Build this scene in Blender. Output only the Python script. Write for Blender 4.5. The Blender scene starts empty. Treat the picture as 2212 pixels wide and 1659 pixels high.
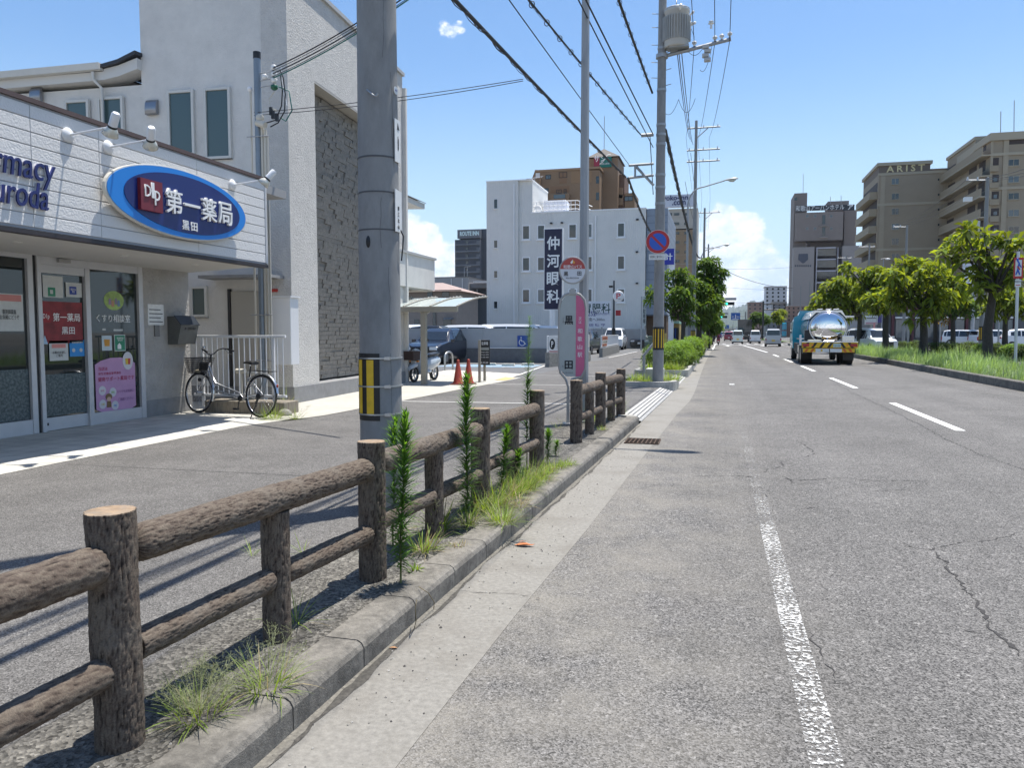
import bpy, math, random
from mathutils import Vector, Matrix, noise
import numpy as np
R=math.radians
SC=bpy.context.scene
COL=SC.collection
random.seed(7)

# ---------------------------------------------------------------- camera
CAMH=1.57; PITCH=R(3.83); YAW=R(15.05); FPX=1661.4
cam=bpy.data.cameras.new('camera'); co=bpy.data.objects.new('camera',cam); COL.objects.link(co)
cam.sensor_width=36; cam.lens=FPX/2212*36; cam.clip_start=0.05; cam.clip_end=20000
co.location=(0,0,CAMH); co.rotation_euler=(R(90)-PITCH,0,YAW)
SC.camera=co
# ---------------------------------------------------------------- sun, sky, exposure
SUNV=Vector((.15,.20,1)).normalized()
SUN_EL=math.asin(SUNV.z); SUN_AZ=math.atan2(SUNV.x,SUNV.y)      # azimuth from +Y towards +X
sl=bpy.data.lights.new('sun','SUN'); so=bpy.data.objects.new('sun',sl); COL.objects.link(so)
sl.energy=5.0; sl.angle=R(.53); sl.color=(1,.955,.88)
so.rotation_euler=SUNV.to_track_quat('Z','Y').to_euler(); so.location=(20,20,60)
SC.view_settings.view_transform='Standard'; SC.view_settings.look='None'
SC.view_settings.exposure=0.52; SC.view_settings.gamma=1
SC.cycles.use_denoising=True
SC.cycles.max_bounces=8; SC.cycles.transparent_max_bounces=16
SC.cycles.sample_clamp_indirect=6
SC.cycles.caustics_reflective=False; SC.cycles.caustics_refractive=False

def px_dir(u,v):
    x=(u-1106)/FPX; y=-(v-829.5)/FPX
    f=math.cos(PITCH)+y*math.sin(PITCH); z=-math.sin(PITCH)+y*math.cos(PITCH)
    return Vector((x*math.cos(YAW)-f*math.sin(YAW), x*math.sin(YAW)+f*math.cos(YAW), z))
W=bpy.data.worlds.new('World'); SC.world=W; W.use_nodes=True
def world():
    nt=W.node_tree; N=nt.nodes; L=nt.links; N.clear()
    def n(t,**k):
        o=N.new(t)
        for a,b in k.items(): setattr(o,a,b)
        return o
    def mth(op,a,b=None,clamp=False):
        m=n('ShaderNodeMath',operation=op,use_clamp=clamp)
        for i,x in enumerate((a,b)):
            if x is None: continue
            if isinstance(x,(int,float)): m.inputs[i].default_value=x
            else: L.new(x,m.inputs[i])
        return m.outputs[0]
    sky=n('ShaderNodeTexSky'); sky.sky_type='NISHITA'; sky.sun_disc=False
    sky.sun_elevation=SUN_EL; sky.sun_rotation=SUN_AZ
    sky.altitude=0; sky.air_density=1.0; sky.dust_density=0.6; sky.ozone_density=1.6
    bg=n('ShaderNodeBackground'); bg.inputs[1].default_value=.092
    hs=n('ShaderNodeHueSaturation'); hs.inputs['Saturation'].default_value=1.18; hs.inputs['Value'].default_value=1.42
    L.new(sky.outputs[0],hs.inputs['Color'])
    tc=n('ShaderNodeTexCoord'); d=tc.outputs['Generated']
    nrm=n('ShaderNodeVectorMath',operation='NORMALIZE'); L.new(d,nrm.inputs[0]); d=nrm.outputs[0]
    sep=n('ShaderNodeSeparateXYZ'); L.new(d,sep.inputs[0])
    # pale summer haze low over the horizon
    hz=n('ShaderNodeMapRange'); hz.interpolation_type='SMOOTHSTEP'; L.new(sep.outputs[2],hz.inputs[0]); hz.inputs[1].default_value=.34; hz.inputs[2].default_value=-.02; hz.inputs[3].default_value=.0; hz.inputs[4].default_value=.97
    hm=n('ShaderNodeMix'); hm.data_type='RGBA'; L.new(hz.outputs[0],hm.inputs[0]); L.new(hs.outputs[0],hm.inputs[6]); hm.inputs[7].default_value=(5.0,6.7,8.0,1); L.new(hm.outputs[2],bg.inputs[0])
    def noi(scale,detail=6,rough=.55,off=0):
        mp=n('ShaderNodeMapping'); mp.inputs['Scale'].default_value=(1,1,1.35); mp.inputs['Location'].default_value=(off,off*.7,off*1.3)
        L.new(d,mp.inputs[0])
        t=n('ShaderNodeTexNoise'); t.inputs['Scale'].default_value=scale; t.inputs['Detail'].default_value=detail; t.inputs['Roughness'].default_value=rough
        L.new(mp.outputs[0],t.inputs['Vector']); return t.outputs[0]
    n1=noi(26,7,.6); n2=noi(13,4,.5,3.1); n3=noi(70,5,.6,1.7)
    # cumulus clouds: soft lobes around fixed sky directions, broken up by noise
    blobs=[(1560,470,38),(1610,500,45),(1575,520,60),(1640,545,42),(1665,585,38),(1700,600,40),(1600,600,85),(1545,560,60),
           (1690,650,70),(1560,660,70),(1650,700,90),(1750,620,40),
           (880,490,38),(925,520,38),(965,560,45),(905,560,60),(860,540,55),(960,610,60),(1010,590,50),
           (962,62,24),(992,58,20),(975,76,18),(1380,600,60),(1430,560,40)]
    acc=None
    for u,v,r in blobs:
        c=px_dir(u,v).normalized(); ang=r/FPX
        vm=n('ShaderNodeVectorMath',operation='DISTANCE'); L.new(d,vm.inputs[0]); vm.inputs[1].default_value=c
        mr=n('ShaderNodeMapRange'); mr.interpolation_type='SMOOTHSTEP'
        L.new(vm.outputs['Value'],mr.inputs[0]); mr.inputs[1].default_value=ang*1.55; mr.inputs[2].default_value=ang*.25
        mr.inputs[3].default_value=0; mr.inputs[4].default_value=1 if r>26 else .50
        acc=mr.outputs[0] if acc is None else mth('MAXIMUM',acc,mr.outputs[0])
    # a broken bank of far cumulus low round the rest of the horizon
    bank=n('ShaderNodeMapRange'); bank.interpolation_type='SMOOTHSTEP'; L.new(sep.outputs[2],bank.inputs[0])
    bank.inputs[1].default_value=.26; bank.inputs[2].default_value=.03; bank.inputs[3].default_value=0; bank.inputs[4].default_value=1
    back=n('ShaderNodeMapRange'); L.new(sep.outputs[1],back.inputs[0]); back.inputs[1].default_value=.25; back.inputs[2].default_value=-.25
    back.inputs[3].default_value=0; back.inputs[4].default_value=1
    acc=mth('MAXIMUM',acc,mth('MULTIPLY',mth('MULTIPLY',bank.outputs[0],back.outputs[0]),mth('MULTIPLY',n2,1.5)))
    dens=mth('ADD',acc,mth('MULTIPLY',mth('SUBTRACT',n1,.5),1.5))
    dens=mth('ADD',dens,mth('MULTIPLY',mth('SUBTRACT',n3,.5),.35))
    mk=n('ShaderNodeMapRange'); mk.interpolation_type='SMOOTHSTEP'; L.new(dens,mk.inputs[0])
    mk.inputs[1].default_value=.40; mk.inputs[2].default_value=.68; mk.inputs[3].default_value=0; mk.inputs[4].default_value=.97
    mask=mth('MULTIPLY',mk.outputs[0],mth('GREATER_THAN',sep.outputs[2],-.02))
    gate=n('ShaderNodeMapRange'); L.new(acc,gate.inputs[0]); gate.inputs[1].default_value=.02; gate.inputs[2].default_value=.25
    mask=mth('MULTIPLY',mask,gate.outputs[0])
    cr=n('ShaderNodeValToRGB'); cr.color_ramp.elements[0].position=.42; cr.color_ramp.elements[0].color=(.55,.68,.86,1)
    cr.color_ramp.elements[1].position=.60; cr.color_ramp.elements[1].color=(1.0,1.0,1.0,1)
    L.new(mth('ADD',mth('ADD',mth('MULTIPLY',n2,.35),mth('MULTIPLY',n1,.45)),mth('MULTIPLY',n3,.2)),cr.inputs[0])
    bg2=n('ShaderNodeBackground'); bg2.inputs[1].default_value=.95; L.new(cr.outputs[0],bg2.inputs[0])
    mix=n('ShaderNodeMixShader'); L.new(mask,mix.inputs[0]); L.new(bg.outputs[0],mix.inputs[1]); L.new(bg2.outputs[0],mix.inputs[2])
    out=n('ShaderNodeOutputWorld'); L.new(mix.outputs[0],out.inputs[0])
world()

# ---------------------------------------------------------------- measuring helpers: photo point + one known coordinate -> world point
def gnd(u,v,z=0):
    d=px_dir(u,v); t=(z-CAMH)/d.z; return Vector((d.x*t,d.y*t,z))
def atY(u,v,Y):
    d=px_dir(u,v); t=Y/d.y; return Vector((d.x*t,Y,CAMH+d.z*t))
def atX(u,v,X):
    d=px_dir(u,v); t=X/d.x; return Vector((X,d.y*t,CAMH+d.z*t))
def far(u,v,dist):
    d=px_dir(u,v); return Vector((d.x*dist,d.y*dist,CAMH+d.z*dist))   # dist along the lens axis

# ---------------------------------------------------------------- materials
MATS={}
def mat(name,col,rough=.6,metal=0,var=.0,scale=8,bump=0,bscale=40,spec=.5,dirt=None,dirtscale=2,dirtamt=.5,coat=0,bstretch=None,detail=6,emit=None):
    """principled material with optional two-scale colour variation, bump and dirt patches"""
    if name in MATS: return MATS[name]
    m=bpy.data.materials.new(name); m.use_nodes=True; MATS[name]=m
    nt=m.node_tree; N=nt.nodes; L=nt.links
    b=N['Principled BSDF']; b.inputs['Roughness'].default_value=rough; b.inputs['Metallic'].default_value=metal
    b.inputs['Specular IOR Level'].default_value=spec; b.inputs['Coat Weight'].default_value=coat
    c=(*col,1); b.inputs['Base Color'].default_value=c
    if emit:
        b.inputs['Emission Color'].default_value=(*emit[:3],1); b.inputs['Emission Strength'].default_value=emit[3]
    if var or bump or dirt:
        tc=N.new('ShaderNodeTexCoord'); crd=tc.outputs['Object']
        if bstretch:
            mp=N.new('ShaderNodeMapping'); mp.inputs['Scale'].default_value=bstretch; L.new(crd,mp.inputs[0]); crd=mp.outputs[0]
    last=None
    if var:
        t=N.new('ShaderNodeTexNoise'); t.inputs['Scale'].default_value=scale; t.inputs['Detail'].default_value=detail; t.inputs['Roughness'].default_value=.65
        L.new(crd,t.inputs['Vector'])
        r=N.new('ShaderNodeValToRGB'); r.color_ramp.elements[0].position=.3; r.color_ramp.elements[1].position=.7
        r.color_ramp.elements[0].color=tuple(max(0,x*(1-var)) for x in col)+(1,); r.color_ramp.elements[1].color=tuple(min(1,x*(1+var)) for x in col)+(1,)
        L.new(t.outputs[0],r.inputs[0]); last=r.outputs[0]
    if dirt:
        t2=N.new('ShaderNodeTexNoise'); t2.inputs['Scale'].default_value=dirtscale; t2.inputs['Detail'].default_value=8; t2.inputs['Roughness'].default_value=.7
        L.new(crd,t2.inputs['Vector'])
        r2=N.new('ShaderNodeMapRange'); r2.inputs[1].default_value=.48; r2.inputs[2].default_value=.72; r2.inputs[3].default_value=0; r2.inputs[4].default_value=dirtamt
        L.new(t2.outputs[0],r2.inputs[0])
        mx=N.new('ShaderNodeMix'); mx.data_type='RGBA'; L.new(r2.outputs[0],mx.inputs[0])
        if last: L.new(last,mx.inputs[6])
        else: mx.inputs[6].default_value=c
        mx.inputs[7].default_value=(*dirt,1); last=mx.outputs[2]
    if last: L.new(last,b.inputs['Base Color'])
    if bump:
        t3=N.new('ShaderNodeTexNoise'); t3.inputs['Scale'].default_value=bscale; t3.inputs['Detail'].default_value=8; t3.inputs['Roughness'].default_value=.65
        L.new(crd,t3.inputs['Vector'])
        bp=N.new('ShaderNodeBump'); bp.inputs['Strength'].default_value=1; bp.inputs['Distance'].default_value=bump
        L.new(t3.outputs[0],bp.inputs['Height']); L.new(bp.outputs[0],b.inputs['Normal'])
    return m
def glass(name,col,rough=.03):
    return mat(name,col,rough,0,spec=.8)
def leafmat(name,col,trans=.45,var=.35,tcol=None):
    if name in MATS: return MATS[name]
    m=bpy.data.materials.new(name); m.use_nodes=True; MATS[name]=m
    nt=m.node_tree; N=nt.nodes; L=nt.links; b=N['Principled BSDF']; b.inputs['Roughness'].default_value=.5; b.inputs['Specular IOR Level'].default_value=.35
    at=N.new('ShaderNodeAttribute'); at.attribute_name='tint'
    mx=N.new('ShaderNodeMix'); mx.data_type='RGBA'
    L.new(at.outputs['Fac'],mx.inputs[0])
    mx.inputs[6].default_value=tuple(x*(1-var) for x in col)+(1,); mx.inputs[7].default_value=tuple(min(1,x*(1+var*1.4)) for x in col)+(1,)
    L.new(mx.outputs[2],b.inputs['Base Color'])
    tr=N.new('ShaderNodeBsdfTranslucent')
    tm=N.new('ShaderNodeMix'); tm.data_type='RGBA'; tm.blend_type='MULTIPLY'; tm.inputs[0].default_value=1
    L.new(mx.outputs[2],tm.inputs[6]); k=tcol or (2.6,2.3,.8); tm.inputs[7].default_value=(*k,1)
    L.new(tm.outputs[2],tr.inputs[0])
    ms=N.new('ShaderNodeMixShader'); ms.inputs[0].default_value=trans
    L.new(b.outputs[0],ms.inputs[1]); L.new(tr.outputs[0],ms.inputs[2]); L.new(ms.outputs[0],N['Material Output'].inputs[0])
    return m

# ---------------------------------------------------------------- mesh builder
class MB:
    def __init__(s): s.v=[];s.f=[];s.mi=[];s.sm=[];s.t=[]
    def add(s,vs,fs,mi=0,smooth=False,tint=None):
        o=len(s.v); s.v+= [tuple(x) for x in vs]
        for f in fs: s.f.append([i+o for i in f]); s.mi.append(mi); s.sm.append(smooth)
        if tint is not None or s.t:
            while len(s.t)<o: s.t.append(.5)
            s.t+=[.5 if tint is None else tint]*len(vs)
        return s
    def box(s,a,b,mi=0,T=None):
        x0,y0,z0=a;x1,y1,z1=b
        vs=[Vector(p) for p in ((x0,y0,z0),(x1,y0,z0),(x1,y1,z0),(x0,y1,z0),(x0,y0,z1),(x1,y0,z1),(x1,y1,z1),(x0,y1,z1))]
        if T: vs=[T@p for p in vs]
        return s.add(vs,[(0,3,2,1),(4,5,6,7),(0,1,5,4),(1,2,6,5),(2,3,7,6),(3,0,4,7)],mi)
    def cbox(s,c,sz,mi=0,T=None):
        c=Vector(c);h=Vector(sz)/2; return s.box(c-h,c+h,mi,T)
    def cyl(s,p0,p1,r0,r1=None,n=12,mi=0,caps=True,smooth=True):
        p0=Vector(p0);p1=Vector(p1); r1=r0 if r1 is None else r1
        q=(p1-p0).to_track_quat('Z','Y'); X=q@Vector((1,0,0)); Y=q@Vector((0,1,0)); vs=[]
        for p,r in ((p0,r0),(p1,r1)):
            for i in range(n):
                a=2*math.pi*i/n; vs.append(p+X*math.cos(a)*r+Y*math.sin(a)*r)
        s.add(vs,[(i,(i+1)%n,n+(i+1)%n,n+i) for i in range(n)],mi,smooth)
        if caps:
            s.add(vs[:n],[tuple(range(n-1,-1,-1))],mi); s.add(vs[n:],[tuple(range(n))],mi)
        return s
    def tube(s,pts,r,n=6,mi=0,caps=True,closed=False):
        pts=[Vector(p) for p in pts]; m=len(pts); rs=r if isinstance(r,(list,tuple)) else [r]*m
        vs=[]; up=None
        for i,p in enumerate(pts):
            a=pts[i-1] if (i or closed) else p; b=pts[(i+1)%m] if (i<m-1 or closed) else p
            d=(b-a).normalized()
            if up is None:
                up=Vector((0,0,1)) if abs(d.z)<.95 else Vector((1,0,0))
            x=d.cross(up)
            if x.length<1e-4: x=d.orthogonal()
            x.normalize(); y=x.cross(d).normalized(); up=y
            for k in range(n):
                t=2*math.pi*k/n; vs.append(p+(x*math.cos(t)+y*math.sin(t))*rs[i])
        fs=[]
        for i in range(m if closed else m-1):
            for k in range(n):
                j=(i+1)%m; fs.append((i*n+k,i*n+(k+1)%n,j*n+(k+1)%n,j*n+k))
        s.add(vs,fs,mi,True)
        if caps and not closed:
            s.add(vs[:n],[tuple(range(n-1,-1,-1))],mi); s.add(vs[-n:],[tuple(range(n))],mi)
        return s
    def prism(s,poly,h,T,mi=0):
        """polygon in local XY, thickness h along local +Z"""
        n=len(poly); vs=[T@Vector((x,y,0)) for x,y in poly]+[T@Vector((x,y,h)) for x,y in poly]
        return s.add(vs,[tuple(range(n-1,-1,-1)),tuple(range(n,2*n))]+[(i,(i+1)%n,n+(i+1)%n,n+i) for i in range(n)],mi)
    def lathe(s,prof,T=None,n=16,mi=0,smooth=True):
        """profile of (r,z) turned about local Z"""
        T=T or Matrix(); vs=[]; m=len(prof)
        for r,z in prof:
            for k in range(n):
                a=2*math.pi*k/n; vs.append(T@Vector((r*math.cos(a),r*math.sin(a),z)))
        fs=[(i*n+k,i*n+(k+1)%n,(i+1)*n+(k+1)%n,(i+1)*n+k) for i in range(m-1) for k in range(n)]
        s.add(vs,fs,mi,smooth)
        if prof[0][0]>1e-4: s.add(vs[:n],[tuple(range(n-1,-1,-1))],mi)
        if prof[-1][0]>1e-4: s.add(vs[-n:],[tuple(range(n))],mi)
        return s
    def ball(s,c,r,n=12,m=8,mi=0):
        c=Vector(c); rr=Vector(r) if hasattr(r,'__len__') else Vector((r,r,r)); vs=[];fs=[]
        for i in range(m+1):
            t=math.pi*i/m
            for k in range(n):
                a=2*math.pi*k/n; vs.append(c+Vector((rr.x*math.sin(t)*math.cos(a),rr.y*math.sin(t)*math.sin(a),rr.z*math.cos(t))))
        fs=[(i*n+k,(i+1)*n+k,(i+1)*n+(k+1)%n,i*n+(k+1)%n) for i in range(m) for k in range(n)]
        return s.add(vs,fs,mi,True)
    def quad(s,a,b,c,d,mi=0): return s.add([a,b,c,d],[(0,1,2,3)],mi)
    def rect(s,T,w,h,mi=0,z=0):
        return s.add([T@Vector(p) for p in ((-w/2,-h/2,z),(w/2,-h/2,z),(w/2,h/2,z),(-w/2,h/2,z))],[(0,1,2,3)],mi)
    def strip(s,pts,z,mi=0):
        """flat polygon at height z"""
        return s.add([(p[0],p[1],z) for p in pts],[tuple(range(len(pts)))],mi)
    def loft(s,secs,mi=0,smooth=False,closed=True,caps=True):
        n=len(secs[0]); vs=[p for q in secs for p in q]; fs=[]
        for i in range(len(secs)-1):
            for k in range(n if closed else n-1):
                fs.append((i*n+k,i*n+(k+1)%n,(i+1)*n+(k+1)%n,(i+1)*n+k))
        s.add(vs,fs,mi,smooth)
        if caps: s.add(secs[0],[tuple(range(n-1,-1,-1))],mi); s.add(secs[-1],[tuple(range(n))],mi)
        return s
    def mesh(s,name,mats):
        me=bpy.data.meshes.new(name); me.from_pydata(s.v,[],s.f)
        for m in mats: me.materials.append(m)
        me.polygons.foreach_set('material_index',s.mi); me.polygons.foreach_set('use_smooth',s.sm)
        if s.t:
            while len(s.t)<len(s.v): s.t.append(.5)
            a=me.attributes.new('tint','FLOAT','POINT'); a.data.foreach_set('value',s.t)
        me.update(); return me
    def split(s):
        par=list(range(len(s.v)))
        def fd(i):
            while par[i]!=i: par[i]=par[par[i]]; i=par[i]
            return i
        key={}
        for i,v in enumerate(s.v):
            k=(round(v[0],4),round(v[1],4),round(v[2],4))
            if k in key: par[fd(i)]=fd(key[k])
            else: key[k]=i
        for f in s.f:
            for i in f[1:]: par[fd(i)]=fd(f[0])
        out={}
        for fi,f in enumerate(s.f): out.setdefault(fd(f[0]),[]).append(fi)
        for fs in out.values():
            b=MB(); mp={}
            for fi in fs:
                b.f.append([mp.setdefault(i,len(mp)) for i in s.f[fi]]); b.mi.append(s.mi[fi]); b.sm.append(s.sm[fi])
            b.v=[None]*len(mp)
            for i,j in mp.items(): b.v[j]=s.v[i]
            yield b
    def each(s,name,mats,parent=None,bevel=0,seg=2):
        """one object per separate piece"""
        return [b.build(name,mats,parent,bevel,seg) for b in s.split()]
    def build(s,name,mats,parent=None,bevel=0,seg=2):
        mats=mats if isinstance(mats,(list,tuple)) else [mats]
        o=bpy.data.objects.new(name,s.mesh(name,mats)); COL.objects.link(o)
        if parent is not None: attach(o,parent)
        if bevel:
            b=o.modifiers.new('bevel','BEVEL'); b.width=bevel; b.segments=seg; b.limit_method='ANGLE'; b.angle_limit=R(35); b.harden_normals=False
        return o
ROOTM={}
def wm(o):
    m=Matrix.LocRotScale(o.location,o.rotation_euler,None) if o.name not in ROOTM else ROOTM[o.name]
    return m
def attach(o,p):
    o.parent=p
    if p.type=='EMPTY' : o.matrix_parent_inverse=Matrix.LocRotScale(p.location,p.rotation_euler,None).inverted()
    elif p.parent is not None:
        o.matrix_parent_inverse=Matrix()
        o.matrix_parent_inverse=Matrix()
def tag(o,label,cat,group=None,kind=None):
    if label: o['label']=label
    if cat: o['category']=cat
    if group: o['group']=group
    if kind: o['kind']=kind
    return o
def thing(name,label,cat,loc=(0,0,0),rz=0,group=None):
    o=bpy.data.objects.new(name,None); COL.objects.link(o); o.location=loc; o.rotation_euler=(0,0,rz); o.empty_display_size=.2
    return tag(o,label,cat,group)
def struct(mb,name,mats):
    o=mb.build(name,mats); o['kind']='structure'; return o
KIDS={}
def dup(root,loc,rz=None,label=None,scale=None,swap=None):
    kids=[o for o in COL.objects if o.parent==root]
    r=root.copy(); COL.objects.link(r); r.location=loc
    if rz is not None: r.rotation_euler=(0,0,rz)
    if scale: r.scale=scale if hasattr(scale,'__len__') else (scale,)*3
    if label: r['label']=label
    def cp(k,p):
        c=k.copy(); COL.objects.link(c); c.parent=p
        if swap and k.name.split('.')[0] in swap:
            c.data=k.data.copy(); c.data.materials.clear()
            for m in swap[k.name.split('.')[0]]: c.data.materials.append(m)
        return c
    for k in kids:
        c=cp(k,r)
        for g in [o for o in COL.objects if o.parent==k]: cp(g,c)
    return r
def frame(o,right,up):
    """matrix whose X=right, Y=up, Z=facing normal"""
    x=Vector(right).normalized(); y=Vector(up); y=(y-x*y.dot(x)).normalized(); z=x.cross(y)
    m=Matrix((x,y,z)).transposed().to_4x4(); m.translation=Vector(o); return m
def text(s,w,h,T,m,name='lettering',parent=None,depth=.004,bold=.02,res=2,shear=0,space=1):
    cu=bpy.data.curves.new('t','FONT'); cu.body=s; cu.size=1; cu.extrude=.05 if depth>0 else 0; cu.offset=bold; cu.resolution_u=res; cu.shear=shear; cu.space_character=space
    cu.align_x='CENTER'
    ob=bpy.data.objects.new('t',cu); me=bpy.data.meshes.new_from_object(ob); bpy.data.objects.remove(ob); bpy.data.curves.remove(cu)
    n=len(me.vertices); a=np.zeros(n*3); me.vertices.foreach_get('co',a); a=a.reshape(-1,3)
    lo=a.min(0); hi=a.max(0); a=a-(lo+hi)/2; sp=np.maximum(hi-lo,1e-6)
    a[:,0]*=w/sp[0]; a[:,1]*=h/sp[1]
    if depth>0: a[:,2]=(a[:,2]/sp[2]+.5)*depth
    M=np.array(T); a=a@M[:3,:3].T+M[:3,3]
    me.vertices.foreach_set('co',a.reshape(-1)); me.materials.clear(); me.materials.append(m); me.update(); me.name=name
    o=bpy.data.objects.new(name,me); COL.objects.link(o)
    if parent is not None: attach(o,parent)
    return o
Z=Vector((0,0,1))
# ================================================================ GROUND, ROAD, KERBS
def asphalt(name,base,agg=.45,scale=230,patch=.16,bump=.004,tint=(1,1,1),stain=None):
    if name in MATS: return MATS[name]
    m=bpy.data.materials.new(name); m.use_nodes=True; MATS[name]=m
    nt=m.node_tree; N=nt.nodes; L=nt.links; b=N['Principled BSDF']; b.inputs['Roughness'].default_value=.88; b.inputs['Specular IOR Level'].default_value=.3
    tc=N.new('ShaderNodeTexCoord'); crd=tc.outputs['Object']
    def noi(s,d,r=.6):
        t=N.new('ShaderNodeTexNoise'); t.inputs['Scale'].default_value=s; t.inputs['Detail'].default_value=d; t.inputs['Roughness'].default_value=r; L.new(crd,t.inputs['Vector']); return t.outputs[0]
    def mr(x,a,c,lo,hi):
        q=N.new('ShaderNodeMapRange'); L.new(x,q.inputs[0]); q.inputs[1].default_value=a; q.inputs[2].default_value=c; q.inputs[3].default_value=lo; q.inputs[4].default_value=hi; return q.outputs[0]
    def mul(a,c):
        q=N.new('ShaderNodeMath'); q.operation='MULTIPLY'; L.new(a,q.inputs[0]); L.new(c,q.inputs[1]); return q.outputs[0]
    vo=N.new('ShaderNodeTexVoronoi'); vo.inputs['Scale'].default_value=scale*.55; L.new(crd,vo.inputs['Vector'])
    sepc=N.new('ShaderNodeSeparateColor'); L.new(vo.outputs['Color'],sepc.inputs[0])
    vo2=N.new('ShaderNodeTexVoronoi'); vo2.inputs['Scale'].default_value=scale*.23; L.new(crd,vo2.inputs['Vector'])
    sep2=N.new('ShaderNodeSeparateColor'); L.new(vo2.outputs['Color'],sep2.inputs[0])
    f=mul(mr(sepc.outputs[0],0,1,1-agg,1+agg),mr(noi(scale*.18,4),.3,.7,1-agg*.2,1+agg*.2))
    f=mul(f,mr(sep2.outputs[1],.80,1,1,1+agg*.7))
    if stain:
        mp=N.new('ShaderNodeMapping'); mp.inputs['Scale'].default_value=(1.15,.035,1); L.new(crd,mp.inputs[0]); tt=N.new('ShaderNodeTexNoise'); tt.inputs['Scale'].default_value=1; tt.inputs['Detail'].default_value=3; L.new(mp.outputs[0],tt.inputs['Vector'])
        f=mul(f,mr(tt.outputs[0],.3,.7,.88,1.12)); f=mul(f,mr(noi(1.7,5,.6),.62,.74,1,.80))
    f=mul(f,mr(noi(.55,6,.65),.3,.7,1-patch,1+patch)); f=mul(f,mr(noi(5,5),.3,.7,1-patch*.5,1+patch*.5))
    rgb=N.new('ShaderNodeMix'); rgb.data_type='RGBA'; rgb.blend_type='MULTIPLY'; rgb.inputs[0].default_value=1
    rgb.inputs[6].default_value=tuple(base*t for t in tint)+(1,)
    cm=N.new('ShaderNodeCombineColor'); [L.new(f,cm.inputs[i]) for i in range(3)]
    L.new(cm.outputs[0],rgb.inputs[7]); last=rgb.outputs[2]
    if stain:
        # dusty pale band drifting along the gutter side (X based, broken by noise)
        sx=N.new('ShaderNodeSeparateXYZ'); L.new(crd,sx.inputs[0])
        band=mul(mr(sx.outputs[0],stain[0],stain[1],1,0),mr(noi(1.3,8,.72),.38,.62,.0,1.15))
        q=N.new('ShaderNodeMix'); q.data_type='RGBA'; L.new(mul(band,mr(noi(60,3),.3,.7,.35,1)),q.inputs[0]); L.new(last,q.inputs[6]); q.inputs[7].default_value=(.265,.245,.21,1); last=q.outputs[2]
    L.new(last,b.inputs['Base Color'])
    bp=N.new('ShaderNodeBump'); bp.inputs['Strength'].default_value=1; bp.inputs['Distance'].default_value=bump
    ad=N.new('ShaderNodeMath'); L.new(noi(scale*.4,4),ad.inputs[0]); L.new(vo.outputs['Distance'],ad.inputs[1])
    L.new(ad.outputs[0],bp.inputs['Height']); L.new(bp.outputs[0],b.inputs['Normal'])
    return m
M_ROAD=asphalt('road_asphalt',.138,.72,240,.16,.004,(1.0,.955,.90),stain=(-1.2,.9))
M_WALK=asphalt('pavement_asphalt',.13,.6,300,.2,.003,(1,.955,.90))
M_LOT=asphalt('lot_asphalt',.14,.3,300,.12,.003)
M_VERGE=asphalt('verge_dirt',.13,.6,130,.42,.01,(1.0,.94,.83))
M_GUT=mat('gutter_concrete',(.235,.222,.197),.9,var=.22,scale=34,bump=.003,bscale=150,dirt=(.17,.155,.132),dirtscale=1.8,dirtamt=.9)
M_KERB=mat('kerb_concrete',(.20,.185,.16),.9,var=.35,scale=26,bump=.008,bscale=110,dirt=(.05,.046,.04),dirtscale=3.4,dirtamt=1.0)
M_KERB2=mat('kerb_pale',(.40,.39,.36),.9,var=.2,scale=20,bump=.004,bscale=90,dirt=(.14,.13,.11),dirtscale=3,dirtamt=.7)
M_KERB3=mat('median_kerb',(.16,.15,.13),.9,var=.35,scale=9,bump=.006,bscale=60,dirt=(.04,.04,.036),dirtscale=1.6,dirtamt=.9)
M_PAVE=mat('pale_paving',(.44,.42,.37),.85,var=.1,scale=6,bump=.002,bscale=120,dirt=(.33,.31,.27),dirtscale=1.3,dirtamt=.45)
M_WHITE=mat('road_paint',(.80,.80,.77),.75,var=.1,scale=60,bump=.002,bscale=200)
M_SOIL=mat('soil',(.10,.085,.06),.95,var=.4,scale=20,bump=.02,bscale=40)
def tilemat():
    m=mat('tile_paving',(.60,.575,.51),.75,var=.06,scale=30)
    nt=m.node_tree; N=nt.nodes; L=nt.links; b=N['Principled BSDF']
    br=N.new('ShaderNodeTexBrick'); br.offset=0; br.inputs['Scale'].default_value=1; br.inputs['Brick Width'].default_value=.3; br.inputs['Row Height'].default_value=.3
    br.inputs['Mortar Size'].default_value=.006; br.inputs['Color1'].default_value=(.61,.585,.52,1); br.inputs['Color2'].default_value=(.55,.53,.475,1); br.inputs['Mortar'].default_value=(.30,.28,.25,1)
    tc=N.new('ShaderNodeTexCoord'); L.new(tc.outputs['Object'],br.inputs['Vector'])
    t=N.new('ShaderNodeTexNoise'); t.inputs['Scale'].default_value=2.5; t.inputs['Detail'].default_value=8; L.new(tc.outputs['Object'],t.inputs['Vector'])
    mr=N.new('ShaderNodeMapRange'); L.new(t.outputs[0],mr.inputs[0]); mr.inputs[1].default_value=.3; mr.inputs[2].default_value=.7; mr.inputs[3].default_value=.8; mr.inputs[4].default_value=1.08
    mx=N.new('ShaderNodeMix'); mx.data_type='RGBA'; mx.blend_type='MULTIPLY'; mx.inputs[0].default_value=1; L.new(br.outputs[0],mx.inputs[6])
    cm=N.new('ShaderNodeCombineColor'); [L.new(mr.outputs[0],cm.inputs[i]) for i in range(3)]; L.new(cm.outputs[0],mx.inputs[7]); L.new(mx.outputs[2],b.inputs['Base Color'])
    return m
M_TILE=tilemat()
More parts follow.
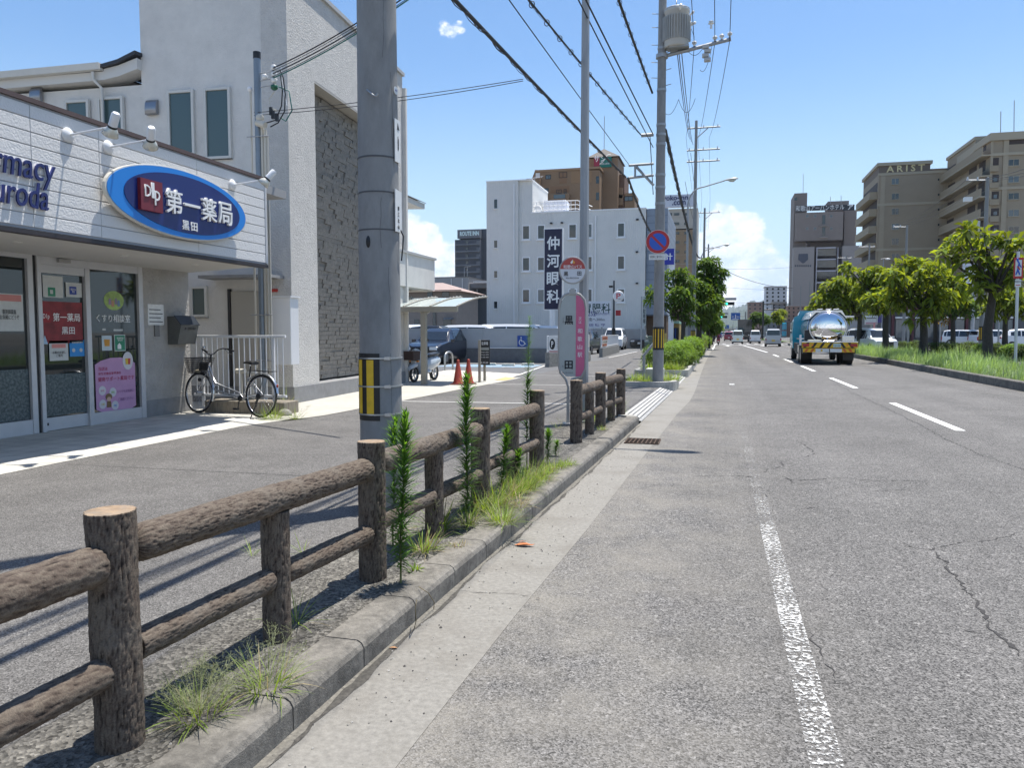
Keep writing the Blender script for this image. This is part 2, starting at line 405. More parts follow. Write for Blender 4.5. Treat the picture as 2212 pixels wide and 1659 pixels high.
struct(MB().strip([(-6000,-400),(6000,-400),(6000,9000),(-6000,9000)],-.03),'ground',mat('town_ground',(.20,.19,.17),.95,var=.3,scale=.02))
# carriageways
gut=[(-1.14,-12),(-1.12,0),(-1.10,2.5),(-1.065,4.05),(-.99,6),(-.88,10.5),(-.76,15),(-.62,18.2),(-.60,21),(-.62,25),(-.68,38),(-.66,60),(-.6,120),(-.6,900)]
struct(MB().strip(gut+[(9,900),(9,-12)],0),'road',M_ROAD)
struct(MB().strip([(11.6,-12),(11.6,900),(16.5,900),(16.5,-12)],-.004),'far_carriageway',M_ROAD)
# cross street at the junction
struct(MB().strip([(-60,107),(120,107),(120,124),(-60,124)],-.012),'cross_street',M_ROAD)
kerbx=[(-1.66,-12),(-1.60,2),(-1.56,4),(-1.48,6.5),(-1.38,10),(-1.30,13.4)]
def lerpx(tab,y):
    for (x0,y0),(x1,y1) in zip(tab,tab[1:]):
        if y<=y1: return x0+(x1-x0)*(y-y0)/(y1-y0)
    return tab[-1][0]
k2=[(-1.30,13.4),(-1.2,18),(-1.15,21),(-1.08,31),(-1.05,60),(-1.0,120),(-1.0,900)]
struct(MB().strip(gut[:]+[p for p in reversed(kerbx+k2[1:])],.002),'gutter',M_GUT)
# kerb blocks with a worn rounded nose, ending in a rounded corner at the driveway
def kerb_run(tab,y0,y1,h,w,name,m,blk=.6,gap=.009,nose=.035,inward=-1):
    b=MB(); y=y0
    while y<y1-.01:
        e=min(y+blk,y1); secs=[]
        for t in (y+gap/2,e-gap/2):
            x=lerpx(tab,t); dz=.004*noise.noise(Vector((0,t*3,1))); 
            secs.append([(x,t,-.02),(x-inward*-.0,t,h-nose+dz),(x+inward*nose*.35,t,h-nose*.35+dz),(x+inward*nose,t,h+dz),(x+inward*w,t,h+dz),(x+inward*w,t,-.02)])
        b.loft(secs); y=e
    return struct(b,name,m)
kerb_run(kerbx,-10,13.2,.135,.20,'kerb',M_KERB)
# rounded end of the kerb
b=MB()
for k in range(6):
    a0=math.pi/2*k/6; a1=math.pi/2*(k+1)/6; c=Vector((-1.30-.38,13.2,0))
    q=lambda a,r,z:(c.x+math.cos(a)*r,c.y+math.sin(a)*r,z)
    b.loft([[q(a,.38,-.02),q(a,.38,.115),q(a,.35,.135),q(a,.17,.135),q(a,.17,-.02)] for a in (a0+.01,a1-.01)])
struct(b,'kerb_end',M_KERB2)
# verge strip between kerb and fence, then the wide pavement
vb=MB(); nx,ny=12,150; vs=[]
for j in range(ny+1):
    y=-8+(13.2+8)*j/ny; x1=lerpx(kerbx,y)-.20; x0=-2.42+.05*noise.noise(Vector((3,y*1.4,0)))
    for i in range(nx+1):
        t=i/nx; x=x0+(x1-x0)*t; z=.118+.012*noise.fractal(Vector((x*5,y*5,2)),1,2,3)+(.0 if 0<i<nx else -.016 if i==0 else .004); vs.append((x,y,z))
vb.add(vs,[(j*(nx+1)+i,j*(nx+1)+i+1,(j+1)*(nx+1)+i+1,(j+1)*(nx+1)+i) for j in range(ny) for i in range(nx)],0,True)
struct(vb,'verge',M_VERGE)
struct(MB().strip([(-7.35,-12),(-1.7,-12),(-1.7,13.25),(-1.62,13.3),(-1.475,20.8),(-1.45,20.8),(-1.6,200),(-6.0,200),(-6.1,60),(-6.22,21.8),(-6.45,18.5),(-6.55,15.1),(-6.72,12.2),(-6.9,11.3),(-7.35,11.0)],.105),'pavement',M_WALK)
struct(MB().strip([(-12,-12),(-7.12,-12),(-7.12,5),(-7.16,8.2),(-7.18,10.4),(-6.95,11.6),(-9.6,12.3),(-12,12.3)],.109),'tiled_forecourt',M_TILE)
struct(MB().strip([(-6.85,11.6),(-6.70,12.2),(-6.55,15.1),(-6.42,18.5),(-6.2,21.8),(-6.15,24),(-9.5,25.0),(-14,24.4),(-14,12.2),(-9.6,12.2)],.112),'paved_apron',M_PAVE)
struct(MB().strip([(-40,24.4),(-9.5,25),(-6.15,24),(-6.1,60),(-6.0,200),(-40,200)],.098),'parking_lot',M_LOT)
# sloped grooved apron over the driveways
def apron(name,y0,y1,tab):
    b=MB(); n=5
    for i in range(n):
        a=i/n; c=(i+.72)/n
        for (s,e) in ((0,1),):
            P=[]
            for y in (y0,y1):
                x=lerpx(tab,y)
                P.append([(x-.34+.36*a,y,.112-.10*a),(x-.34+.36*c,y,.112-.10*c)])
            b.add([P[0][0],P[0][1],P[1][1],P[1][0],*( (p[0],p[1],p[2]-.05) for p in (P[0][0],P[0][1],P[1][1],P[1][0]))],[(0,1,2,3),(1,5,6,2),(0,3,7,4)])
    struct(b,name,mat('apron_concrete',(.42,.41,.385),.85,var=.12,scale=20,dirt=(.24,.23,.21),dirtscale=5,dirtamt=.5))
    b=MB()
    P=[]
    for y in (y0,y1):
        x=lerpx(tab,y); P+= [(x-.34,y,.085),(x+.02,y,-.013)]
    b.add([P[0],P[1],P[3],P[2]],[(0,1,2,3)]); struct(b,'apron_base',mat('groove_dark',(.10,.095,.085),.9))
apron('kerb_ramp',13.55,20.75,kerbx+k2[1:])
apron('kerb_ramp',23.2,27.4,k2)
# lane paint
def paint(pts,z=.004,name='lane_line',m=None): return struct(MB().strip(pts,z),name,m or M_WHITE)
def worn():
    m=bpy.data.materials.new('worn_paint'); m.use_nodes=True; nt=m.node_tree; N=nt.nodes; L=nt.links; b=N['Principled BSDF']
    b.inputs['Base Color'].default_value=(.64,.635,.61,1); b.inputs['Roughness'].default_value=.8
    tc=N.new('ShaderNodeTexCoord')
    t=N.new('ShaderNodeTexNoise'); t.inputs['Scale'].default_value=46; t.inputs['Detail'].default_value=6; t.inputs['Roughness'].default_value=.7; L.new(tc.outputs['Object'],t.inputs['Vector'])
    t2=N.new('ShaderNodeTexNoise'); t2.inputs['Scale'].default_value=1.3; t2.inputs['Detail'].default_value=4; L.new(tc.outputs['Object'],t2.inputs['Vector'])
    sx=N.new('ShaderNodeSeparateXYZ'); L.new(tc.outputs['Object'],sx.inputs[0])
    fy=N.new('ShaderNodeMapRange'); L.new(sx.outputs[1],fy.inputs[0]); fy.inputs[1].default_value=2; fy.inputs[2].default_value=13; fy.inputs[3].default_value=.11; fy.inputs[4].default_value=-.05
    a=N.new('ShaderNodeMath'); a.operation='ADD'; L.new(t.outputs[0],a.inputs[0]); L.new(fy.outputs[0],a.inputs[1])
    mm=N.new('ShaderNodeMath'); mm.operation='MULTIPLY_ADD'; L.new(t2.outputs[0],mm.inputs[0]); mm.inputs[1].default_value=.35; L.new(a.outputs[0],mm.inputs[2])
    r=N.new('ShaderNodeMapRange'); L.new(mm.outputs[0],r.inputs[0]); r.inputs[1].default_value=.755; r.inputs[2].default_value=.85; r.inputs[3].default_value=0; r.inputs[4].default_value=.95
    tr=N.new('ShaderNodeBsdfTransparent'); mx=N.new('ShaderNodeMixShader'); L.new(r.outputs[0],mx.inputs[0]); L.new(tr.outputs[0],mx.inputs[1]); L.new(b.outputs[0],mx.inputs[2]); L.new(mx.outputs[0],N['Material Output'].inputs[0])
    return m
M_WORN=worn()
b=MB(); yy=[-4+i*.5 for i in range(80)]
for y in yy: b.add([(.345,y,.004),(.465,y,.004),(.465,y+.5,.004),(.345,y+.5,.004)],[(0,1,2,3)])
struct(b,'worn_edge_line',M_WORN)
paint([(.33,24.0),(.47,24.0),(.47,24.5),(.33,24.5)],name='edge_line_scrap')
for k in range(-1,6):
    y0=13.66+k*9.8
    if k==5: break
    paint([(3.68,y0),(3.83,y0),(3.83,y0+5.05),(3.68,y0+5.05)])
paint([(3.62,64),(3.78,64),(2.95,97),(2.8,97)]); paint([(2.8,97),(2.95,97),(2.5,102),(2.35,102)])
paint([(7.62,-10),(7.74,-10),(7.74,100),(7.62,100)],m=M_WORN,name='median_edge_line')
paint([(-.62,73),(-.5,73),(-.42,104),(-.56,104)],name='edge_line')
paint([(-.5,103.2),(8,103.2),(8,104.2),(-.5,104.2)],name='stop_line')
for i in range(20): paint([(-.6+i*1.05,108),(-.15+i*1.05,108),(-.15+i*1.05,109.5),(-.6+i*1.05,109.5)],name='crossing_stripe')
for i in range(20): paint([(-.6+i*1.05,112),(-.15+i*1.05,112),(-.15+i*1.05,113),(-.6+i*1.05,113)],name='crossing_stripe')
for cx in (1.0,5.2): paint([(cx-.12,92),(cx+.12,92),(cx+.12,95.5),(cx+.55,95.5),(cx,99),(cx-.55,95.5),(cx-.12,95.5)],name='lane_arrow')
# thin white lines across pavement and lot
def line(p,q,w,z,name='ground_line'):
    p=Vector(p);q=Vector(q); d=(q-p).normalized(); n=Vector((-d.y,d.x))*w/2
    return struct(MB().strip([p+n,q+n,q-n,p-n],z),name,mat('faded_line',(.62,.61,.58),.8,var=.15,scale=30))
line((-6.5,15.15),(-2.5,15.5),.09,.1105); line((-6.3,20.9),(-2.6,21.1),.07,.1105); line((-6.2,25.6),(-3.0,25.8),.06,.1105)
line((-6.3,21.9),(-7.4,33.0),.10,.1105); line((-6.2,44.8),(-6.1,60),.1,.109)
# light blue priority bay with white hatching
struct(MB().strip([(-11.8,31.2),(-7.6,31.6),(-7.7,33.9),(-11.9,33.5)],.103),'painted_bay',mat('bay_blue',(.20,.31,.41),.8,var=.15,scale=10))
for i in range(5): line((-11.6+i*.9,31.4),(-11.0+i*.9,33.6),.10,.107)
struct(MB().strip([(-9.9,24.9),(-6.5,23.4),(-6.6,26.2),(-10.2,28.4)],.115),'block_paving',mat('block_paving',(.50,.46,.40),.85,var=.35,scale=5,detail=1))
struct(MB().strip([(-6.62,22.6),(-6.25,22.5),(-6.3,23.9),(-6.7,24.0)],.119),'guide_blocks',mat('guide_block_yellow',(.55,.42,.18),.85,var=.2,scale=12))
# cracks in the old asphalt
def crack(pts,w,name='crack',seed=1):
    rnd=random.Random(seed); P=[Vector(p) for p in pts]; out=[]
    for a,c in zip(P,P[1:]):
        n=max(2,int((c-a).length/.03))
        for i in range(n): out.append(a.lerp(c,i/n))
    out.append(P[-1]); off=0; L_=[];R_=[]
    for i,p in enumerate(out):
        q=out[min(i+1,len(out)-1)]; o=out[max(i-1,0)]; d=(q-o).normalized(); nn=Vector((-d.y,d.x))
        off=off*.82+rnd.uniform(-1,1)*.017; ww=w*.72*(.15+rnd.random()**2*1.6)*(min(1,min(i,len(out)-1-i)/4)+.05)
        c=p+nn*off; L_.append(c+nn*ww/2); R_.append(c-nn*ww/2)
    m=len(L_); b=MB(); b.add([(p.x,p.y,.003) for p in L_]+[(p.x,p.y,.003) for p in R_],[(i,i+1,m+i+1,m+i) for i in range(m-1)])
    return struct(b,name,mat('crack_dark',(.045,.042,.04),.95))
g2=lambda u,v:tuple(gnd(u,v))[:2]
z3=lambda x,y:g2((1700+x*.4864)/1.255,(1000+y*.4864)/1.255)
crack([z3(*p) for p in [(1130,60),(1260,135),(1480,235),(1660,330),(1835,420),(2000,490),(2212,570)]],.018,seed=2)
crack([z3(*p) for p in [(945,400),(1000,440),(1035,470),(1010,490),(940,495)]],.02,seed=3)
crack([z3(*p) for p in [(860,510),(865,540),(780,560),(760,585)]],.018,seed=4)
crack([z3(*p) for p in [(380,600),(620,598),(760,608),(920,620),(1040,618),(1150,605),(1400,625),(1690,625)]],.014,seed=5)
crack([z3(*p) for p in [(870,600),(920,620),(910,640)]],.02,seed=6)
crack([z3(*p) for p in [(1280,670),(1430,680),(1580,672)]],.014,seed=7)
crack([z3(*p) for p in [(1900,655),(2050,690),(2212,690)]],.012,seed=8)
crack([z3(*p) for p in [(880,800),(960,785),(1060,770),(1180,782)]],.010,seed=9)
crack([z3(*p) for p in [(1500,960),(1590,1000),(1700,1015),(1840,970),(2000,965),(2212,905)]],.014,seed=10)
crack([z3(*p) for p in [(1700,1015),(1780,1080),(1830,1170),(1860,1230),(1950,1290),(2010,1370),(2060,1470),(2140,1540),(2212,1610)]],.026,seed=11)
crack([z3(*p) for p in [(1780,1440),(1960,1470),(2060,1500)]],.014,seed=12)
crack([z3(*p) for p in [(985,1400),(1030,1460),(1060,1560),(1110,1660),(1180,1760)]],.008,seed=13)
crack([z3(*p) for p in [(760,690),(790,715),(860,718)]],.01,seed=14)
crack([(-4.6,9.1),(-3.2,9.3),(-2.4,9.35)],.012,seed=15).location.z=.104
# drain grate in the gutter
t=thing('drain_grate','rusty iron drain grate set in the concrete gutter beside the kerb','drain',(-1.07,11.05,.004))
gx0,gx1,gy0,gy1=-1.27,-.80,10.85,11.35
MB().strip([(gx0,gy0),(gx1,gy0),(gx1,gy1),(gx0,gy1)],.006).build('pit',mat('pit_black',(.012,.011,.01),.9),t)
b=MB()
for i in range(9): x=gx0+(gx1-gx0)*i/8; b.box((x-.008,gy0,.008),(x+.008,gy1,.016))
for j in range(5): y=gy0+(gy1-gy0)*j/4; b.box((gx0,y-.01,.008),(gx1,y+.01,.0175))
b.build('bars',mat('rusty_iron',(.10,.065,.045),.8,.4,var=.4,scale=40),t)
# median: kerb, grass bed
mk=[(7.86,-12),(7.86,29),(7.98,36),(8.1,44),(8.12,100)]
kerb_run(mk,-12,100,.25,.18,'median_kerb',M_KERB3,blk=2.0,gap=.012,nose=.03,inward=1)
struct(MB().strip([(8.0,-12),(11.45,-12),(11.45,100),(8.25,100),(8.25,44),(8.1,36)],.2),'median_bed',mat('median_soil',(.10,.12,.05),.95,var=.4,scale=3))
kerb_run([(11.45,-12),(11.45,100)],-12,100,.2,.15,'median_kerb',M_KERB3,blk=4,inward=1)
struct(MB().strip([(16.5,-12),(60,-12),(60,900),(16.5,900)],.05),'far_pavement',M_LOT)
struct(MB().strip([(8.3,128),(10.8,128),(10.8,700),(8.3,700)],.15),'far_median',mat('median_grass_far',(.09,.14,.035),.95,var=.4,scale=1))

# grime gathered along the foot of the kerb, and a joint line across the gutter here and there
def grime(tab,y0,y1,w,seed,m,z=.0045,side=1):
    rnd=random.Random(seed); n=int((y1-y0)/.06); L_=[];R_=[]; 
    for i in range(n+1):
        y=y0+(y1-y0)*i/n; x=lerpx(tab,y); ww=w*(.25+max(0,.5+noise.fractal(Vector((y*1.1,seed,0)),1,2,5)*1.1))+.012*rnd.random(); L_.append((x-.01*side,y,z)); R_.append((x+ww*side,y,z))
    b=MB(); b.add(L_+R_,[(i,i+1,n+2+i,n+1+i) for i in range(n)]); return struct(b,'gutter_grime',m)
grime(kerbx,-4,13.2,.055,3,mat('grime_dark',(.085,.078,.066),.95,var=.5,scale=50))
grime([(x+.005,y) for x,y in kerbx],-4,13.2,.028,8,mat('grime_sand',(.20,.185,.155),.95,var=.4,scale=60),.0058)
grime(mk,10,60,.07,5,mat('grime_dark',(.085,.078,.066),.95,var=.5,scale=50),.0045,-1)
for y in (4.35,8.9,11.9): crack([(lerpx(kerbx,y)+.02,y),(lerpx(kerbx,y)+.2,y+.01),(-1.0,y+.015)],.007,seed=int(y*10)).location.z=.003
# iron cover in the pavement, tar patch and stains
p=gnd(1160,852,.107); o=MB().prism([(.32*math.cos(k*.2618),.32*math.sin(k*.2618)) for k in range(24)],.004,Matrix.Translation(p)).build('manhole_cover',mat('iron_cover',(.07,.068,.065),.6,.5,var=.4,scale=30)); tag(o,'round iron manhole cover set in the pavement behind the log fence','manhole cover')
line((-7.0,6.9),(-2.5,7.0),.012,.1065,'pavement_seam').data.materials[0]=mat('crack_dark',(.045,.042,.04),.95)
# ================================================================ LOG FENCES (cast concrete logs with a bark finish)
def barkmat():
    m=bpy.data.materials.new('bark_finish'); m.use_nodes=True; nt=m.node_tree; N=nt.nodes; L=nt.links; b=N['Principled BSDF']
    b.inputs['Roughness'].default_value=.9; b.inputs['Specular IOR Level'].default_value=.25
    at=N.new('ShaderNodeAttribute'); at.attribute_name='tint'
    r=N.new('ShaderNodeValToRGB'); e=r.color_ramp.elements
    e[0].position=.1; e[0].color=(.03,.023,.019,1); e[1].position=.6; e[1].color=(.155,.126,.098,1); e2=e.new(.34); e2.color=(.10,.076,.06,1)
    L.new(at.outputs['Fac'],r.inputs[0])
    tc=N.new('ShaderNodeTexCoord'); t=N.new('ShaderNodeTexNoise'); t.inputs['Scale'].default_value=160; t.inputs['Detail'].default_value=5; t.inputs['Roughness'].default_value=.7; L.new(tc.outputs['Object'],t.inputs['Vector'])
    mr=N.new('ShaderNodeMapRange'); L.new(t.outputs[0],mr.inputs[0]); mr.inputs[1].default_value=.25; mr.inputs[2].default_value=.75; mr.inputs[3].default_value=.55; mr.inputs[4].default_value=1.4
    cm=N.new('ShaderNodeCombineColor'); [L.new(mr.outputs[0],cm.inputs[i]) for i in range(3)]
    mx=N.new('ShaderNodeMix'); mx.data_type='RGBA'; mx.blend_type='MULTIPLY'; mx.inputs[0].default_value=1; L.new(r.outputs[0],mx.inputs[6]); L.new(cm.outputs[0],mx.inputs[7])
    t2=N.new('ShaderNodeTexNoise'); t2.inputs['Scale'].default_value=5; t2.inputs['Detail'].default_value=6; L.new(tc.outputs['Object'],t2.inputs['Vector'])
    m2=N.new('ShaderNodeMapRange'); L.new(t2.outputs[0],m2.inputs[0]); m2.inputs[1].default_value=.52; m2.inputs[2].default_value=.72; m2.inputs[3].default_value=0; m2.inputs[4].default_value=.4
    mx2=N.new('ShaderNodeMix'); mx2.data_type='RGBA'; L.new(m2.outputs[0],mx2.inputs[0]); L.new(mx.outputs[2],mx2.inputs[6]); mx2.inputs[7].default_value=(.20,.185,.16,1)
    L.new(mx2.outputs[2],b.inputs['Base Color'])
    bp=N.new('ShaderNodeBump'); bp.inputs['Distance'].default_value=.003; L.new(t.outputs[0],bp.inputs['Height']); L.new(bp.outputs[0],b.inputs['Normal'])
    return m
M_BARK=barkmat()
M_CUT=mat('log_cut_face',(.30,.21,.13),.85,var=.45,scale=30,bump=.003,bscale=120,dirt=(.22,.19,.155),dirtscale=9,dirtamt=.95)
def log(p0,p1,r,n,step,seed,round0=False,round1=False,flat1=False,rough=1.0):
    """bark log from p0 to p1; returns (MB with cap faces as material 1)"""
    p0=Vector(p0);p1=Vector(p1); d=p1-p0; Ln=d.length; q=d.to_track_quat('Z','Y'); X=q@Vector((1,0,0)); Y=q@Vector((0,1,0)); D=d.normalized()
    m=max(6,int(Ln/step)); vs=[];ts=[]; amp=.0085*rough*(r/.08)
    for i in range(m+1):
        z=Ln*i/m
        taper=1
        if round1 and z>Ln-r*.75: t=(z-(Ln-r*.75))/(r*.75); taper=math.sqrt(max(.06,1-t*t*.86))
        if round0 and z<r*.75: t=1-z/(r*.75); taper=min(taper,math.sqrt(max(.06,1-t*t*.86)))
        for k in range(n):
            a=2*math.pi*k/n; c,s=math.cos(a),math.sin(a)
            w=noise.noise(Vector((c*2+seed,s*2,z*4)))*.35
            P=Vector((c*r*130+w*2.5+seed*7,s*r*130+w*2.5,z*13))
            f1=1-abs(noise.noise(P))*2.1                       # ridges along the log
            f2=1-abs(noise.noise(P*2.1+Vector((5,1,3))))*2
            f3=noise.noise(Vector((c*r*200,s*r*200,z*120))+Vector((seed,0,0))); f4=noise.noise(Vector((c*r*330+w*3,s*r*330,z*22+seed)))
            crack=max(0,f1-.62)*1.7+max(0,f2-.66)*.9
            h=-crack*amp*.9+f3*amp*.12+f4*amp*.35+amp*.5*noise.noise(Vector((c*1.3+seed,s*1.3,z*5)))
            rr=(r+h)*taper; vs.append(p0+D*z+X*c*rr+Y*s*rr); ts.append(max(0,min(1,.54-crack*.50+f3*.08+f4*.30)))
    b=MB(); b.v=[tuple(v) for v in vs]; b.t=ts
    for i in range(m):
        for k in range(n): b.f.append([i*n+k,i*n+(k+1)%n,(i+1)*n+(k+1)%n,(i+1)*n+k]); b.mi.append(0); b.sm.append(True)
    for ring,rev in ((0,True),(m,False)):
        o=ring*n; idx=list(range(o,o+n)); b.f.append(idx[::-1] if rev else idx); b.mi.append(1 if flat1 and not rev else 0); b.sm.append(False)
    return b
def fence(label,posts,mids,ends,det):
    x0,y0=posts[0]
    t=thing('log_fence',label,'fence',(x0,y0,.12),0,'bark finish log fences along the kerb')
    for i,(x,y) in enumerate(posts):
        dd=det[i]; top=.945+.012*math.sin(i*2.1)
        pm=log((x,y,.06),(x+.004*math.sin(i*5),y+.006*math.cos(i*3),top),.081,int(88*dd)+12,.006/dd,i*3.7+y,flat1=True).build('post',[M_BARK,M_CUT],t)
    for i,(x,y) in enumerate(mids):
        dd=det[min(i,len(det)-1)]
        log((x,y,.06),(x,y,.735),.066,int(70*dd)+12,.006/dd,i*2.9+y+20).build('middle_post',[M_BARK,M_CUT],t)
    for i,(a,c) in enumerate(zip(posts,posts[1:])):
        dd=det[i]; a=Vector((*a,0)); c=Vector((*c,0)); d=(c-a).normalized()
        z0=.80+.012*math.sin(i*1.7); z1=.772+.01*math.cos(i)
        log(a+d*.07+Z*z0,c-d*.055+Z*z1,.070,int(76*dd)+12,.006/dd,i*5.3+40+y0,round0=True,round1=True).build('top_rail',[M_BARK,M_CUT],t)
        mm=[m for m in mids if a.y<m[1]<c.y]
        pts=[a]+[Vector((*m,0)) for m in mm]+[c]
        for j,(p,q) in enumerate(zip(pts,pts[1:])):
            log(p+d*(.07 if j==0 else .05)+Z*(.44-.02*j),q-d*(.045)+Z*(.42-.02*j),.056,int(66*dd)+12,.006/dd,i*4.1+j*9+60+y0,round1=True,round0=(j>0)).build('lower_rail',[M_BARK,M_CUT],t)
    return t
fence('long nearer log fence running from the left edge past the concrete pole',
      [(-2.06,.22),(-2.02,2.18),(-1.955,4.10),(-1.90,6.05),(-1.865,7.95)],[(-2.04,1.2),(-2.0,3.15),(-1.94,5.08),(-1.88,7.0)],0,[.55,1,.8,.5,.35])
fence('short log fence beside the bus stop sign, ending at the driveway',
      [(-1.80,9.95),(-1.745,11.75),(-1.65,13.5)],[(-1.77,10.85),(-1.70,12.62)],0,[.35,.3,.25])

# ================================================================ WEEDS AND GRASS
M_WEED=leafmat('weed_leaf',(.09,.18,.032),.42,.45,(1.7,1.7,.5))
M_GRASS=leafmat('grass_blade',(.19,.27,.055),.4,.45,(1.7,1.6,.5))
M_DRY=leafmat('dry_straw',(.33,.27,.15),.3,.3,(1.4,1.3,1))
M_STEM=mat('weed_stem',(.16,.17,.06),.7,var=.3,scale=30)
def blade(b,p,d,ln,w,droop,tint,segs=3,mi=0,fold=.0):
    """a narrow curved leaf"""
    d=Vector(d).normalized(); side=d.cross(Z)
    if side.length<.05: side=Vector((1,0,0))
    side.normalize(); L_=[];R_=[]; q=Vector(p)
    for i in range(segs+1):
        t=i/segs; ww=w*(.35+1.3*t if t<.4 else (1-t)*1.45+.02)
        L_.append(q+side*ww/2); R_.append(q-side*ww/2)
        d=(d-Z*droop/segs).normalized(); q=q+d*ln/segs
    n=len(L_); b.add(L_+R_,[(i,i+1,n+i+1,n+i) for i in range(n-1)],mi,True,tint)
def horseweed(base,h,lean,seed,label,bushy=1.0,feather=False,group='tall green weeds growing along the log fence'):
    rnd=random.Random(seed); base=Vector(base); t=thing('tall_weed',label,'weed',base,0,group)
    lean=Vector(lean)+Vector((rnd.uniform(-.05,.05),rnd.uniform(-.06,.06),0)); st=[base+Z*h*k/8+Vector((lean.x,lean.y,0))*(k/8)**1.6+Vector((rnd.uniform(-.006,.006),rnd.uniform(-.006,.006),0)) for k in range(9)]
    MB().tube(st,[.0065*(1-k/10) for k in range(9)],6).build('stem',M_STEM,t)
    b=MB(); n=int(640*h*bushy)
    for i in range(n):
        f=.10+.9*(i/n)**.85; k=f*8; j=min(7,int(k)); p=st[j].lerp(st[j+1],k-j)
        a=i*2.39996+rnd.uniform(-.3,.3); el=rnd.uniform(-.15,.75)+ (f**3)*.75
        ln=(.112 if f<.85 else .112*(1-(f-.85)/.15*.55))*rnd.uniform(.45,1.3)*(.62+.38*min(1,f/.25))*min(1.1,.65+h*.4)
        if feather and f>.62: ln*=.8; el=rnd.uniform(.35,.8)
        d=Vector((math.cos(a)*math.cos(el),math.sin(a)*math.cos(el),math.sin(el)))
        blade(b,p,d,ln,.016 if not feather or f<.62 else .005,rnd.uniform(.1,.75)*(1-f*.6),min(1,max(0,rnd.gauss(.35+.35*f,.2))))
    b.build('leaves',M_WEED,t); return t
zz=lambda x,y:gnd((900+x*.4069)/1.255,(1000+y*.4069)/1.255,.125)
def wtop(base,u,v):  # height of a plant tip seen at (u,v) above its base distance
    p=atY(u,v,base.y); return p.z-base.z, p.x-base.x
W_=[((866,1265),(884,897),'tall leafy weed in front of the concrete pole, with bare lower stem',1.0,False),
    ((1009,1140),(1019,815),'tallest leafy weed at the third fence post, taller than the rail',1.05,False),
    ((1083,1078),(1092,925),'mid height leafy weed right of the third fence post',1.1,False),
    ((1115,1050),(1114,974),'short leafy weed among grass beside a mid height weed',1.3,False),
    ((1138,1012),(1150,684),'feathery topped tall weed rising above the fence end post',.75,True),
    ((850,1178),(856,908),'drooping tipped weed at the foot of the concrete pole',.8,False),
    ((1183,1000),(1186,930),'small bushy weed past the end post of the longer fence',1.4,False),
    ((1200,985),(1203,955),'small leafy sprout on the verge after the longer fence',1.4,False)]
for i,((u,v),(tu,tv),lab,bu,fe) in enumerate(W_):
    bs=gnd(u,v,.122); h,dx=wtop(bs,tu,tv); horseweed(bs,h,(dx,0,0),i+3,lab,bu,fe)
def tuft(base,r,h,n,seed,label,panicle=0,dry=.1,spread=1.0,w=.006,name='grass_tuft',cat='grass tuft',group='grass tufts on the verge'):
    rnd=random.Random(seed); base=Vector(base); t=thing(name,label,cat,base,0,group); b=MB(); n=int(n*1.7); h*=1.12
    for i in range(n):
        a=rnd.uniform(0,6.283); rr=r*math.sqrt(rnd.random()); p=base+Vector((math.cos(a)*rr*.55,math.sin(a)*rr*.55,-.005))
        a2=a+rnd.uniform(-.8,.8); el=rnd.uniform(.35,1.35)
        d=Vector((math.cos(a2)*math.cos(el),math.sin(a2)*math.cos(el),math.sin(el)))
        blade(b,p,d,h*rnd.uniform(.5,1.15),w*rnd.uniform(.6,1.2),rnd.uniform(.2,1.1)*spread,min(1,max(0,rnd.gauss(.5,.25))),4,1 if rnd.random()<dry else 0)
    b.build('blades',[M_GRASS,M_DRY],t)
    if panicle:
        b=MB()
        for i in range(panicle):
            a=rnd.uniform(0,6.283); el=rnd.uniform(.5,1.2); d=Vector((math.cos(a)*math.cos(el),math.sin(a)*math.cos(el),math.sin(el))); L0=h*rnd.uniform(.8,1.5)
            pts=[base+d*L0*k/4-Z*.04*(k/4)**2*L0/.2*.5 for k in range(5)]; b.tube(pts,.0007,3,0)
            for k in range(16):
                f=rnd.uniform(.55,1); q=base+d*L0*f; e=q+Vector((rnd.uniform(-1,1),rnd.uniform(-1,1),rnd.uniform(-.2,1)))*.035
                b.tube([q,e],.0005,3,0,False); b.ball(e,.0017,4,3,0)
        b.build('seed_heads',mat('seed_head',(.30,.32,.16),.8),t)
    return t
rg=random.Random(5)
tuft(gnd(430,1545,.13),.17,.15,60,1,'fine grass tuft with pale seed heads at the kerb below the first post',46,.08)
tuft(gnd(575,1490,.13),.15,.17,55,2,'yellow green grass tuft on the kerb top right of the seeded tuft',24,.15)
tuft(gnd(640,1345,.13),.06,.2,22,3,'sparse grass blades at the foot of the second short post',0,.3)
tuft(gnd(1085,1130,.13),.16,.2,120,5,'dense low grass around the third fence post',6,.15)
tuft(gnd(1060,1105,.13),.14,.24,90,6,'grass clump hugging the third post base',6,.15)
tuft(gnd(1130,1062,.13),.2,.2,150,7,'bright grass clump under the mid height weed',4,.1)
tuft(gnd(1165,1040,.13),.2,.16,120,8,'low bright grass by the last posts of the longer fence',0,.2)
tuft(gnd(1200,1012,.13),.2,.12,140,9,'low creeping grass spreading onto the kerb past the fence end',0,.1)
tuft(gnd(1225,1005,.13),.16,.10,100,10,'low grass at the kerb edge nearest the fence gap',0,.05)
tuft(gnd(1120,1095,.13),.12,.2,60,11,'straw coloured dry grass leaning over the kerb',0,.85,1.3)
tuft(gnd(950,1145,.13),.10,.26,60,12,'leafy clump at the foot of the short post left of the tallest weed',4,.2,1,.012)
tuft(gnd(915,1190,.13),.13,.18,60,13,'low ragged clump between the front weed and short post',0,.3,1.2,.010)
tuft(gnd(897,1232,.13),.035,.06,24,14,'tiny rosette sprout beside the front weed',0,0,1,.014)
tuft(gnd(990,1180,.13),.1,.05,50,15,'matted dry moss patch on the verge by the kerb',0,.8,1.4)
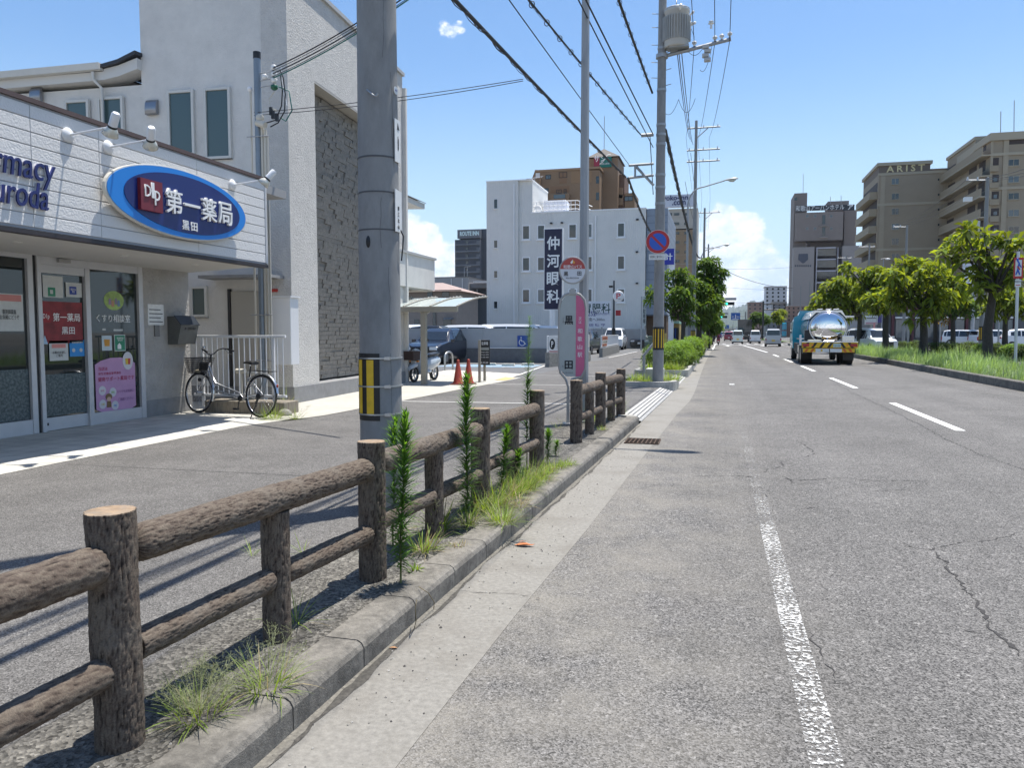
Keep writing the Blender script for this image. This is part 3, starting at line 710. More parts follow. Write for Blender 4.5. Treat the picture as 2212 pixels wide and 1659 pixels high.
tuft(gnd(1278,912,.13),.08,.34,50,16,'pale green leafy sprout in the middle of the short fence',0,.1,.7,.014)
tuft(gnd(1300,928,.13),.12,.10,50,17,'small clump at the short fence foot',0,.3)
tuft(gnd(1337,880,.13),.10,.26,50,18,'grass with drooping heads at the last short fence post',8,.3)
tuft(gnd(1345,893,.13),.07,.16,30,19,'small grass clump on the kerb end',0,.2)
tuft(gnd(1205,925,.13),.06,.14,16,20,'few grass blades at the base of the bus stop',4,.3)
tuft(gnd(545,1200,.11),.03,.16,6,21,'two thin grass blades behind the lower rail',0,.1)
tuft(gnd(655,1195,.11),.04,.14,10,22,'thin blades by the second fence span',0,.2)
for k,(u,v,r,h,n) in enumerate(((1035,1100,.12,.26,60),(1070,1090,.16,.3,90),(1100,1075,.16,.24,90),(1125,1048,.14,.26,70),(1150,1030,.16,.22,80),(1010,1135,.10,.2,45),(1145,1052,.14,.13,70),(1185,1022,.18,.12,80))):
    tuft(gnd(u,v,.13),r,h,n,200+k,['thick grass left of the third fence post','thick grass right of the third fence post','bright grass at the foot of the mid height weed','grass between the mid height weed and the end posts','grass at the foot of the feathery weed','grass round the stem of the tallest weed','low creeping grass near the kerb before the end post','low creeping grass patch by the end post of the longer fence'][k],5 if k%2 else 0,.18,1.0,.008)
# dead leaves and litter
def leaflit(u,v,z,s,col,label,seed,name='dead_leaf'):
    rnd=random.Random(seed); p=gnd(u,v,z); a=rnd.uniform(0,6); b=MB()
    T=Matrix.Translation(p+Z*.004)@Matrix.Rotation(a,4,'Z')@Matrix.Scale(s,4)
    pts=[(-1,0,0),(-.5,.34,.12),(.2,.36,.18),(.8,.12,.05),(1.1,0,.2),(.8,-.16,.1),(.1,-.4,.22),(-.5,-.3,.1)]
    vs=[T@Vector(q) for q in pts]+[T@Vector((0,0,.02))]+[T@Vector((x,y,z+.02)) for x,y,z in pts]+[T@Vector((0,0,.04))]
    b.add(vs,[(i,(i+1)%8,8) for i in range(8)]+[(9+(i+1)%8,9+i,17) for i in range(8)])
    o=b.build(name,mat('dead_leaf_%d'%seed,col,.7,var=.4,scale=60)); tag(o,label,'leaf'); return o
leaflit(1132,1180,.004,.075,(.50,.16,.05),'curled orange dead leaf lying in the gutter',31)
leaflit(1128,1172,.004,.03,(.22,.07,.05),'small dark red leaf scrap above the orange leaf in the gutter',32)
leaflit(850,1402,.004,.022,(.42,.22,.10),'tiny tan leaf at the kerb foot near the camera',33)
leaflit(1162,1295,.004,.014,(.10,.08,.06),'tiny dark leaf scrap in the middle of the gutter',34)
# dry trailing roots hanging over the kerb
for i,(pts,lab) in enumerate([([(905,1272),(925,1285),(938,1305),(936,1340)],'dry pale stem hooked over the kerb face near the front weed'),([(900,1300),(897,1320),(899,1345),(893,1372)],'dry pale stem hanging straight down the kerb face')]):
    P=[gnd(u,v,.14) if k<2 else atX(u,v,-1.53) for k,(u,v) in enumerate(pts)]
    o=MB().tube([p+Z*.01 for p in P],.0022,5).build('dry_stem',M_DRY); tag(o,lab,'dry stem')
# gravel grains on the verge and gutter
rg=random.Random(9); b=MB()
for i in range(900):
    y=rg.uniform(1.5,12); x=lerpx(kerbx,y)+(rg.uniform(.02,.45) if i%2 else rg.uniform(-.8,-.2)); s=rg.uniform(.002,.007)*(1.4 if rg.random()<.06 else 1); z=.004 if i%2 else .128
    b.add([(x-s,y,z),(x,y-s,z),(x+s,y,z),(x,y+s,z),(x+s*.2,y,z+s)],[(0,1,4),(1,2,4),(2,3,4),(3,0,4)],i%3)
o=b.build('gravel',[mat('grit_a',(.30,.28,.25),.9),mat('grit_b',(.10,.09,.085),.9),mat('grit_c',(.5,.47,.42),.9)]); o['kind']='stuff'; tag(o,'scattered grit on the verge and gutter',None)
# ================================================================ POLES, BUS STOP, LAMPS
M_CONC=mat('pole_concrete',(.265,.265,.26),.85,var=.10,scale=3.5,bump=.003,bscale=120,dirt=(.17,.168,.165),dirtscale=1.6,dirtamt=.6,bstretch=(3,3,1.3))
M_GALV=mat('galvanised_steel',(.36,.37,.38),.5,.55,var=.14,scale=10,bump=.001,bscale=30)
M_PAINTPOLE=mat('lamp_pole_paint',(.34,.345,.35),.55,.2,var=.1,scale=6,bstretch=(5,5,.6))
M_BLACK=mat('black_plastic',(.012,.012,.013),.5,var=.2,scale=20)
M_YEL=mat('hazard_yellow',(.72,.45,.02),.6,var=.12,scale=14)
M_WPL=mat('white_plate',(.72,.72,.70),.5,var=.08,scale=14)
M_CABLE=mat('cable_black',(.014,.014,.016),.55)
M_CERAM=mat('white_ceramic',(.75,.74,.71),.25)
M_CAPT=mat('text_dark',(.02,.02,.025),.6)
M_WTXT=mat('text_white',(.82,.82,.80),.55)
def band(b,c,r,h=.03,n=24,mi=0):
    b.cyl((c[0],c[1],c[2]-h/2),(c[0],c[1],c[2]+h/2),r,r,n,mi)
def hazard(p,r,z0,z1,a0,a1,strips,parent,name='hazard_sheet'):
    """black sheet wrapped round a pole with upright yellow bars"""
    def arc(aa,bb,zz0,zz1,rr,mi,b,n=12):
        vs=[]
        for z in (zz0,zz1):
            for i in range(n+1):
                a=aa+(bb-aa)*i/n; vs.append((p[0]+math.cos(a)*rr,p[1]+math.sin(a)*rr,z))
        b.add(vs,[(i,i+1,n+2+i,n+1+i) for i in range(n)],mi,True)
    b=MB(); arc(a0,a1,z0,z1,r+.006,0,b,24); s=b.build(name,M_BLACK,parent)
    b=MB()
    for u,w in strips: arc(u-w/2,u+w/2,z0+.06*(z1-z0)+.02,z1-.06*(z1-z0)-.02,r+.010,0,b,4)
    b.build('yellow_bar',M_YEL,s)
# --- near concrete pole
NP=Vector((-2.72,5.90,0)); nr=.165
t=thing('utility_pole','thick grey concrete utility pole nearest the camera, behind the log fence','utility pole',NP,0,'concrete utility poles along the left kerb')
b=MB(); prof=[(nr+.012-.0046*z,z) for z in (0,1,2,3,4,5,6,8,10,12,14)]; b.lathe([(r,z+.09) for r,z in prof],Matrix.Translation(NP),40); b.build('shaft',M_CONC,t)
ca=math.atan2(-NP.y,-NP.x)  # towards the camera
hazard(NP,nr+.012-.006,.85,1.40,ca-2.6,ca-.05,[(ca-.505-k*.645,.36) for k in range(3)],t)
b=MB()
for z in (1.36,1.13,.90): band(b,(NP.x,NP.y,z),nr+.02,.012,40); b.box((NP.x+nr*.62,NP.y-nr*.95,z-.012),(NP.x+nr*.62+.05,NP.y-nr*.8,z+.012))
b.each('clamp_band',mat('steel_band',(.42,.43,.44),.35,.8),t)
b=MB()
for z in (2.98,2.70,2.40): band(b,(NP.x,NP.y,z),nr+.0035,.012,40)
b.each('wire_band',mat('dull_band',(.10,.10,.105),.6,.3),t)
fr=frame(NP+Vector((math.cos(ca+1.12),math.sin(ca+1.12),0))*(nr+.006)+Z*2.56,Vector((-math.sin(ca+1.12),math.cos(ca+1.12),0)),Z)
s=MB().prism([(-.06,-.17),(.06,-.17),(.06,.16),(-.06,.17)],.006,fr).build('number_plate',M_WPL,t)
for k,ch in enumerate('秋月 ろ12'.split()): text(ch,.05,.05,fr@Matrix.Translation((0,.06-.12*k,.007)),M_CAPT,'plate_letter',s,.001) if False else None
for k in range(4): text('第三北山'[k],.032,.032,fr@Matrix.Translation((-.005,.02-.05*k,.0075)),M_CAPT,'plate_letter',s,.001)
fr=frame(NP+Vector((math.cos(ca+1.12),math.sin(ca+1.12),0))*(nr+.004)+Z*3.12,Vector((-math.sin(ca+1.12),math.cos(ca+1.12),0)),Z)
s=MB().prism([(-.05,-.17),(.05,-.17),(.05,.17),(-.05,.17)],.006,fr).build('number_plate',M_WPL,t)
text('公共10',.02,.12,fr@Matrix.Translation((.005,-.02,.0075)),M_CAPT,'plate_letter',s,.001); MB().prism([(-.012,.09),(.03,.09),(.0,.145)],.002,fr@Matrix.Translation((0,0,.0065))).build('plate_mark',M_CAPT,s)
fr=frame(NP+Vector((math.cos(ca+1.05),math.sin(ca+1.05),0))*(nr+.001)+Z*3.52,Vector((-math.sin(ca+1.05),math.cos(ca+1.05),0)),Z)
s=MB().prism([(.032*math.cos(k*.3927),.032*math.sin(k*.3927)) for k in range(16)],.004,fr).build('round_badge',M_WPL,t); text('41',.03,.02,fr@Matrix.Translation((0,0,.0045)),mat('badge_blue',(.03,.06,.3),.5),'plate_letter',s,.001)
hk=NP+Vector((math.cos(ca-.45),math.sin(ca-.45),0))*(nr-.02)+Z*3.46
b=MB(); o=Vector((math.cos(ca-.2),math.sin(ca-.2),0)); sd=Vector((-math.sin(ca),math.cos(ca),0)); b.tube([hk+sd*-.02+Z*.04,hk+o*.06+sd*.02,hk+o*.09+sd*.05-Z*.03,hk+o*.10+sd*.075-Z*.035,hk+o*.10+sd*.085-Z*.015],.008,6); b.build('step_hook',M_GALV,t)
b=MB(); c=NP+Vector((math.cos(ca-.55),math.sin(ca-.55),0))*(nr)+Z*2.30; b.ball(c,(.02,.02,.05),8,6); b.build('socket',M_BLACK,t)
b=MB(); e=NP+Vector((math.cos(ca+1.35),math.sin(ca+1.35),0))*(nr+.01); b.tube([e+Z*2.42,e+Vector((.03,0,2.36)),e+Vector((.02,0,2.25)),e+Vector((.01,0,2.16))],.006,5); b.build('loose_wire',M_CABLE,t)
# hairline cracks down the shaft
b=MB(); rg=random.Random(4)
for a,z0,z1 in ((ca+.86,2.9,3.6),(ca+.25,3.75,4.4),(ca+.1,2.25,2.6),(ca+.55,.3,1.4),(ca+.5,1.55,2.1)):
    z=z0; aa=a
    while z<z1:
        an=aa+rg.uniform(-.04,.04); rr=nr+.0125-.0046*(z-.09); r2=nr+.0125-.0046*(z-.04)
        b.add([(NP.x+math.cos(aa-.008)*rr,NP.y+math.sin(aa-.008)*rr,z),(NP.x+math.cos(aa+.008)*rr,NP.y+math.sin(aa+.008)*rr,z),(NP.x+math.cos(an+.008)*r2,NP.y+math.sin(an+.008)*r2,z+.05),(NP.x+math.cos(an-.008)*r2,NP.y+math.sin(an-.008)*r2,z+.05)],[(0,1,2,3)]); aa=an; z+=.05
b.each('crack_line',mat('crack_grey',(.09,.09,.09),.9),t)

# --- bus stop
BS=Vector((-2.24,12.0,.105)); cdir=Vector((-BS.x,-BS.y,0)).normalized(); rt=Vector((cdir.y*-1,cdir.x,0))  # right as seen by the camera
rt=Vector((-cdir.y,cdir.x,0))
t=thing('bus_stop_sign','bus stop post with round red and white top disc and tall grey and pink board','bus stop',BS+Vector((-.05,0,0)))
M_FR=mat('sign_frame',(.40,.385,.36),.5,.3); M_BG=mat('sign_board_grey',(.42,.445,.42),.55,var=.05,scale=8); M_PINK=mat('sign_pink',(.60,.13,.24),.5,var=.06,scale=8); M_SRED=mat('sign_red',(.46,.075,.06),.5)
FB=frame(BS+Z*0,rt,Z)      # local x right, y up, z to the camera
hb=lambda x,y,z=0:FB@Vector((x,y,z))
b=MB(); b.tube([hb(-.062,0),hb(-.062,.45),hb(-.062,.60),hb(-.10,.72),hb(-.19,.83),hb(-.21,.95),hb(-.21,1.85),hb(-.19,1.98),hb(-.12,2.06),hb(0,2.10),hb(.12,2.06),hb(.19,1.98),hb(.21,1.85),hb(.21,.95),hb(.20,.86),hb(.15,.77),hb(-.02,.72)],.019,8)
b.build('frame_tube',M_FR,t)
b=MB(); b.cbox((0,0,0),(.05,.55,.05),0,FB@Matrix.Translation((-.062,.275,0))); b.cbox((0,0,0),(.26,.03,.22),0,FB@Matrix.Translation((-.02,.015,0))); b.build('base_post',M_FR,t,.004)
pl=[(-.195,.97),(-.175,.86),(-.10,.77),(.13,.77),(.185,.88),(.195,.97),(.195,1.83),(.17,1.96),(.11,2.04),(0,2.075),(-.11,2.04),(-.17,1.96),(-.195,1.83)]
bd=MB().prism(pl,.012,FB@Matrix.Translation((0,0,-.006))).build('board',M_BG,t)
pk=[(.055,.77),(.13,.77),(.185,.88),(.195,.97),(.195,1.83),(.17,1.96),(.11,2.04),(.055,2.058)]
MB().prism(pk,.003,FB@Matrix.Translation((0,0,.0065))).build('pink_strip',M_PINK,bd)
tx=lambda s,w,h,x,y,m,n='board_letter',bo=.008:text(s,w,h,FB@Matrix.Translation((x,y,.010)),m,n,bd,.002,bo)
tx('黒',.135,.14,-.055,1.66,M_CAPT,bo=.016); tx('田',.13,.135,-.055,.955,M_CAPT,bo=.03); tx('く\nろ',.02,.085,-.145,1.66,M_CAPT); tx('だ',.022,.025,-.145,.93,M_CAPT); tx('KURODA',.17,.018,-.07,.83,M_CAPT,bo=.0)
tx('次\nは',.045,.11,.12,1.66,M_WTXT,bo=0)
for k,ch in enumerate('和歌山駅'): tx(ch,.072,.075,.12,1.49-.125*k,M_WTXT,bo=.006)
b=MB(); b.prism([(-.08,0),(.08,0),(.045,.05),(.03,.10),(-.03,.10),(-.045,.05)],.05,FB@Matrix.Translation((0,2.06,-.025))); b.build('neck',M_FR,t,.006)
C=FB@Matrix.Translation((0,2.44,0)); ci=lambda r,a0=0,a1=6.2832,n=40:[(r*math.cos(a0+(a1-a0)*k/n),r*math.sin(a0+(a1-a0)*k/n)) for k in range(n+(0 if a1-a0>6.2 else 1))]
ds=MB().prism(ci(.215),.035,C@Matrix.Translation((0,0,-.0175))).build('disc',M_FR,t,.006)
MB().prism(ci(.195),.004,C@Matrix.Translation((0,0,.0180))).build('disc_face',mat('disc_white',(.66,.67,.69),.45),ds)
MB().prism([(-.193,.022)]+[p for p in ci(.1955,.115,3.0266)][:]+[],.003,C@Matrix.Translation((0,0,.0225))).build('red_cap',M_SRED,ds)
tc_=lambda s,w,h,x,y,m,bo=.008:text(s,w,h,C@Matrix.Translation((x,y,.026)),m,'disc_letter',ds,.002,bo)
tc_('和歌山バス',.29,.056,0,.055,M_WTXT); tc_('黒',.07,.07,-.105,-.055,M_CAPT); tc_('田',.062,.065,.105,-.05,M_CAPT); tc_('KURODA',.20,.02,0,-.12,M_CAPT,0)
MB().prism([(0,.168),(-.038,.12),(-.02,.098),(.0,.115)],.002,C@Matrix.Translation((0,0,.026))).build('emblem_half',M_WTXT,ds)
MB().prism([(0,.168),(.0,.115),(.02,.098),(.038,.12)],.002,C@Matrix.Translation((0,0,.026))).build('emblem_half',mat('emblem_orange',(.75,.35,.05),.5),ds)

# --- street lamps
def lamp(loc,label,h=9.6,arm=2.1,r=.085):
    x,y,z0=loc
    t=thing('street_lamp',label,'street lamp',loc,0,'street lamps on curved arms along the left kerb')
    b=MB(); b.cyl((x,y,z0),(x,y,z0+h*.88),r,r*.62,8,0,True,False); b.cyl((x,y,z0),(x,y,z0+.04),r*2,r*2,8); b.build('lamp_post',M_PAINTPOLE,t)
    P=[Vector((x,y,z0+h*.87))]
    for k in range(1,9):
        a=math.pi/2*k/8; P.append(Vector((x+arm*.42*(1-math.cos(a)),y,z0+h*.87+h*.10*math.sin(a))))
    P.append(Vector((x+arm,y,z0+h)))
    MB().tube(P,[r*.6-.02*k/10 for k in range(10)],8).build('lamp_arm',M_PAINTPOLE,t)
    T=Matrix.Translation((x+arm,y,z0+h))@Matrix.Rotation(R(-6),4,'Y')
    b=MB(); secs=[]
    for s,w,u,d in ((-.05,.05,.04,.04),(.12,.10,.075,.05),(.32,.15,.10,.10),(.52,.14,.10,.11),(.68,.08,.07,.05),(.74,.02,.03,.01)):
        secs.append([T@Vector((s,math.cos(2*math.pi*k/12)*w,(u if math.sin(2*math.pi*k/12)>0 else d*.3)*math.sin(2*math.pi*k/12))) for k in range(12)])
    b.loft(secs,0,True); hd=b.build('lamp_head',mat('lamp_head_grey',(.50,.50,.48),.45,.2),t)
    b=MB(); secs=[]
    for s,w,d in ((.16,.06,.02),(.30,.11,.11),(.46,.11,.14),(.60,.05,.06)):
        secs.append([T@Vector((s,math.cos(math.pi+math.pi*k/8)*w,d*math.sin(math.pi+math.pi*k/8)-.01)) for k in range(9)])
    b.loft(secs,0,True,False,False); b.build('lens_bowl',mat('lamp_bowl',(.55,.55,.50),.15),hd)
    return t
lamp((-2.12,12.35,.105),'nearest tall street lamp post, directly behind the bus stop sign',10.2,2.75,.085)
LX=[(45.5,'second street lamp from the camera, beside the hedge and leafy tree'),(79,'third street lamp from the camera, above the leafy tree'),(113,'fourth street lamp, small, beyond the trees'),(146,'fifth street lamp, far off by the traffic signal'),(180,'sixth street lamp, far beyond the signal'),(214,'farthest visible street lamp')]
for y,lab in LX: lamp((-1.85,y,.1),lab,10.0,2.0,.085)

# --- utility pole with transformer
def upole(loc,h,label,r=.15,hz=True):
    x,y,z0=loc; t=thing('utility_pole',label,'utility pole',loc,0,'concrete utility poles along the left kerb')
    b=MB(); b.lathe([(r-.0046*z,z0+z) for z in np.linspace(0,h,9)],Matrix.Translation((x,y,0)),24); b.build('shaft',M_CONC,t)
    if hz:
        ca=math.atan2(-y,-x); hazard((x,y),r-.004,z0+1.0,z0+1.62,ca-1.5,ca+1.5,[(ca-1.1+k*.55,.22) for k in range(5)],t)
    return t
P2=Vector((-1.59,21.2,.1)); t2=upole(P2,14.6,'concrete utility pole carrying the grey transformer, standing in a grassy bed')
b=MB()
for v in (291,312,378,405,440,195,270,105): zc=atY(1420,v,21.2).z; band(b,(P2.x,P2.y,zc),.15-.0046*zc+.012,.06,24)
b.each('pole_band',M_GALV,t2)
def arm(t,p,q,s=.05,name='cross_arm',m=None): return MB().tube([p,q],s/1.4,4).build(name,m or M_GALV,t)
A=lambda u,v,y=21.2:atY(u,v,y)
for a,c in (((1358,357),(1412,353)),((1358,384),(1412,378)),((1372,357),(1412,400))): arm(t2,A(*a),A(*c))
arm(t2,A(1372,358),A(1372,383),.04); arm(t2,A(1385,292),A(1412,290),.07)
# transformer
tc0=Vector((-1.22,21.15,9.55)); b=MB()
b.lathe([(.0,-.52),(.30,-.52),(.315,-.50),(.315,.36),(.335,.37),(.335,.43),(.30,.47),(.0,.49)],Matrix.Translation(tc0),32); M_TR=mat('transformer_grey',(.48,.48,.46),.45,.1,var=.06,scale=5)
tr=b.build('transformer',M_TR,t2)
b=MB()
for k in range(26):
    a=math.pi*.55+k*math.pi*1.6/26; c=Vector((math.cos(a),math.sin(a),0)); s_=Vector((-c.y,c.x,0))*.006
    p=tc0+c*.31; q=tc0+c*.37
    b.add([p+s_-Z*.36,q+s_-Z*.36,q+s_+Z*.24,p+s_+Z*.24,p-s_-Z*.36,q-s_-Z*.36,q-s_+Z*.24,p-s_+Z*.24],[(0,1,2,3),(7,6,5,4),(1,5,6,2),(0,4,5,1),(3,2,6,7)])
b.each('cooling_fin',M_TR,tr)
b=MB(); b.tube([tc0+Vector((.33*math.cos(k*.393),.33*math.sin(k*.393),.44)) for k in range(17)],.012,6); b.tube([tc0+Vector((0,-.2,.5)),tc0+Vector((0,-.2,.62)),tc0+Vector((0,-.1,.62))],.015,6); b.build('lid_ring',M_GALV,tr)
b=MB()
for d in ((.34,-.1,.25),(.36,.1,.1),(.1,-.34,.33)):
    p=tc0+Vector(d); b.cyl(p,p+Vector(d).normalized()*.14,.03,.02,8); b.ball(p+Vector(d).normalized()*.1,.04,8,6)
b.each('bushing',M_CERAM,tr)
b=MB(); zc=8.72
b.cyl((P2.x,P2.y,zc+.1),(P2.x,P2.y,zc+.2),.16,.16,20); b.tube([(P2.x,P2.y,zc+.14),(P2.x+1.75,P2.y-.02,zc+.42)],.05,4); b.cbox((P2.x+.45,P2.y,zc+.30),(.5,.5,.05)); b.tube([(P2.x,P2.y,zc+.9),(P2.x+.1,P2.y,zc+.9),(P2.x+.3,P2.y,zc+.9)],.04,4)
b.build('transformer_bracket',M_GALV,t2)
b=MB()
for xx in (.83,1.35,1.52,1.72): p=Vector((P2.x+xx,P2.y-.02,zc+.14+.28*xx/1.75+.05)); b.cyl(p,p+Z*.1,.028,.028,8); b.ball(p+Z*.09,(.065,.065,.05),10,6)
for p in (Vector((P2.x+.72,P2.y-.1,9.55)),Vector((P2.x+1.25,P2.y-.05,9.55))): b.cyl(p-Z*.1,p+Z*.06,.03,.03,8); b.lathe([(.02,0),(.08,.02),(.03,.05),(.07,.07),(.02,.1)],Matrix.Translation(p),10)
b.each('insulator',M_CERAM,t2)
b=MB()
for k in range(4): b.cbox((P2.x+1.12+.05*(k%2),P2.y-.08,zc+.26-.11*k),(.17,.14,.09),0,None)
b.each('switch_box',mat('switch_grey',(.45,.45,.44),.6),t2,.015)
b=MB(); rg=random.Random(3)
for z in (9.95,9.6,9.15,8.7,8.3): b.tube([(P2.x-.08,P2.y-.05,z),(P2.x-.27,P2.y-.06,z+.02)],.010,5); b.tube([(P2.x+.08,P2.y,z-.2),(P2.x+.25,P2.y-.05,z-.18)],.01,5)
b.each('step_bolt',M_GALV,t2)
# further poles down the row
for (x,y,h,lab,na) in ((-1.6,50,14.6,'second concrete utility pole with three cross arms, beyond the second street lamp',3),(-1.55,77,13.4,'third utility pole with a single cross arm, in front of the white cloud',1),(-1.5,101,12.6,'fourth utility pole, smaller, where the heavy cable bundle ends',2),(-1.5,135,13,'fifth utility pole, far off behind the tree crowns',2),(-1.5,170,13,'farthest utility pole down the left row',2)):
    t=upole((x,y,.1),h,lab,.15,y<60)
    for k in range(na):
        z=h-.35-[0,1.35,2.05][k]
        MB().tube([(x-.55,y,z),(x+1.45,y,z)],.05,4).build('cross_arm',M_GALV,t)
        b=MB()
        for xx in (-.4,.45,1.3): b.cyl((x+xx,y,z),(x+xx,y,z+.16),.045,.03,8)
        b.each('insulator',M_CERAM,t)
    MB().tube([(x,y,h-1),(x+.7,y,h-.4)],.03,4).build('arm_stay',M_GALV,t)

# ================================================================ OVERHEAD WIRES
def sagline(p,q,sag,n=24):
    return [p.lerp(q,k/n)-Z*4*sag*(k/n)*(1-k/n) for k in range(n+1)]
WG='overhead wires strung between the poles'
def wire(p,q,r,sag,label,name='overhead_wire',m=None,n=24,wrap=0,hooks=0,group=WG):
    pts=sagline(Vector(p),Vector(q),sag,n); b=MB(); b.tube(pts,r,6)
    if wrap:
        tot=(Vector(q)-Vector(p)).length; m_=int(tot*9); d=(Vector(q)-Vector(p)).normalized(); x=d.cross(Z).normalized(); y=x.cross(d)
        for (rr,ph,pit,rad) in ((r*1.05,0,wrap*1.7,r*.26),(r*1.2,2.5,wrap*2.3,r*.2)):
            P=[]
            for k in range(m_+1):
                f=k/m_; c=Vector(p).lerp(Vector(q),f)-Z*4*sag*f*(1-f); a=ph+f*tot/pit*6.283; P.append(c+x*math.cos(a)*rr+y*(math.sin(a)*rr-rr*.6))
            b.tube(P,rad,4)
    if hooks:
        tot=(Vector(q)-Vector(p)).length
        for k in range(1,int(tot/hooks)):
            f=k*hooks/tot; c=Vector(p).lerp(Vector(q),f)-Z*4*sag*f*(1-f)
            b.tube([c+Vector((math.cos(a)*(r+.02),0,math.sin(a)*(r+.028)-.01)) for a in [i*.785 for i in range(9)]],.006,4)
    o=b.build(name,m or M_CABLE); tag(o,label,'wire',group); return o
def thru(uv,y0,q):   # start point above the frame on the sight line of pixel uv at depth y0
    return atY(uv[0],uv[1],y0)
E2=21.2
# bundles running back towards (and past) the near pole
def span(uv1,y1,uv2,y2,r,label,**k):
    a=atX(*uv1,y1); c=atY(*uv2,y2); d=(a-c); a2=a+d*((a.y+9)/(-d.y))
    return wire(a2,c,r,k.pop('sag',.0),label,**k)
span((1005,0),-2.45,(1352,382),E2,.022,'thick twisted cable bundle sloping down to the lower left bracket of the transformer pole',wrap=.42,sag=.10)
span((1107,0),-2.45,(1360,357),E2,.008,'thin single wire sloping to the upper left bracket of the transformer pole',sag=.05)
span((1160,0),-2.25,(1385,291),E2,.014,'double cable bundle with hangers sloping to the middle bracket of the transformer pole',wrap=.8,hooks=.8,sag=.12)
span((1254,0),-2.1,(1411,318),E2,.012,'lower of two plain wires passing behind the lamp post to the transformer pole',sag=.06)
span((1270,0),-2.0,(1410,288),E2,.015,'upper of two plain wires passing behind the lamp post to the transformer pole',sag=.06)
span((1343,0),-1.95,(1409,200),E2,.029,'heaviest cable with ring hangers, falling steeply to the transformer pole',hooks=.55,sag=.25)
A3=lambda u,v:atY(u,v,50); A4=lambda u,v:atY(u,v,77); A5=lambda u,v:atY(u,v,101)
wire(A(1437,280),A5(1513,556),.045,1.0,'knotted heavy cable bundle running from the transformer pole into the tree row',wrap=.9,hooks=1.0,n=40)
wire(A(1357,384),atY(1413,510,40),.03,.2,'cable bundle continuing behind the pole from the lower left bracket',wrap=.5)
wire(A(1404,292),A(1411,420),.012,-.0,'drop wire hanging down the left side of the transformer pole')
for i,(u,v,u3) in enumerate(((1462,105,1490),(1466,108,1494),(1472,108,1497))): wire(A(u,v),A3(u3,300+6*i),.012,.35,['left','middle','right'][i]+' one of three low voltage wires from the transformer to the second pole')
for i,(xx,u3) in enumerate(((.83,1482),(1.35,1508),(1.72,1532))):
    p=Vector((P2.x+xx,P2.y-.02,9.1)); q=A3(u3,296)
    wire(p,q,.009,.4,['left','middle','right'][i]+' high wire from the transformer cross arm to the second pole')
    wire(p,p+Vector((.0,-25,3.6)),.009,.25,['left','middle','right'][i]+' high wire rising out of the top of the frame above the transformer')
    wire(q,A4(1498+18*i,427),.009,.3,['left','middle','right'][i]+' high wire between the second and third poles')
    wire(A4(1498+18*i,427),A5(1497+16*i,500),.009,.5,['left','middle','right'][i]+' high wire between the third and fourth poles')
wire(A3(1492,330),A4(1512,470),.014,.5,'lower wire between the second and third poles')
wire(A3(1480,392),A4(1508,500),.014,.5,'lowest wire between the second and third poles')
# jumper loops near the transformer
for i,(a,c,s,l) in enumerate((((1470,25),(1500,80),-.1,'short jumper wire curling from transformer bushing to insulator'),((1478,95),(1520,100),.25,'short jumper loop left of the switch box'),((1512,150),(1540,88),.3,'short jumper loop right of the switch box'),((1425,222),(1466,214),.35,'short slack loop between high wires'),((1466,214),(1502,212),.35,'second slack loop between high wires'))):
    wire(A(*a),A(*c),.006,s,l,n=10,group='short jumper wires around the transformer')
# service drop across to the steel pole and wires from the near pole
wire(A(1130,170,12.6),Vector((-8.35,12.75,5.62)),.006,.05,'upper twin telephone drop wire crossing to the steel service pole',group='service drop wires')
wire(A(1130,174,12.6),Vector((-8.35,12.75,5.57)),.006,.07,'lower twin telephone drop wire crossing to the steel service pole',group='service drop wires')
for i,(du,dv,col,l) in enumerate(((0,0,0,'topmost black service wire from the concrete pole to the steel pole'),(2,6,0,'second black service wire from the concrete pole to the steel pole'),(0,13,0,'lower black service wire from the concrete pole to the steel pole'),(2,20,0,'thin lower service wire above the green one'),(0,24,1,'green service wire, lowest from the concrete pole to the steel pole'))):
    p2=atY(588,147+dv*.9,12.75); p=atY(950,-75+dv,11.0)
    wire(p,p2,.011 if i in (0,2,4) else .005,.10,l,group='service drop wires',m=mat('cable_green',(.02,.13,.11),.5) if col else None)
# cables across the road far off
for i,(a,c,l) in enumerate((((1515,555,101),(1712,622,110),'heavy cable sagging across the road to the hotel side'),((1540,580,101),(1712,577,115),'faint high wire level across the road'),((1545,618,105),(1712,627,115),'wire across the road above the signal'),((1545,650,110),(1708,656,118),'upper of paired wires low across the road'),((1545,654,110),(1708,662,118),'lower of paired wires low across the road'))):
    wire(atY(*a),atY(*c),.03 if i==0 else .014,.9 if i==0 else .15,l,group='wires crossing the road far off')
# ================================================================ PHARMACY WITH WHITE FASCIA
M_ALU=mat('aluminium_frame',(.36,.35,.34),.4,.45,var=.06,scale=6)
M_ALUW=mat('pale_frame',(.55,.55,.56),.45,.2,var=.05,scale=6)
M_DARK=mat('dark_gap',(.02,.02,.022),.6)
M_SOFF=mat('soffit_board',(.60,.58,.54),.7,var=.04,scale=4)
M_BROWN=mat('brown_trim',(.10,.065,.055),.5,var=.15,scale=8)
M_ROOFM=mat('flat_roof',(.30,.30,.30),.8)
def siding():
    m=mat('fascia_siding',(.70,.69,.67),.65); nt=m.node_tree; N=nt.nodes; L=nt.links; b=N['Principled BSDF']
    tc=N.new('ShaderNodeTexCoord'); t=N.new('ShaderNodeTexNoise'); t.inputs['Scale'].default_value=38; t.inputs['Detail'].default_value=5; t.inputs['Roughness'].default_value=.6; L.new(tc.outputs['Object'],t.inputs['Vector'])
    bp=N.new('ShaderNodeBump'); bp.inputs['Distance'].default_value=.012; bp.inputs['Strength'].default_value=.8; L.new(t.outputs[0],bp.inputs['Height']); L.new(bp.outputs[0],b.inputs['Normal'])
    return m
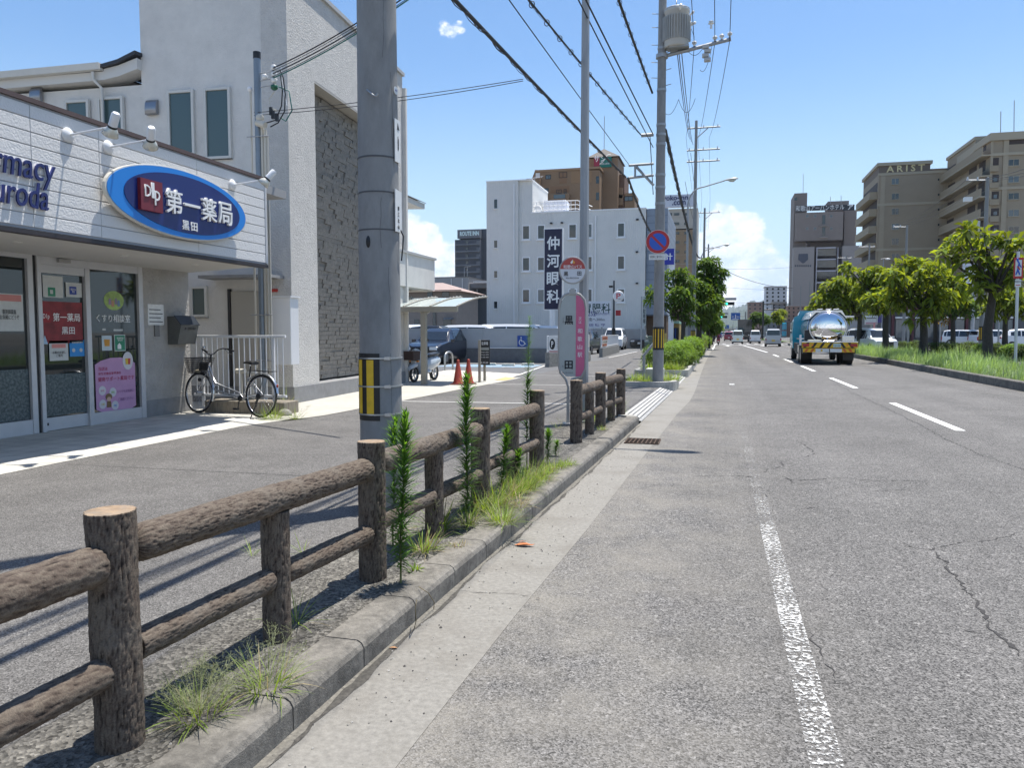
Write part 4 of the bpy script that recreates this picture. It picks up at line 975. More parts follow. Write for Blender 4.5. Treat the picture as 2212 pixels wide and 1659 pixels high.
M_SID=siding()
M_PLAST=mat('rough_plaster',(.52,.50,.47),.9,var=.10,scale=5,bump=.10,bscale=15)
M_PLINTH=mat('grey_plinth',(.25,.25,.25),.85,var=.12,scale=6,dirt=(.16,.155,.15),dirtscale=2,dirtamt=.5)
M_GL=glass('shop_glass',(.018,.024,.024))
FX=-7.35; F0,F1=-1.5,11.5; ZB,ZT=2.66,4.13
t=thing('pharmacy','single storey pharmacy with white boarded fascia over glass doors','shop',(-9.5,8,.11))
# fascia: boards with grooves between, panel joints, end board, trims
b=MB()
cuts=[F0,1.4,4.2,5.55,6.95,7.92,9.75,F1]; rows=9; hh=(ZT-.06-ZB-.07)/rows
for k in range(rows):
    z0=ZB+.07+hh*k
    for y0,y1 in zip(cuts,cuts[1:]): b.box((FX-.04,y0+.003,z0+.006),(FX,y1-.003,z0+hh-.006))
b.each('fascia_board',M_SID,t,.004,1)
MB().box((FX-.09,F0,ZB+.05),(FX-.012,F1-.01,ZT-.03)).build('fascia_backing',mat('groove_shadow',(.36,.37,.40),.8),t)
MB().box((FX-.16,F0,ZT-.04),(FX+.025,F1+.02,ZT+.01)).build('top_trim',M_BROWN,t)
MB().box((FX-.10,F0,ZB-.01),(FX+.018,F1+.015,ZB+.04)).build('bottom_trim',mat('bottom_trim_dark',(.035,.028,.03),.5),t)
MB().prism([(FX-.10,F1-.005),(FX+.012,F1-.005),(FX+.012,F1+.01),(-9.62,12.42),(-9.75,12.42)],ZT-ZB-.06,Matrix.Translation((0,0,ZB+.05))).build('end_fascia',M_SID,t)
MB().box((FX-.005,F1-.035,ZB+.06),(FX+.01,F1+.012,ZT-.04)).build('corner_trim',M_ALUW,t)
sf=MB().prism([(-9.7,F0),(FX-.02,F0),(FX-.02,F1-.02),(-9.52,12.32),(-9.7,12.32)],.05,Matrix.Translation((0,0,ZB+.02))).build('soffit',M_SOFF,t)
b=MB()
for y in (7.6,9.35,10.9): b.cyl((-8.3,y,ZB+.008),(-8.3,y,ZB+.021),.055,.055,16)
b.each('downlight',mat('downlight',(.75,.74,.70),.4),sf)
MB().box((-13.5,F0,ZT-.2),(FX-.1,12.3,ZT-.06)).build('roof',M_ROOFM,t)
# shopfront
WX=-9.5
MB().box((WX-.15,11.09,.4),(WX,12.28,ZB+.02)).build('plaster_wall',M_PLAST,t)
MB().box((WX-.15,11.09,.10),(WX+.006,12.29,.40)).build('plinth',M_PLINTH,t)
MB().box((-13.5,12.10,.10),(WX-.15,12.28,3.9)).build('side_wall',M_PLAST,t)
MB().box((-13.4,F0,.10),(-13.2,12.2,3.9)).build('back_wall',M_PLAST,t); MB().box((-13.2,F0,.10),(WX-.15,F0+.2,3.9)).build('side_wall',M_PLAST,t); MB().box((-13.2,F0+.01,2.7),(FX-.12,F0+.19,4.0)).build('end_gable',M_SID,t)
def panel(y0,y1,z0,z1,x,name,m,th=.02,parent=t): return MB().box((x-th,y0,z0),(x,y1,z1)).build(name,m,parent)
fr=MB()
for a,c in ((8.83,8.92),(8.99,9.06)): fr.box((WX-.08,a,.11),(WX+.01,c,2.72))
fr.box((WX-.08,9.06,2.56),(WX+.005,11.03,2.68)); fr.box((WX-.06,9.06,2.44),(WX-.005,9.88,2.56)); fr.box((WX-.08,9.86,.11),(WX+.012,9.95,2.56)); fr.box((WX-.08,10.99,.11),(WX+.012,11.09,2.68)); fr.box((WX-.07,9.95,.11),(WX,10.99,.30)); fr.box((WX-.07,F0,.11),(WX,8.83,.32)); fr.box((WX-.05,F0,2.62),(WX+.01,8.83,2.70))
fr.each('door_frame',M_ALUW,t,.004,1)
MB().box((WX-.07,8.925,.11),(WX-.02,8.985,2.70)).build('frame_gap',M_DARK,t)
dr=panel(9.06,9.86,.31,2.44,WX-.05,'glass_door',M_GL); MB().box((WX-.075,9.06,.12),(WX-.03,9.86,.31)).build('door_rail',M_ALUW,dr); MB().box((WX-.028,9.075,.20),(WX-.02,9.115,.24)).build('door_lock',M_DARK,dr)
gb=panel(9.95,10.99,.30,2.56,WX-.04,'side_window',M_GL); ga=panel(F0,8.83,.32,2.62,WX-.04,'shop_window',M_GL)
MB().box((WX,9.34,2.61),(WX+.05,9.56,2.665)).build('door_sensor',M_ALU,t,.006)
# things seen inside through the glass are printed sheets stuck to it
fx=lambda y,z,d=0:frame((WX-.03+d,y,z),(0,1,0),Z)
def sticker(p,y,z,w,h,m,d=.0,name='sticker',par=None): return MB().prism([(-w/2,-h/2),(w/2,-h/2),(w/2,h/2),(-w/2,h/2)],.002,fx(y,z,d-.0085)).build(name,m,p)
M_PAPER=mat('poster_paper',(.55,.56,.54),.6,var=.06,scale=20); M_RD=mat('poster_red',(.22,.02,.025),.5,var=.4,scale=6); M_GRN=mat('sticker_green',(.02,.22,.12),.5); M_BLU=mat('sticker_blue',(.03,.25,.60),.5); M_NAVY=mat('sticker_navy',(.02,.05,.30),.5)
tt=lambda s,w,h,y,z,m,p,d=.0,bo=.01,sh=0:text(s,w,h,fx(y,z,d+.004-.008),m,'lettering',p,.001,bo,shear=sh)
s=sticker(dr,9.30,2.25,.36,.32,M_PAPER); sticker(s,9.27,2.17,.13,.13,M_GRN,.003); sticker(s,9.265,2.17,.05,.06,M_PAPER,.006,'sticker_mark')
s=sticker(dr,9.68,2.22,.30,.22,M_PAPER); sticker(s,9.66,2.21,.13,.12,M_NAVY,.003); tt('処方せん\n受付',.10,.07,9.66,2.21,M_WTXT,s,.007)
s=sticker(dr,9.45,1.72,.74,.62,M_RD,0,'red_poster')
sticker(s,9.15,1.80,.16,.16,mat('badge_red',(.30,.012,.02),.5),.003); tt('D1p',.11,.09,9.15,1.80,M_WTXT,s,.007,0)
tt('第一薬局',.50,.125,9.52,1.80,M_WTXT,s,.004,.006); tt('黒田',.24,.11,9.54,1.60,M_WTXT,s,.004,.006)
s=sticker(dr,9.36,1.30,.34,.30,M_PAPER); sticker(s,9.36,1.37,.25,.06,mat('pink_print',(.65,.25,.22),.6),.003,'printed_block'); tt('お薬のお渡し\nご案内',.24,.09,9.36,1.25,M_CAPT,s,.003,0)
s=sticker(dr,9.70,1.33,.28,.25,M_BLU); tt('感染対策実施中',.2,.03,9.70,1.42,M_WTXT,s,.003,0)
for yy in (9.63,9.77): MB().prism([(.03*math.cos(k*.524),.03*math.sin(k*.524)) for k in range(12)],.002,fx(yy,1.30,-.004)).build('printed_dot',M_PAPER,s)
MB().prism([(-.05,-.06),(.05,-.06),(0,.07)],.002,fx(9.12,1.46,-.007)).build('sticker',mat('pale_blue_mark',(.35,.5,.65),.5),dr)
# round meadow sticker with plain figures, wording, labels
s=MB().prism([(.215*math.cos(k*.2618),.155*math.sin(k*.2618)) for k in range(24)],.002,fx(10.48,2.09,-.0085)).build('round_sticker',mat('sticker_meadow',(.30,.42,.12),.5,var=.4,scale=9),gb)
for k,(dy,dz,c) in enumerate(((-.09,.0,(.30,.2,.35)),(-.03,-.03,(.5,.25,.15)),(.04,.01,(.25,.2,.3)),(.1,-.02,(.15,.25,.4)))):
    MB().prism([(-.03,-.06),(.03,-.06),(.02,.04),(-.02,.04)],.002,fx(10.48+dy,2.08+dz,-.004)).build('printed_patch',mat('patch_%d'%k,c,.6),s)
tt('くすり相談室',.72,.125,10.46,1.80,M_WTXT,gb,0,.005)
sticker(gb,10.25,1.62,.07,.03,M_PAPER); sticker(gb,10.55,1.61,.20,.03,M_PAPER)
s=sticker(gb,10.30,1.40,.21,.24,mat('sticker_pale',(.50,.58,.62),.5)); MB().prism([(-.05,-.06),(.05,-.06),(.06,.05),(-.06,.05)],.002,fx(10.30,1.41,-.004)).build('printed_patch',mat('patch_orange',(.6,.28,.04),.6),s)
s=sticker(gb,10.58,1.40,.24,.27,mat('sticker_frame_white',(.6,.62,.6),.5)); sticker(s,10.58,1.40,.215,.245,M_GRN,.0025,'sticker_face'); MB().prism([(-.05,-.06),(.03,-.06),(.03,.0),(-.01,.04),(-.05,0)],.002,fx(10.57,1.36,-.002)).build('printed_house',M_WTXT,s); tt('健康相談\n受付中',.15,.07,10.58,1.46,M_WTXT,s,.004,0)
sp=MB().prism([(-.43,-.36),(-.30,-.41),(-.1,-.45),(.1,-.45),(.3,-.41),(.43,-.36),(.43,.36),(.32,.41),(.12,.46),(-.1,.46),(-.3,.42),(-.43,.36)],.006,fx(10.46,.70,-.005)).build('pink_board',mat('pink_board',(.52,.29,.47),.55,var=.05,scale=6),gb)
MB().prism([(.115*math.cos(k*.2618),.15*math.sin(k*.2618)) for k in range(24)],.003,fx(10.73,1.10,.0015)).build('badge_panel',mat('board_white',(.62,.60,.62),.5),sp)
MB().prism([(-.05,-.05),(.0,-.05),(.0,.05),(-.06,.05)],.002,fx(10.73,1.09,.005)).build('printed_patch',mat('patch_yellow',(.65,.45,.05),.5),sp); MB().prism([(.0,-.05),(.05,-.05),(.06,.05),(.0,.05)],.002,fx(10.73,1.09,.005)).build('printed_patch',mat('patch_red',(.5,.06,.04),.5),sp)
M_DRED=mat('board_crimson',(.40,.02,.08),.5); M_PUR=mat('board_purple',(.24,.10,.26),.5)
tt('当店は',.19,.06,10.19,.99,M_DRED,sp,.008,.006); tt('厚生労働省基準適合',.48,.045,10.33,.91,M_DRED,sp,.008,0); tt('健康サポート薬局です',.78,.075,10.47,.82,M_DRED,sp,.008,.006)
tt('いつでもお気軽に',.36,.05,10.66,.60,M_PUR,sp,.008,0); tt('ご相談ください',.34,.05,10.66,.47,M_PUR,sp,.008,0)
for yy,zz_,c,s_ in ((10.16,.64,(.6,.22,.30),'在宅'),(10.38,.60,(.25,.5,.12),'検査'),(10.16,.42,(.6,.5,.12),'介護'),(10.42,.38,(.2,.35,.6),'薬')):
    MB().prism([(.075*math.cos(k*.393),.075*math.sin(k*.393)) for k in range(16)],.002,fx(yy,zz_,.002)).build('printed_dot',mat('board_white',(.62,.60,.62),.5),sp); tt(s_,.07,.035,yy,zz_,mat('dot_'+s_,c,.5),sp,.010,.01)
b=MB(); b.prism([(.07*math.cos(k*.393),.055*math.sin(k*.393)+.03) for k in range(16)],.002,fx(10.29,.50,.004)); b.prism([(-.05,-.16),(.05,-.16),(.04,-.06),(-.04,-.06)],.002,fx(10.29,.52,.004)); b.each('printed_nurse',mat('patch_brown',(.20,.12,.05),.6),sp)
MB().prism([(.045*math.cos(k*.393),.035*math.sin(k*.393)) for k in range(16)],.002,fx(10.29,.495,.006)).build('printed_face',mat('print_skin',(.62,.40,.30),.6),sp)
# frosted film on lower glass
m=bpy.data.materials.new('frost_film'); m.use_nodes=True; nt=m.node_tree; N=nt.nodes; L=nt.links; bb=N['Principled BSDF']; bb.inputs['Roughness'].default_value=.35
tc=N.new('ShaderNodeTexCoord'); t1=N.new('ShaderNodeTexNoise'); t1.inputs['Scale'].default_value=28; t1.inputs['Detail'].default_value=8; L.new(tc.outputs['Object'],t1.inputs['Vector'])
rr=N.new('ShaderNodeValToRGB'); rr.color_ramp.elements[0].position=.38; rr.color_ramp.elements[0].color=(.035,.055,.06,1); rr.color_ramp.elements[1].position=.68; rr.color_ramp.elements[1].color=(.13,.17,.18,1); L.new(t1.outputs[0],rr.inputs[0]); L.new(rr.outputs[0],bb.inputs['Base Color'])
for y0,y1,p in ((9.07,9.85,dr),(9.96,10.98,gb),(F0,8.82,ga)): MB().box((WX-.0435,y0,.33),(WX-.0385,y1,.95 if p is not ga else 1.05)).build('frosted_film',m,p) if p is not gb else None
s=sticker(ga,8.55,1.85,.45,.52,M_PAPER); sticker(s,8.55,2.05,.40,.09,mat('poster_stripe',(.55,.22,.20),.6),.003,'printed_block'); tt('薬剤師募集\nお気軽にどうぞ',.3,.14,8.55,1.82,M_CAPT,s,.003,0)
# fascia letters, oval sign
ff=lambda y,z,d=0:frame((FX+d,y,z),(0,1,0),Z)
M_LET=mat('letter_blue',(.014,.02,.12),.35); M_LETS=mat('letter_edge',(.55,.55,.58),.4)
lt=lambda s,w,h,y,z,m,d,dep,bo,sh:text(s,w,h,ff(y,z,d),m,'fascia_letters',t,dep,bo,3,sh)
lt('Pharmacy',1.25,.38,6.60,3.35,M_LET,.028,.02,.002,.18); lt('Kuroda',.86,.29,6.68,3.08,M_LET,.028,.02,.002,.18)
lt('Pharmacy',1.25,.38,6.60,3.35,M_LETS,.002,.024,.004,.18); lt('Kuroda',.86,.29,6.68,3.08,M_LETS,.002,.024,.004,.18)
ov=thing('oval_sign','oval blue pharmacy sign with dark centre mounted on the white fascia','sign',(FX,9.3,3.36))
el=lambda a,c,n=56:[(a*math.cos(2*math.pi*k/n),c*math.sin(2*math.pi*k/n)) for k in range(n)]
OC=ff(9.31,3.35)
MB().prism(el(1.45,.475),.05,OC@Matrix.Translation((0,0,.07))).build('sign_box',mat('sign_cream',(.60,.57,.50),.5),ov,.008)
MB().prism(el(1.42,.455),.008,OC@Matrix.Translation((.0,0,.1205))).build('outer_oval',mat('sign_azure',(.015,.22,.66),.4),ov)
MB().prism([(x+.05,y-.0) for x,y in el(1.20,.39)],.008,OC@Matrix.Translation((0,0,.129))).build('inner_oval',mat('sign_navy',(.008,.02,.135),.35),ov)
sq=MB().prism([(-.20,-.20),(.20,-.20),(.20,.20),(-.20,.20)],.05,OC@Matrix.Translation((-.72,.0,.1375))).build('red_square',mat('sign_maroon',(.17,.018,.03),.45),ov)
ot=lambda s,w,h,x,y,z,p=ov,bo=.03,dep=.035,sh=0:text(s,w,h,OC@Matrix.Translation((x,y,z)),M_WTXT,'sign_letter',p,dep,bo,2,sh)
ot('D',.11,.15,-.80,.05,.188,sq,0,.012); ot('1',.05,.20,-.71,.07,.188,sq,0,.012); ot('p',.10,.19,-.63,-.02,.188,sq,0,.012)
for k,ch in enumerate('第一薬局'): ot(ch,.33,.33 if ch!='一' else .035,-.27+.375*k,.0,.138,bo=.008)
ot('黒',.14,.13,-.02,-.285,.138,ov,.01,.012); ot('田',.13,.12,.16,-.285,.138,ov,.01,.012)
# arm spotlights
M_WENAM=mat('white_enamel',(.74,.74,.74),.3)
def spot(y,z,aim,label):
    s=thing('sign_spotlight',label,'spotlight',(FX,y,z),0,'spotlights on arms along the fascia top')
    MB().lathe([(.085,0),(.085,.012),(.07,.03),(.025,.045),(0,.047)],ff(y,z,.003),20).build('wall_plate',M_WENAM,s)
    p=Vector((FX+.04,y,z)); q=Vector((FX+.62,y+.02,z+.06)); MB().tube([p,q],.013,8).build('arm',M_WENAM,s)
    d=Vector((-.55,aim,-.75)).normalized(); T=frame(q+Z*.01,d.orthogonal(),d.cross(d.orthogonal())); 
    MB().lathe([(.035,-.16),(.048,-.14),(.048,-.02),(.05,0)],T,16).build('lamp_body',M_WENAM,s); MB().lathe([(.052,.0),(.052,.025)],T,16).build('black_collar',M_BLACK,s)
    MB().lathe([(.05,.025),(.072,.06),(.092,.12),(.09,.121),(.06,.07)],T,20).build('reflector',mat('reflector',(.62,.60,.52),.25,.3),s)
    MB().tube([q,q+Vector((.03,.03,.1)),q-d*.1+Vector((.0,.03,.05)),q-d*.12],.007,5).build('flex',M_CABLE,s)
spot(7.45,3.86,.25,'spotlight left of the oval sign, nearest the script letters'); spot(8.06,3.86,.55,'spotlight above the left end of the oval sign'); spot(10.58,3.86,-.3,'spotlight at the right end of the white fascia')
# wall things by the door
s=thing('letter_box','slanted grey steel letter box on the plaster wall by the shop door','letter box',(WX,11.95,1.6))
M_MB=mat('letterbox_grey',(.13,.135,.13),.45,.3,var=.1,scale=8); T=Matrix.Translation((WX,11.72,1.36))
sec=lambda y:[Vector((WX,y,1.36)),Vector((WX+.20,y,1.36)),Vector((WX+.29,y,1.72)),Vector((WX+.16,y,1.86)),Vector((WX,y,1.86))]
MB().loft([sec(11.68),sec(12.16)]).build('box_body',M_MB,s,.006); MB().add([(WX+.303,11.66,1.71),(WX+.303,12.18,1.71),(WX+.165,12.18,1.875),(WX+.165,11.66,1.875),(WX+.295,11.66,1.70),(WX+.295,12.18,1.70),(WX+.155,12.18,1.865),(WX+.155,11.66,1.865)],[(0,1,2,3),(4,7,6,5),(0,4,5,1),(1,5,6,2),(2,6,7,3),(3,7,4,0)]).build('lid',mat('lid_dark',(.05,.06,.075),.3,.4),s)
text('第一薬局 黒田',.30,.045,frame((WX+.2785,11.93,1.64),(0,1,0),(.24,0,1)),M_CAPT,'box_letters',s,.001,.02)
s=thing('wall_notice','white printed notice sheet in a frame on the plaster wall','notice',(WX,11.38,1.88)); MB().box((WX,11.19,1.70),(WX+.012,11.58,2.06)).build('sheet',M_WPL,s); b=MB()
for k in range(4): b.box((WX+.0125,11.22,1.75+.07*k),(WX+.014,11.55-.05*(k%2),1.765+.07*k))
b.each('printed_line',M_CAPT,s)
s=MB().box((WX,11.335,1.50),(WX+.03,11.45,1.70)).build('intercom',mat('intercom_grey',(.20,.195,.19),.4,.2),None,.006); tag(s,'small grey intercom plate beside the letter box','intercom')
# shop interior hints: floor, counter, dim back so glass keeps depth -> kept opaque dark glass

# ================================================================ GREY RENDERED HOUSE BEHIND
M_REND=mat('grey_render',(.66,.64,.60),.9,var=.06,scale=3,bump=.012,bscale=48,dirt=(.50,.49,.47),dirtscale=1.2,dirtamt=.4)
M_REND2=mat('grey_render_coarse',(.58,.56,.525),.9,var=.08,scale=5,bump=.03,bscale=26,dirt=(.45,.44,.42),dirtscale=2,dirtamt=.4)
M_WF=mat('window_frame_pale',(.58,.57,.53),.5,var=.04,scale=5)
M_WG=glass('window_glass_frosted',(.06,.095,.095),.12)
M_BLIND=mat('window_inner_pale',(.17,.20,.20),.5)
RH=Matrix.Translation((-8.43,14.05,0))@Matrix.Rotation(R(3.3),4,'Z')      # house frame: x along the left face (negative = left), y along the right face
t=thing('grey_house','tall grey rendered house with a recessed stone panel, behind the pharmacy','house',(-8.43,14.05,.1))
HZ=8.84; L1=6.75
MB().box((-3.32,.02,.45),(-.562,L1,HZ),0,RH).build('main_wall',M_REND,t)
# right face built around the recess
b=MB()
for a,c in (((-.56,.0,.45),(0,1.20,HZ)),((-.56,5.5,.45),(0,L1,HZ)),((-.56,1.20,6.98),(0,5.5,HZ))): b.box(a,c,0,RH)
b.each('front_wall',M_REND2,t)
MB().box((-3.34,-.006,.08),(.025,L1,.45),0,RH).build('plinth',M_PLINTH,t)
MB().box((-3.40,-.05,HZ),(.06,L1+.05,HZ+.09),0,RH).build('roof_edge',mat('roof_edge',(.42,.42,.41),.6),t)
# split-face stone panel: courses of uneven stones
b=MB(); rg=random.Random(11); z=.50
while z<6.97:
    h=.10; y=1.22-rg.random()*.3
    while y<5.48:
        w=rg.uniform(.18,.42); d=rg.uniform(.0,.055); y0=max(1.215,y); y1=min(5.485,y+w-.006)
        if y1-y0>.03 and z+h<6.97:
            x=-.36+d; p=[(x-.02,y0,z+.003),(x-.012,y1,z+.003),(x,y1,z+h-.003),(x+.004,y0,z+h-.003)]
            q=[(x-.08,yy,zz_) for _,yy,zz_ in p]
            b.add([RH@Vector(v) for v in p+q],[(0,1,2,3),(1,5,6,2),(3,2,6,7),(0,4,5,1),(0,3,7,4)])
        y+=w
    z+=h
MB().box((-.52,1.2,.45),(-.43,5.5,6.98),0,RH).build('panel_backing',M_DARK,t)
o=b.build('stone_panel',mat('split_stone',(.245,.23,.205),.9,var=.22,scale=9,bump=.01,bscale=50),t)
MB().box((-.5,1.203,6.93),(-.002,5.497,6.978),0,RH).build('recess_head',mat('recess_head',(.42,.40,.36),.8),t)
HL=lambda u,v,off=0:None
def house_win(u0,v0,u1,v1,name='window',blind=True):
    """framed casement on the left face between two photo corners"""
    n=RH.to_3x3()@Vector((0,-1,0)); o=RH.translation
    def hit(u,v):
        d=px_dir(u,v); k=(o-Vector((0,0,CAMH))).dot(n)/d.dot(n); return RH.inverted()@(Vector((0,0,CAMH))+d*k)
    a=hit(u0,v0); c=hit(u1,v1); x0,x1,z0,z1=min(a.x,c.x),max(a.x,c.x),min(a.z,c.z),max(a.z,c.z)
    f=MB(); w=.055
    for p,q in (((x0,-.05,z0),(x0+w,.03,z1)),((x1-w,-.05,z0),(x1,.03,z1)),((x0+w,-.05,z0),(x1-w,.03,z0+w)),((x0+w,-.05,z1-w),(x1-w,.03,z1))): f.box(p,q,0,RH)
    fo=f.build(name,M_WF,t,.004,1)
    MB().box((x0+w,-.012,z0+w),(x1-w,.0,z1-w),0,RH).build('pane',M_WG,fo)
    MB().box((x0-.012,-.035,z0-.012),(x1+.012,-.004,z0-.001),0,RH).build('sill',M_DARK,fo)
    return fo
for q in ((362,197,423,335),(441,191,502,342),(213,211,270,300),(141,218,196,300),(412,618,450,685)): house_win(*q)
def hood(u,v,s=1):
    n=RH.to_3x3()@Vector((0,-1,0)); o=RH.translation; d=px_dir(u,v); k=(o-Vector((0,0,CAMH))).dot(n)/d.dot(n); p=RH.inverted()@(Vector((0,0,CAMH))+d*k)
    prof=[(0,-.16),(.10,-.16),(.11,-.05),(.095,.06),(.05,.13),(0,.15)]
    secs=[[RH@(p+Vector((x,-yy*(1 if abs(x)<.1 else .8),zz_))) for yy,zz_ in prof] for x in (-.13,-.11,0,.11,.13)]
    MB().loft(secs,0,True).build('vent_hood',mat('hood_steel',(.30,.31,.33),.3,.7),t)
hood(330,231); hood(81,204)
# left wing with gutter and curved roof edge
MB().box((-9.0,.05,.45),(-3.32,5,6.75),0,RH).build('left_wing_wall',M_REND,t)
b=MB(); b.loft([[RH@Vector((x,-.26,6.98+dz)),RH@Vector((x,-.14,6.98+dz)),RH@Vector((x,-.14,7.11+dz)),RH@Vector((x,-.28,7.11+dz))] for x,dz in ((-9,-.0),(-4.1,.05))]); b.build('gutter',M_WF,t)
b=MB(); b.loft([[RH@Vector((x,-.13,6.80+dz)),RH@Vector((x,.3,6.80+dz)),RH@Vector((x,.3,7.02+dz)),RH@Vector((x,-.13,7.02+dz))] for x,dz in ((-9,0),(-4.1,.05),(-3.75,.10),(-3.30,.22))]); b.build('eave_board',mat('eave_white',(.6,.59,.56),.6),t)
b=MB(); b.loft([[RH@Vector((x,-.22,7.04+dz)),RH@Vector((x,3,7.3+dz)),RH@Vector((x,3,7.36+dz)),RH@Vector((x,-.22,7.11+dz))] for x,dz in ((-4.15,.02),(-3.7,.10),(-3.28,.25))]); b.build('dark_roof_edge',mat('roof_tile_dark',(.03,.033,.04),.5),t)
b=MB(); b.loft([[RH@Vector((x,-.14,7.02)),RH@Vector((x,3,7.2)),RH@Vector((x,3,7.25)),RH@Vector((x,-.14,7.07))] for x in (-9,-4.1)]); b.build('roof',mat('roof_tile_dark',(.03,.033,.04),.5),t)
b=MB(); b.tube([RH@Vector(p) for p in ((-4.3,-.20,7.0),(-4.3,-.20,6.85),(-4.2,-.08,6.70),(-4.2,-.08,.5))],.035,8); b.build('downpipe',M_WF,t)
# back door, canopy over it
MB().box((-1.35,-.03,.45),(-.52,.02,2.42),0,RH).build('back_door',mat('back_door',(.36,.34,.30),.6),t,.006)
MB().box((-1.42,-.045,.45),(-1.36,.02,2.47),0,RH).build('door_jamb',M_DARK,t); MB().box((-.52,-.045,2.40),(-.30,.02,2.46),0,RH).build('red_plate',mat('plate_red',(.45,.04,.03),.5),t)
MB().box((-1.75,-.55,2.66),(-.15,0,2.72),0,RH).build('door_canopy',M_PLINTH,t)
# right-hand end: projecting cap, low flat-roofed wing
MB().box((-.28,L1-.02,.1),(.10,L1+.10,8.5),0,RH).build('end_pilaster',M_REND,t)
wg=thing('clinic_porch','low flat roofed grey wing with a deep canopy beyond the grey house','building',(-9,21,.1))
a=atX(857,543,-8.8); c=atX(938,567,-8.8)
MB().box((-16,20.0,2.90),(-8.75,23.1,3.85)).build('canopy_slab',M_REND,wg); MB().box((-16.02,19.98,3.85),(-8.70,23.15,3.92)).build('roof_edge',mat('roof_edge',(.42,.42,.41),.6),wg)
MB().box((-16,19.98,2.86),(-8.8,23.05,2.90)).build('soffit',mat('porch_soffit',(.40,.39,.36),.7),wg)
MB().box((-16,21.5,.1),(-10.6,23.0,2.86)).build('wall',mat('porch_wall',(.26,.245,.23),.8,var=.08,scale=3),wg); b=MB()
b.box((-11.2,21.46,.1),(-10.75,21.5,2.3)); b.build('door',M_DARK,wg); MB().box((-9.15,19.99,2.80),(-8.98,20.1,2.87)).build('dome_light',M_WENAM,wg)
ev=thing('eave_piece','small white eave end of a roof poking out beyond the concrete pole','roof',tuple(atY(866,410,21.6)))
p=atY(857,408,21.6); q=atY(880,424,21.6); MB().add([(p.x-1,21.5,p.z+.15),(q.x,21.6,q.z),(q.x,21.6,q.z-.16),(p.x-1,21.5,p.z-.35),(p.x-1,23,p.z+.15),(q.x,23,q.z),(q.x,23,q.z-.16),(p.x-1,23,p.z-.35)],[(0,3,2,1),(4,5,6,7),(0,1,5,4),(1,2,6,5),(2,3,7,6)]).build('eave_board',M_WF,ev)
MB().add([(p.x-1,21.45,p.z+.19),(q.x+.04,21.55,q.z+.03),(q.x+.04,23,q.z+.03),(p.x-1,23,p.z+.19),(p.x-1,21.45,p.z+.152),(q.x+.04,21.55,q.z+.003),(q.x+.04,23,q.z+.003),(p.x-1,23,p.z+.152)],[(0,1,2,3),(0,4,5,1),(1,5,6,2)]).build('roof_sheet',M_PLINTH,ev)

# ================================================================ SERVICE POLE, METER CABINET, RAILING, STEP
s=thing('service_pole','slim bluish steel service pole with conduits and insulators behind the fascia','service pole',(-8.30,12.8,.3))
SP=Vector((-8.30,12.8,0)); MB().cyl(SP+Z*.2,SP+Z*6.62,.065,.065,16).build('shaft',mat('bluish_steel',(.20,.235,.27),.45,.5,var=.08,scale=6),s); MB().cyl(SP+Z*6.6,SP+Z*6.72,.07,.07,16).build('cap',M_BLACK,s)
M_COND=mat('conduit_cream',(.52,.49,.42),.55)
for dx,r,zt in ((-.13,.02,6.0),(.095,.028,5.45),(.16,.03,5.3),(.205,.018,5.2)): MB().cyl(SP+Vector((dx,-.03,.9)),SP+Vector((dx,-.03,zt)),r,r,8).build('conduit',M_COND,s)
b=MB(); b.ball(SP+Vector((-.13,-.05,6.05)),.05,8,6); b.each('conduit_head',M_WENAM,s)
b=MB(); b.cyl(SP+Vector((.05,-.1,5.42)),SP+Vector((.22,-.12,5.35)),.07,.06,10); b.ball(SP+Vector((.1,-.1,5.5)),.075,10,6); b.build('junction_head',M_COND,s)
b=MB()
for z in (5.18,1.9,1.05): b.tube([SP+Vector((-.2,-.07,z)),SP+Vector((.26,-.07,z))],.012,5)
b.each('strap',M_GALV,s)
b=MB()
for k,z in enumerate((6.35,6.22,6.10)): b.tube([SP+Vector((.06,0,z-.02)),SP+Vector((.36,-.02,z))],.012,5)
b.tube([SP+Vector((.34,-.02,6.0)),SP+Vector((.34,-.02,6.5))],.012,5); b.build('insulator_rack',M_GALV,s)
b=MB()
for z in (6.40,6.28,6.17): b.lathe([(.03,-.04),(.055,-.02),(.05,.0),(.06,.03),(.03,.05)],Matrix.Translation(SP+Vector((.36,-.02,z))),10)
b.lathe([(.03,-.04),(.055,-.02),(.05,.0),(.06,.03),(.03,.05)],Matrix.Translation(SP+Vector((.17,-.02,6.25))),10); b.each('insulator',M_CERAM,s)
MB().lathe([(.03,-.05),(.065,-.02),(.065,.03),(.03,.05)],Matrix.Translation(SP+Vector((.36,-.02,6.05))),10).build('green_insulator',mat('green_glaze',(.01,.10,.05),.3),s)
for i,(pts,m) in enumerate((([(.5,-.03,6.33),(.56,-.04,6.2),(.60,-.05,5.9),(.58,-.05,5.6),(.45,-.06,5.4),(.3,-.08,5.33)],M_CABLE),([(.5,-.03,6.25),(.54,-.04,6.0),(.52,-.05,5.7),(.40,-.06,5.45),(.22,-.1,5.4)],M_CABLE),([(.46,-.03,6.05),(.68,-.05,5.95),(.74,-.06,5.6),(.60,-.05,5.42),(.48,-.04,5.5)],mat('cable_green',(.02,.13,.11),.5)),([(.36,-.02,5.98),(.26,-.04,5.85),(.3,-.05,5.68),(.42,-.05,5.62)],M_COND),([(.5,-.02,6.4),(.53,-.03,6.1),(.62,-.04,5.7)],M_WENAM))):
    q=[SP+Vector(p) for p in pts]; sm=[]
    for a,c in zip(q,q[1:]): sm+= [a.lerp(c,f) for f in (0,.5)]
    MB().tube(sm+[q[-1]],.012,5).build('cable_loop',m,s)
b=MB()
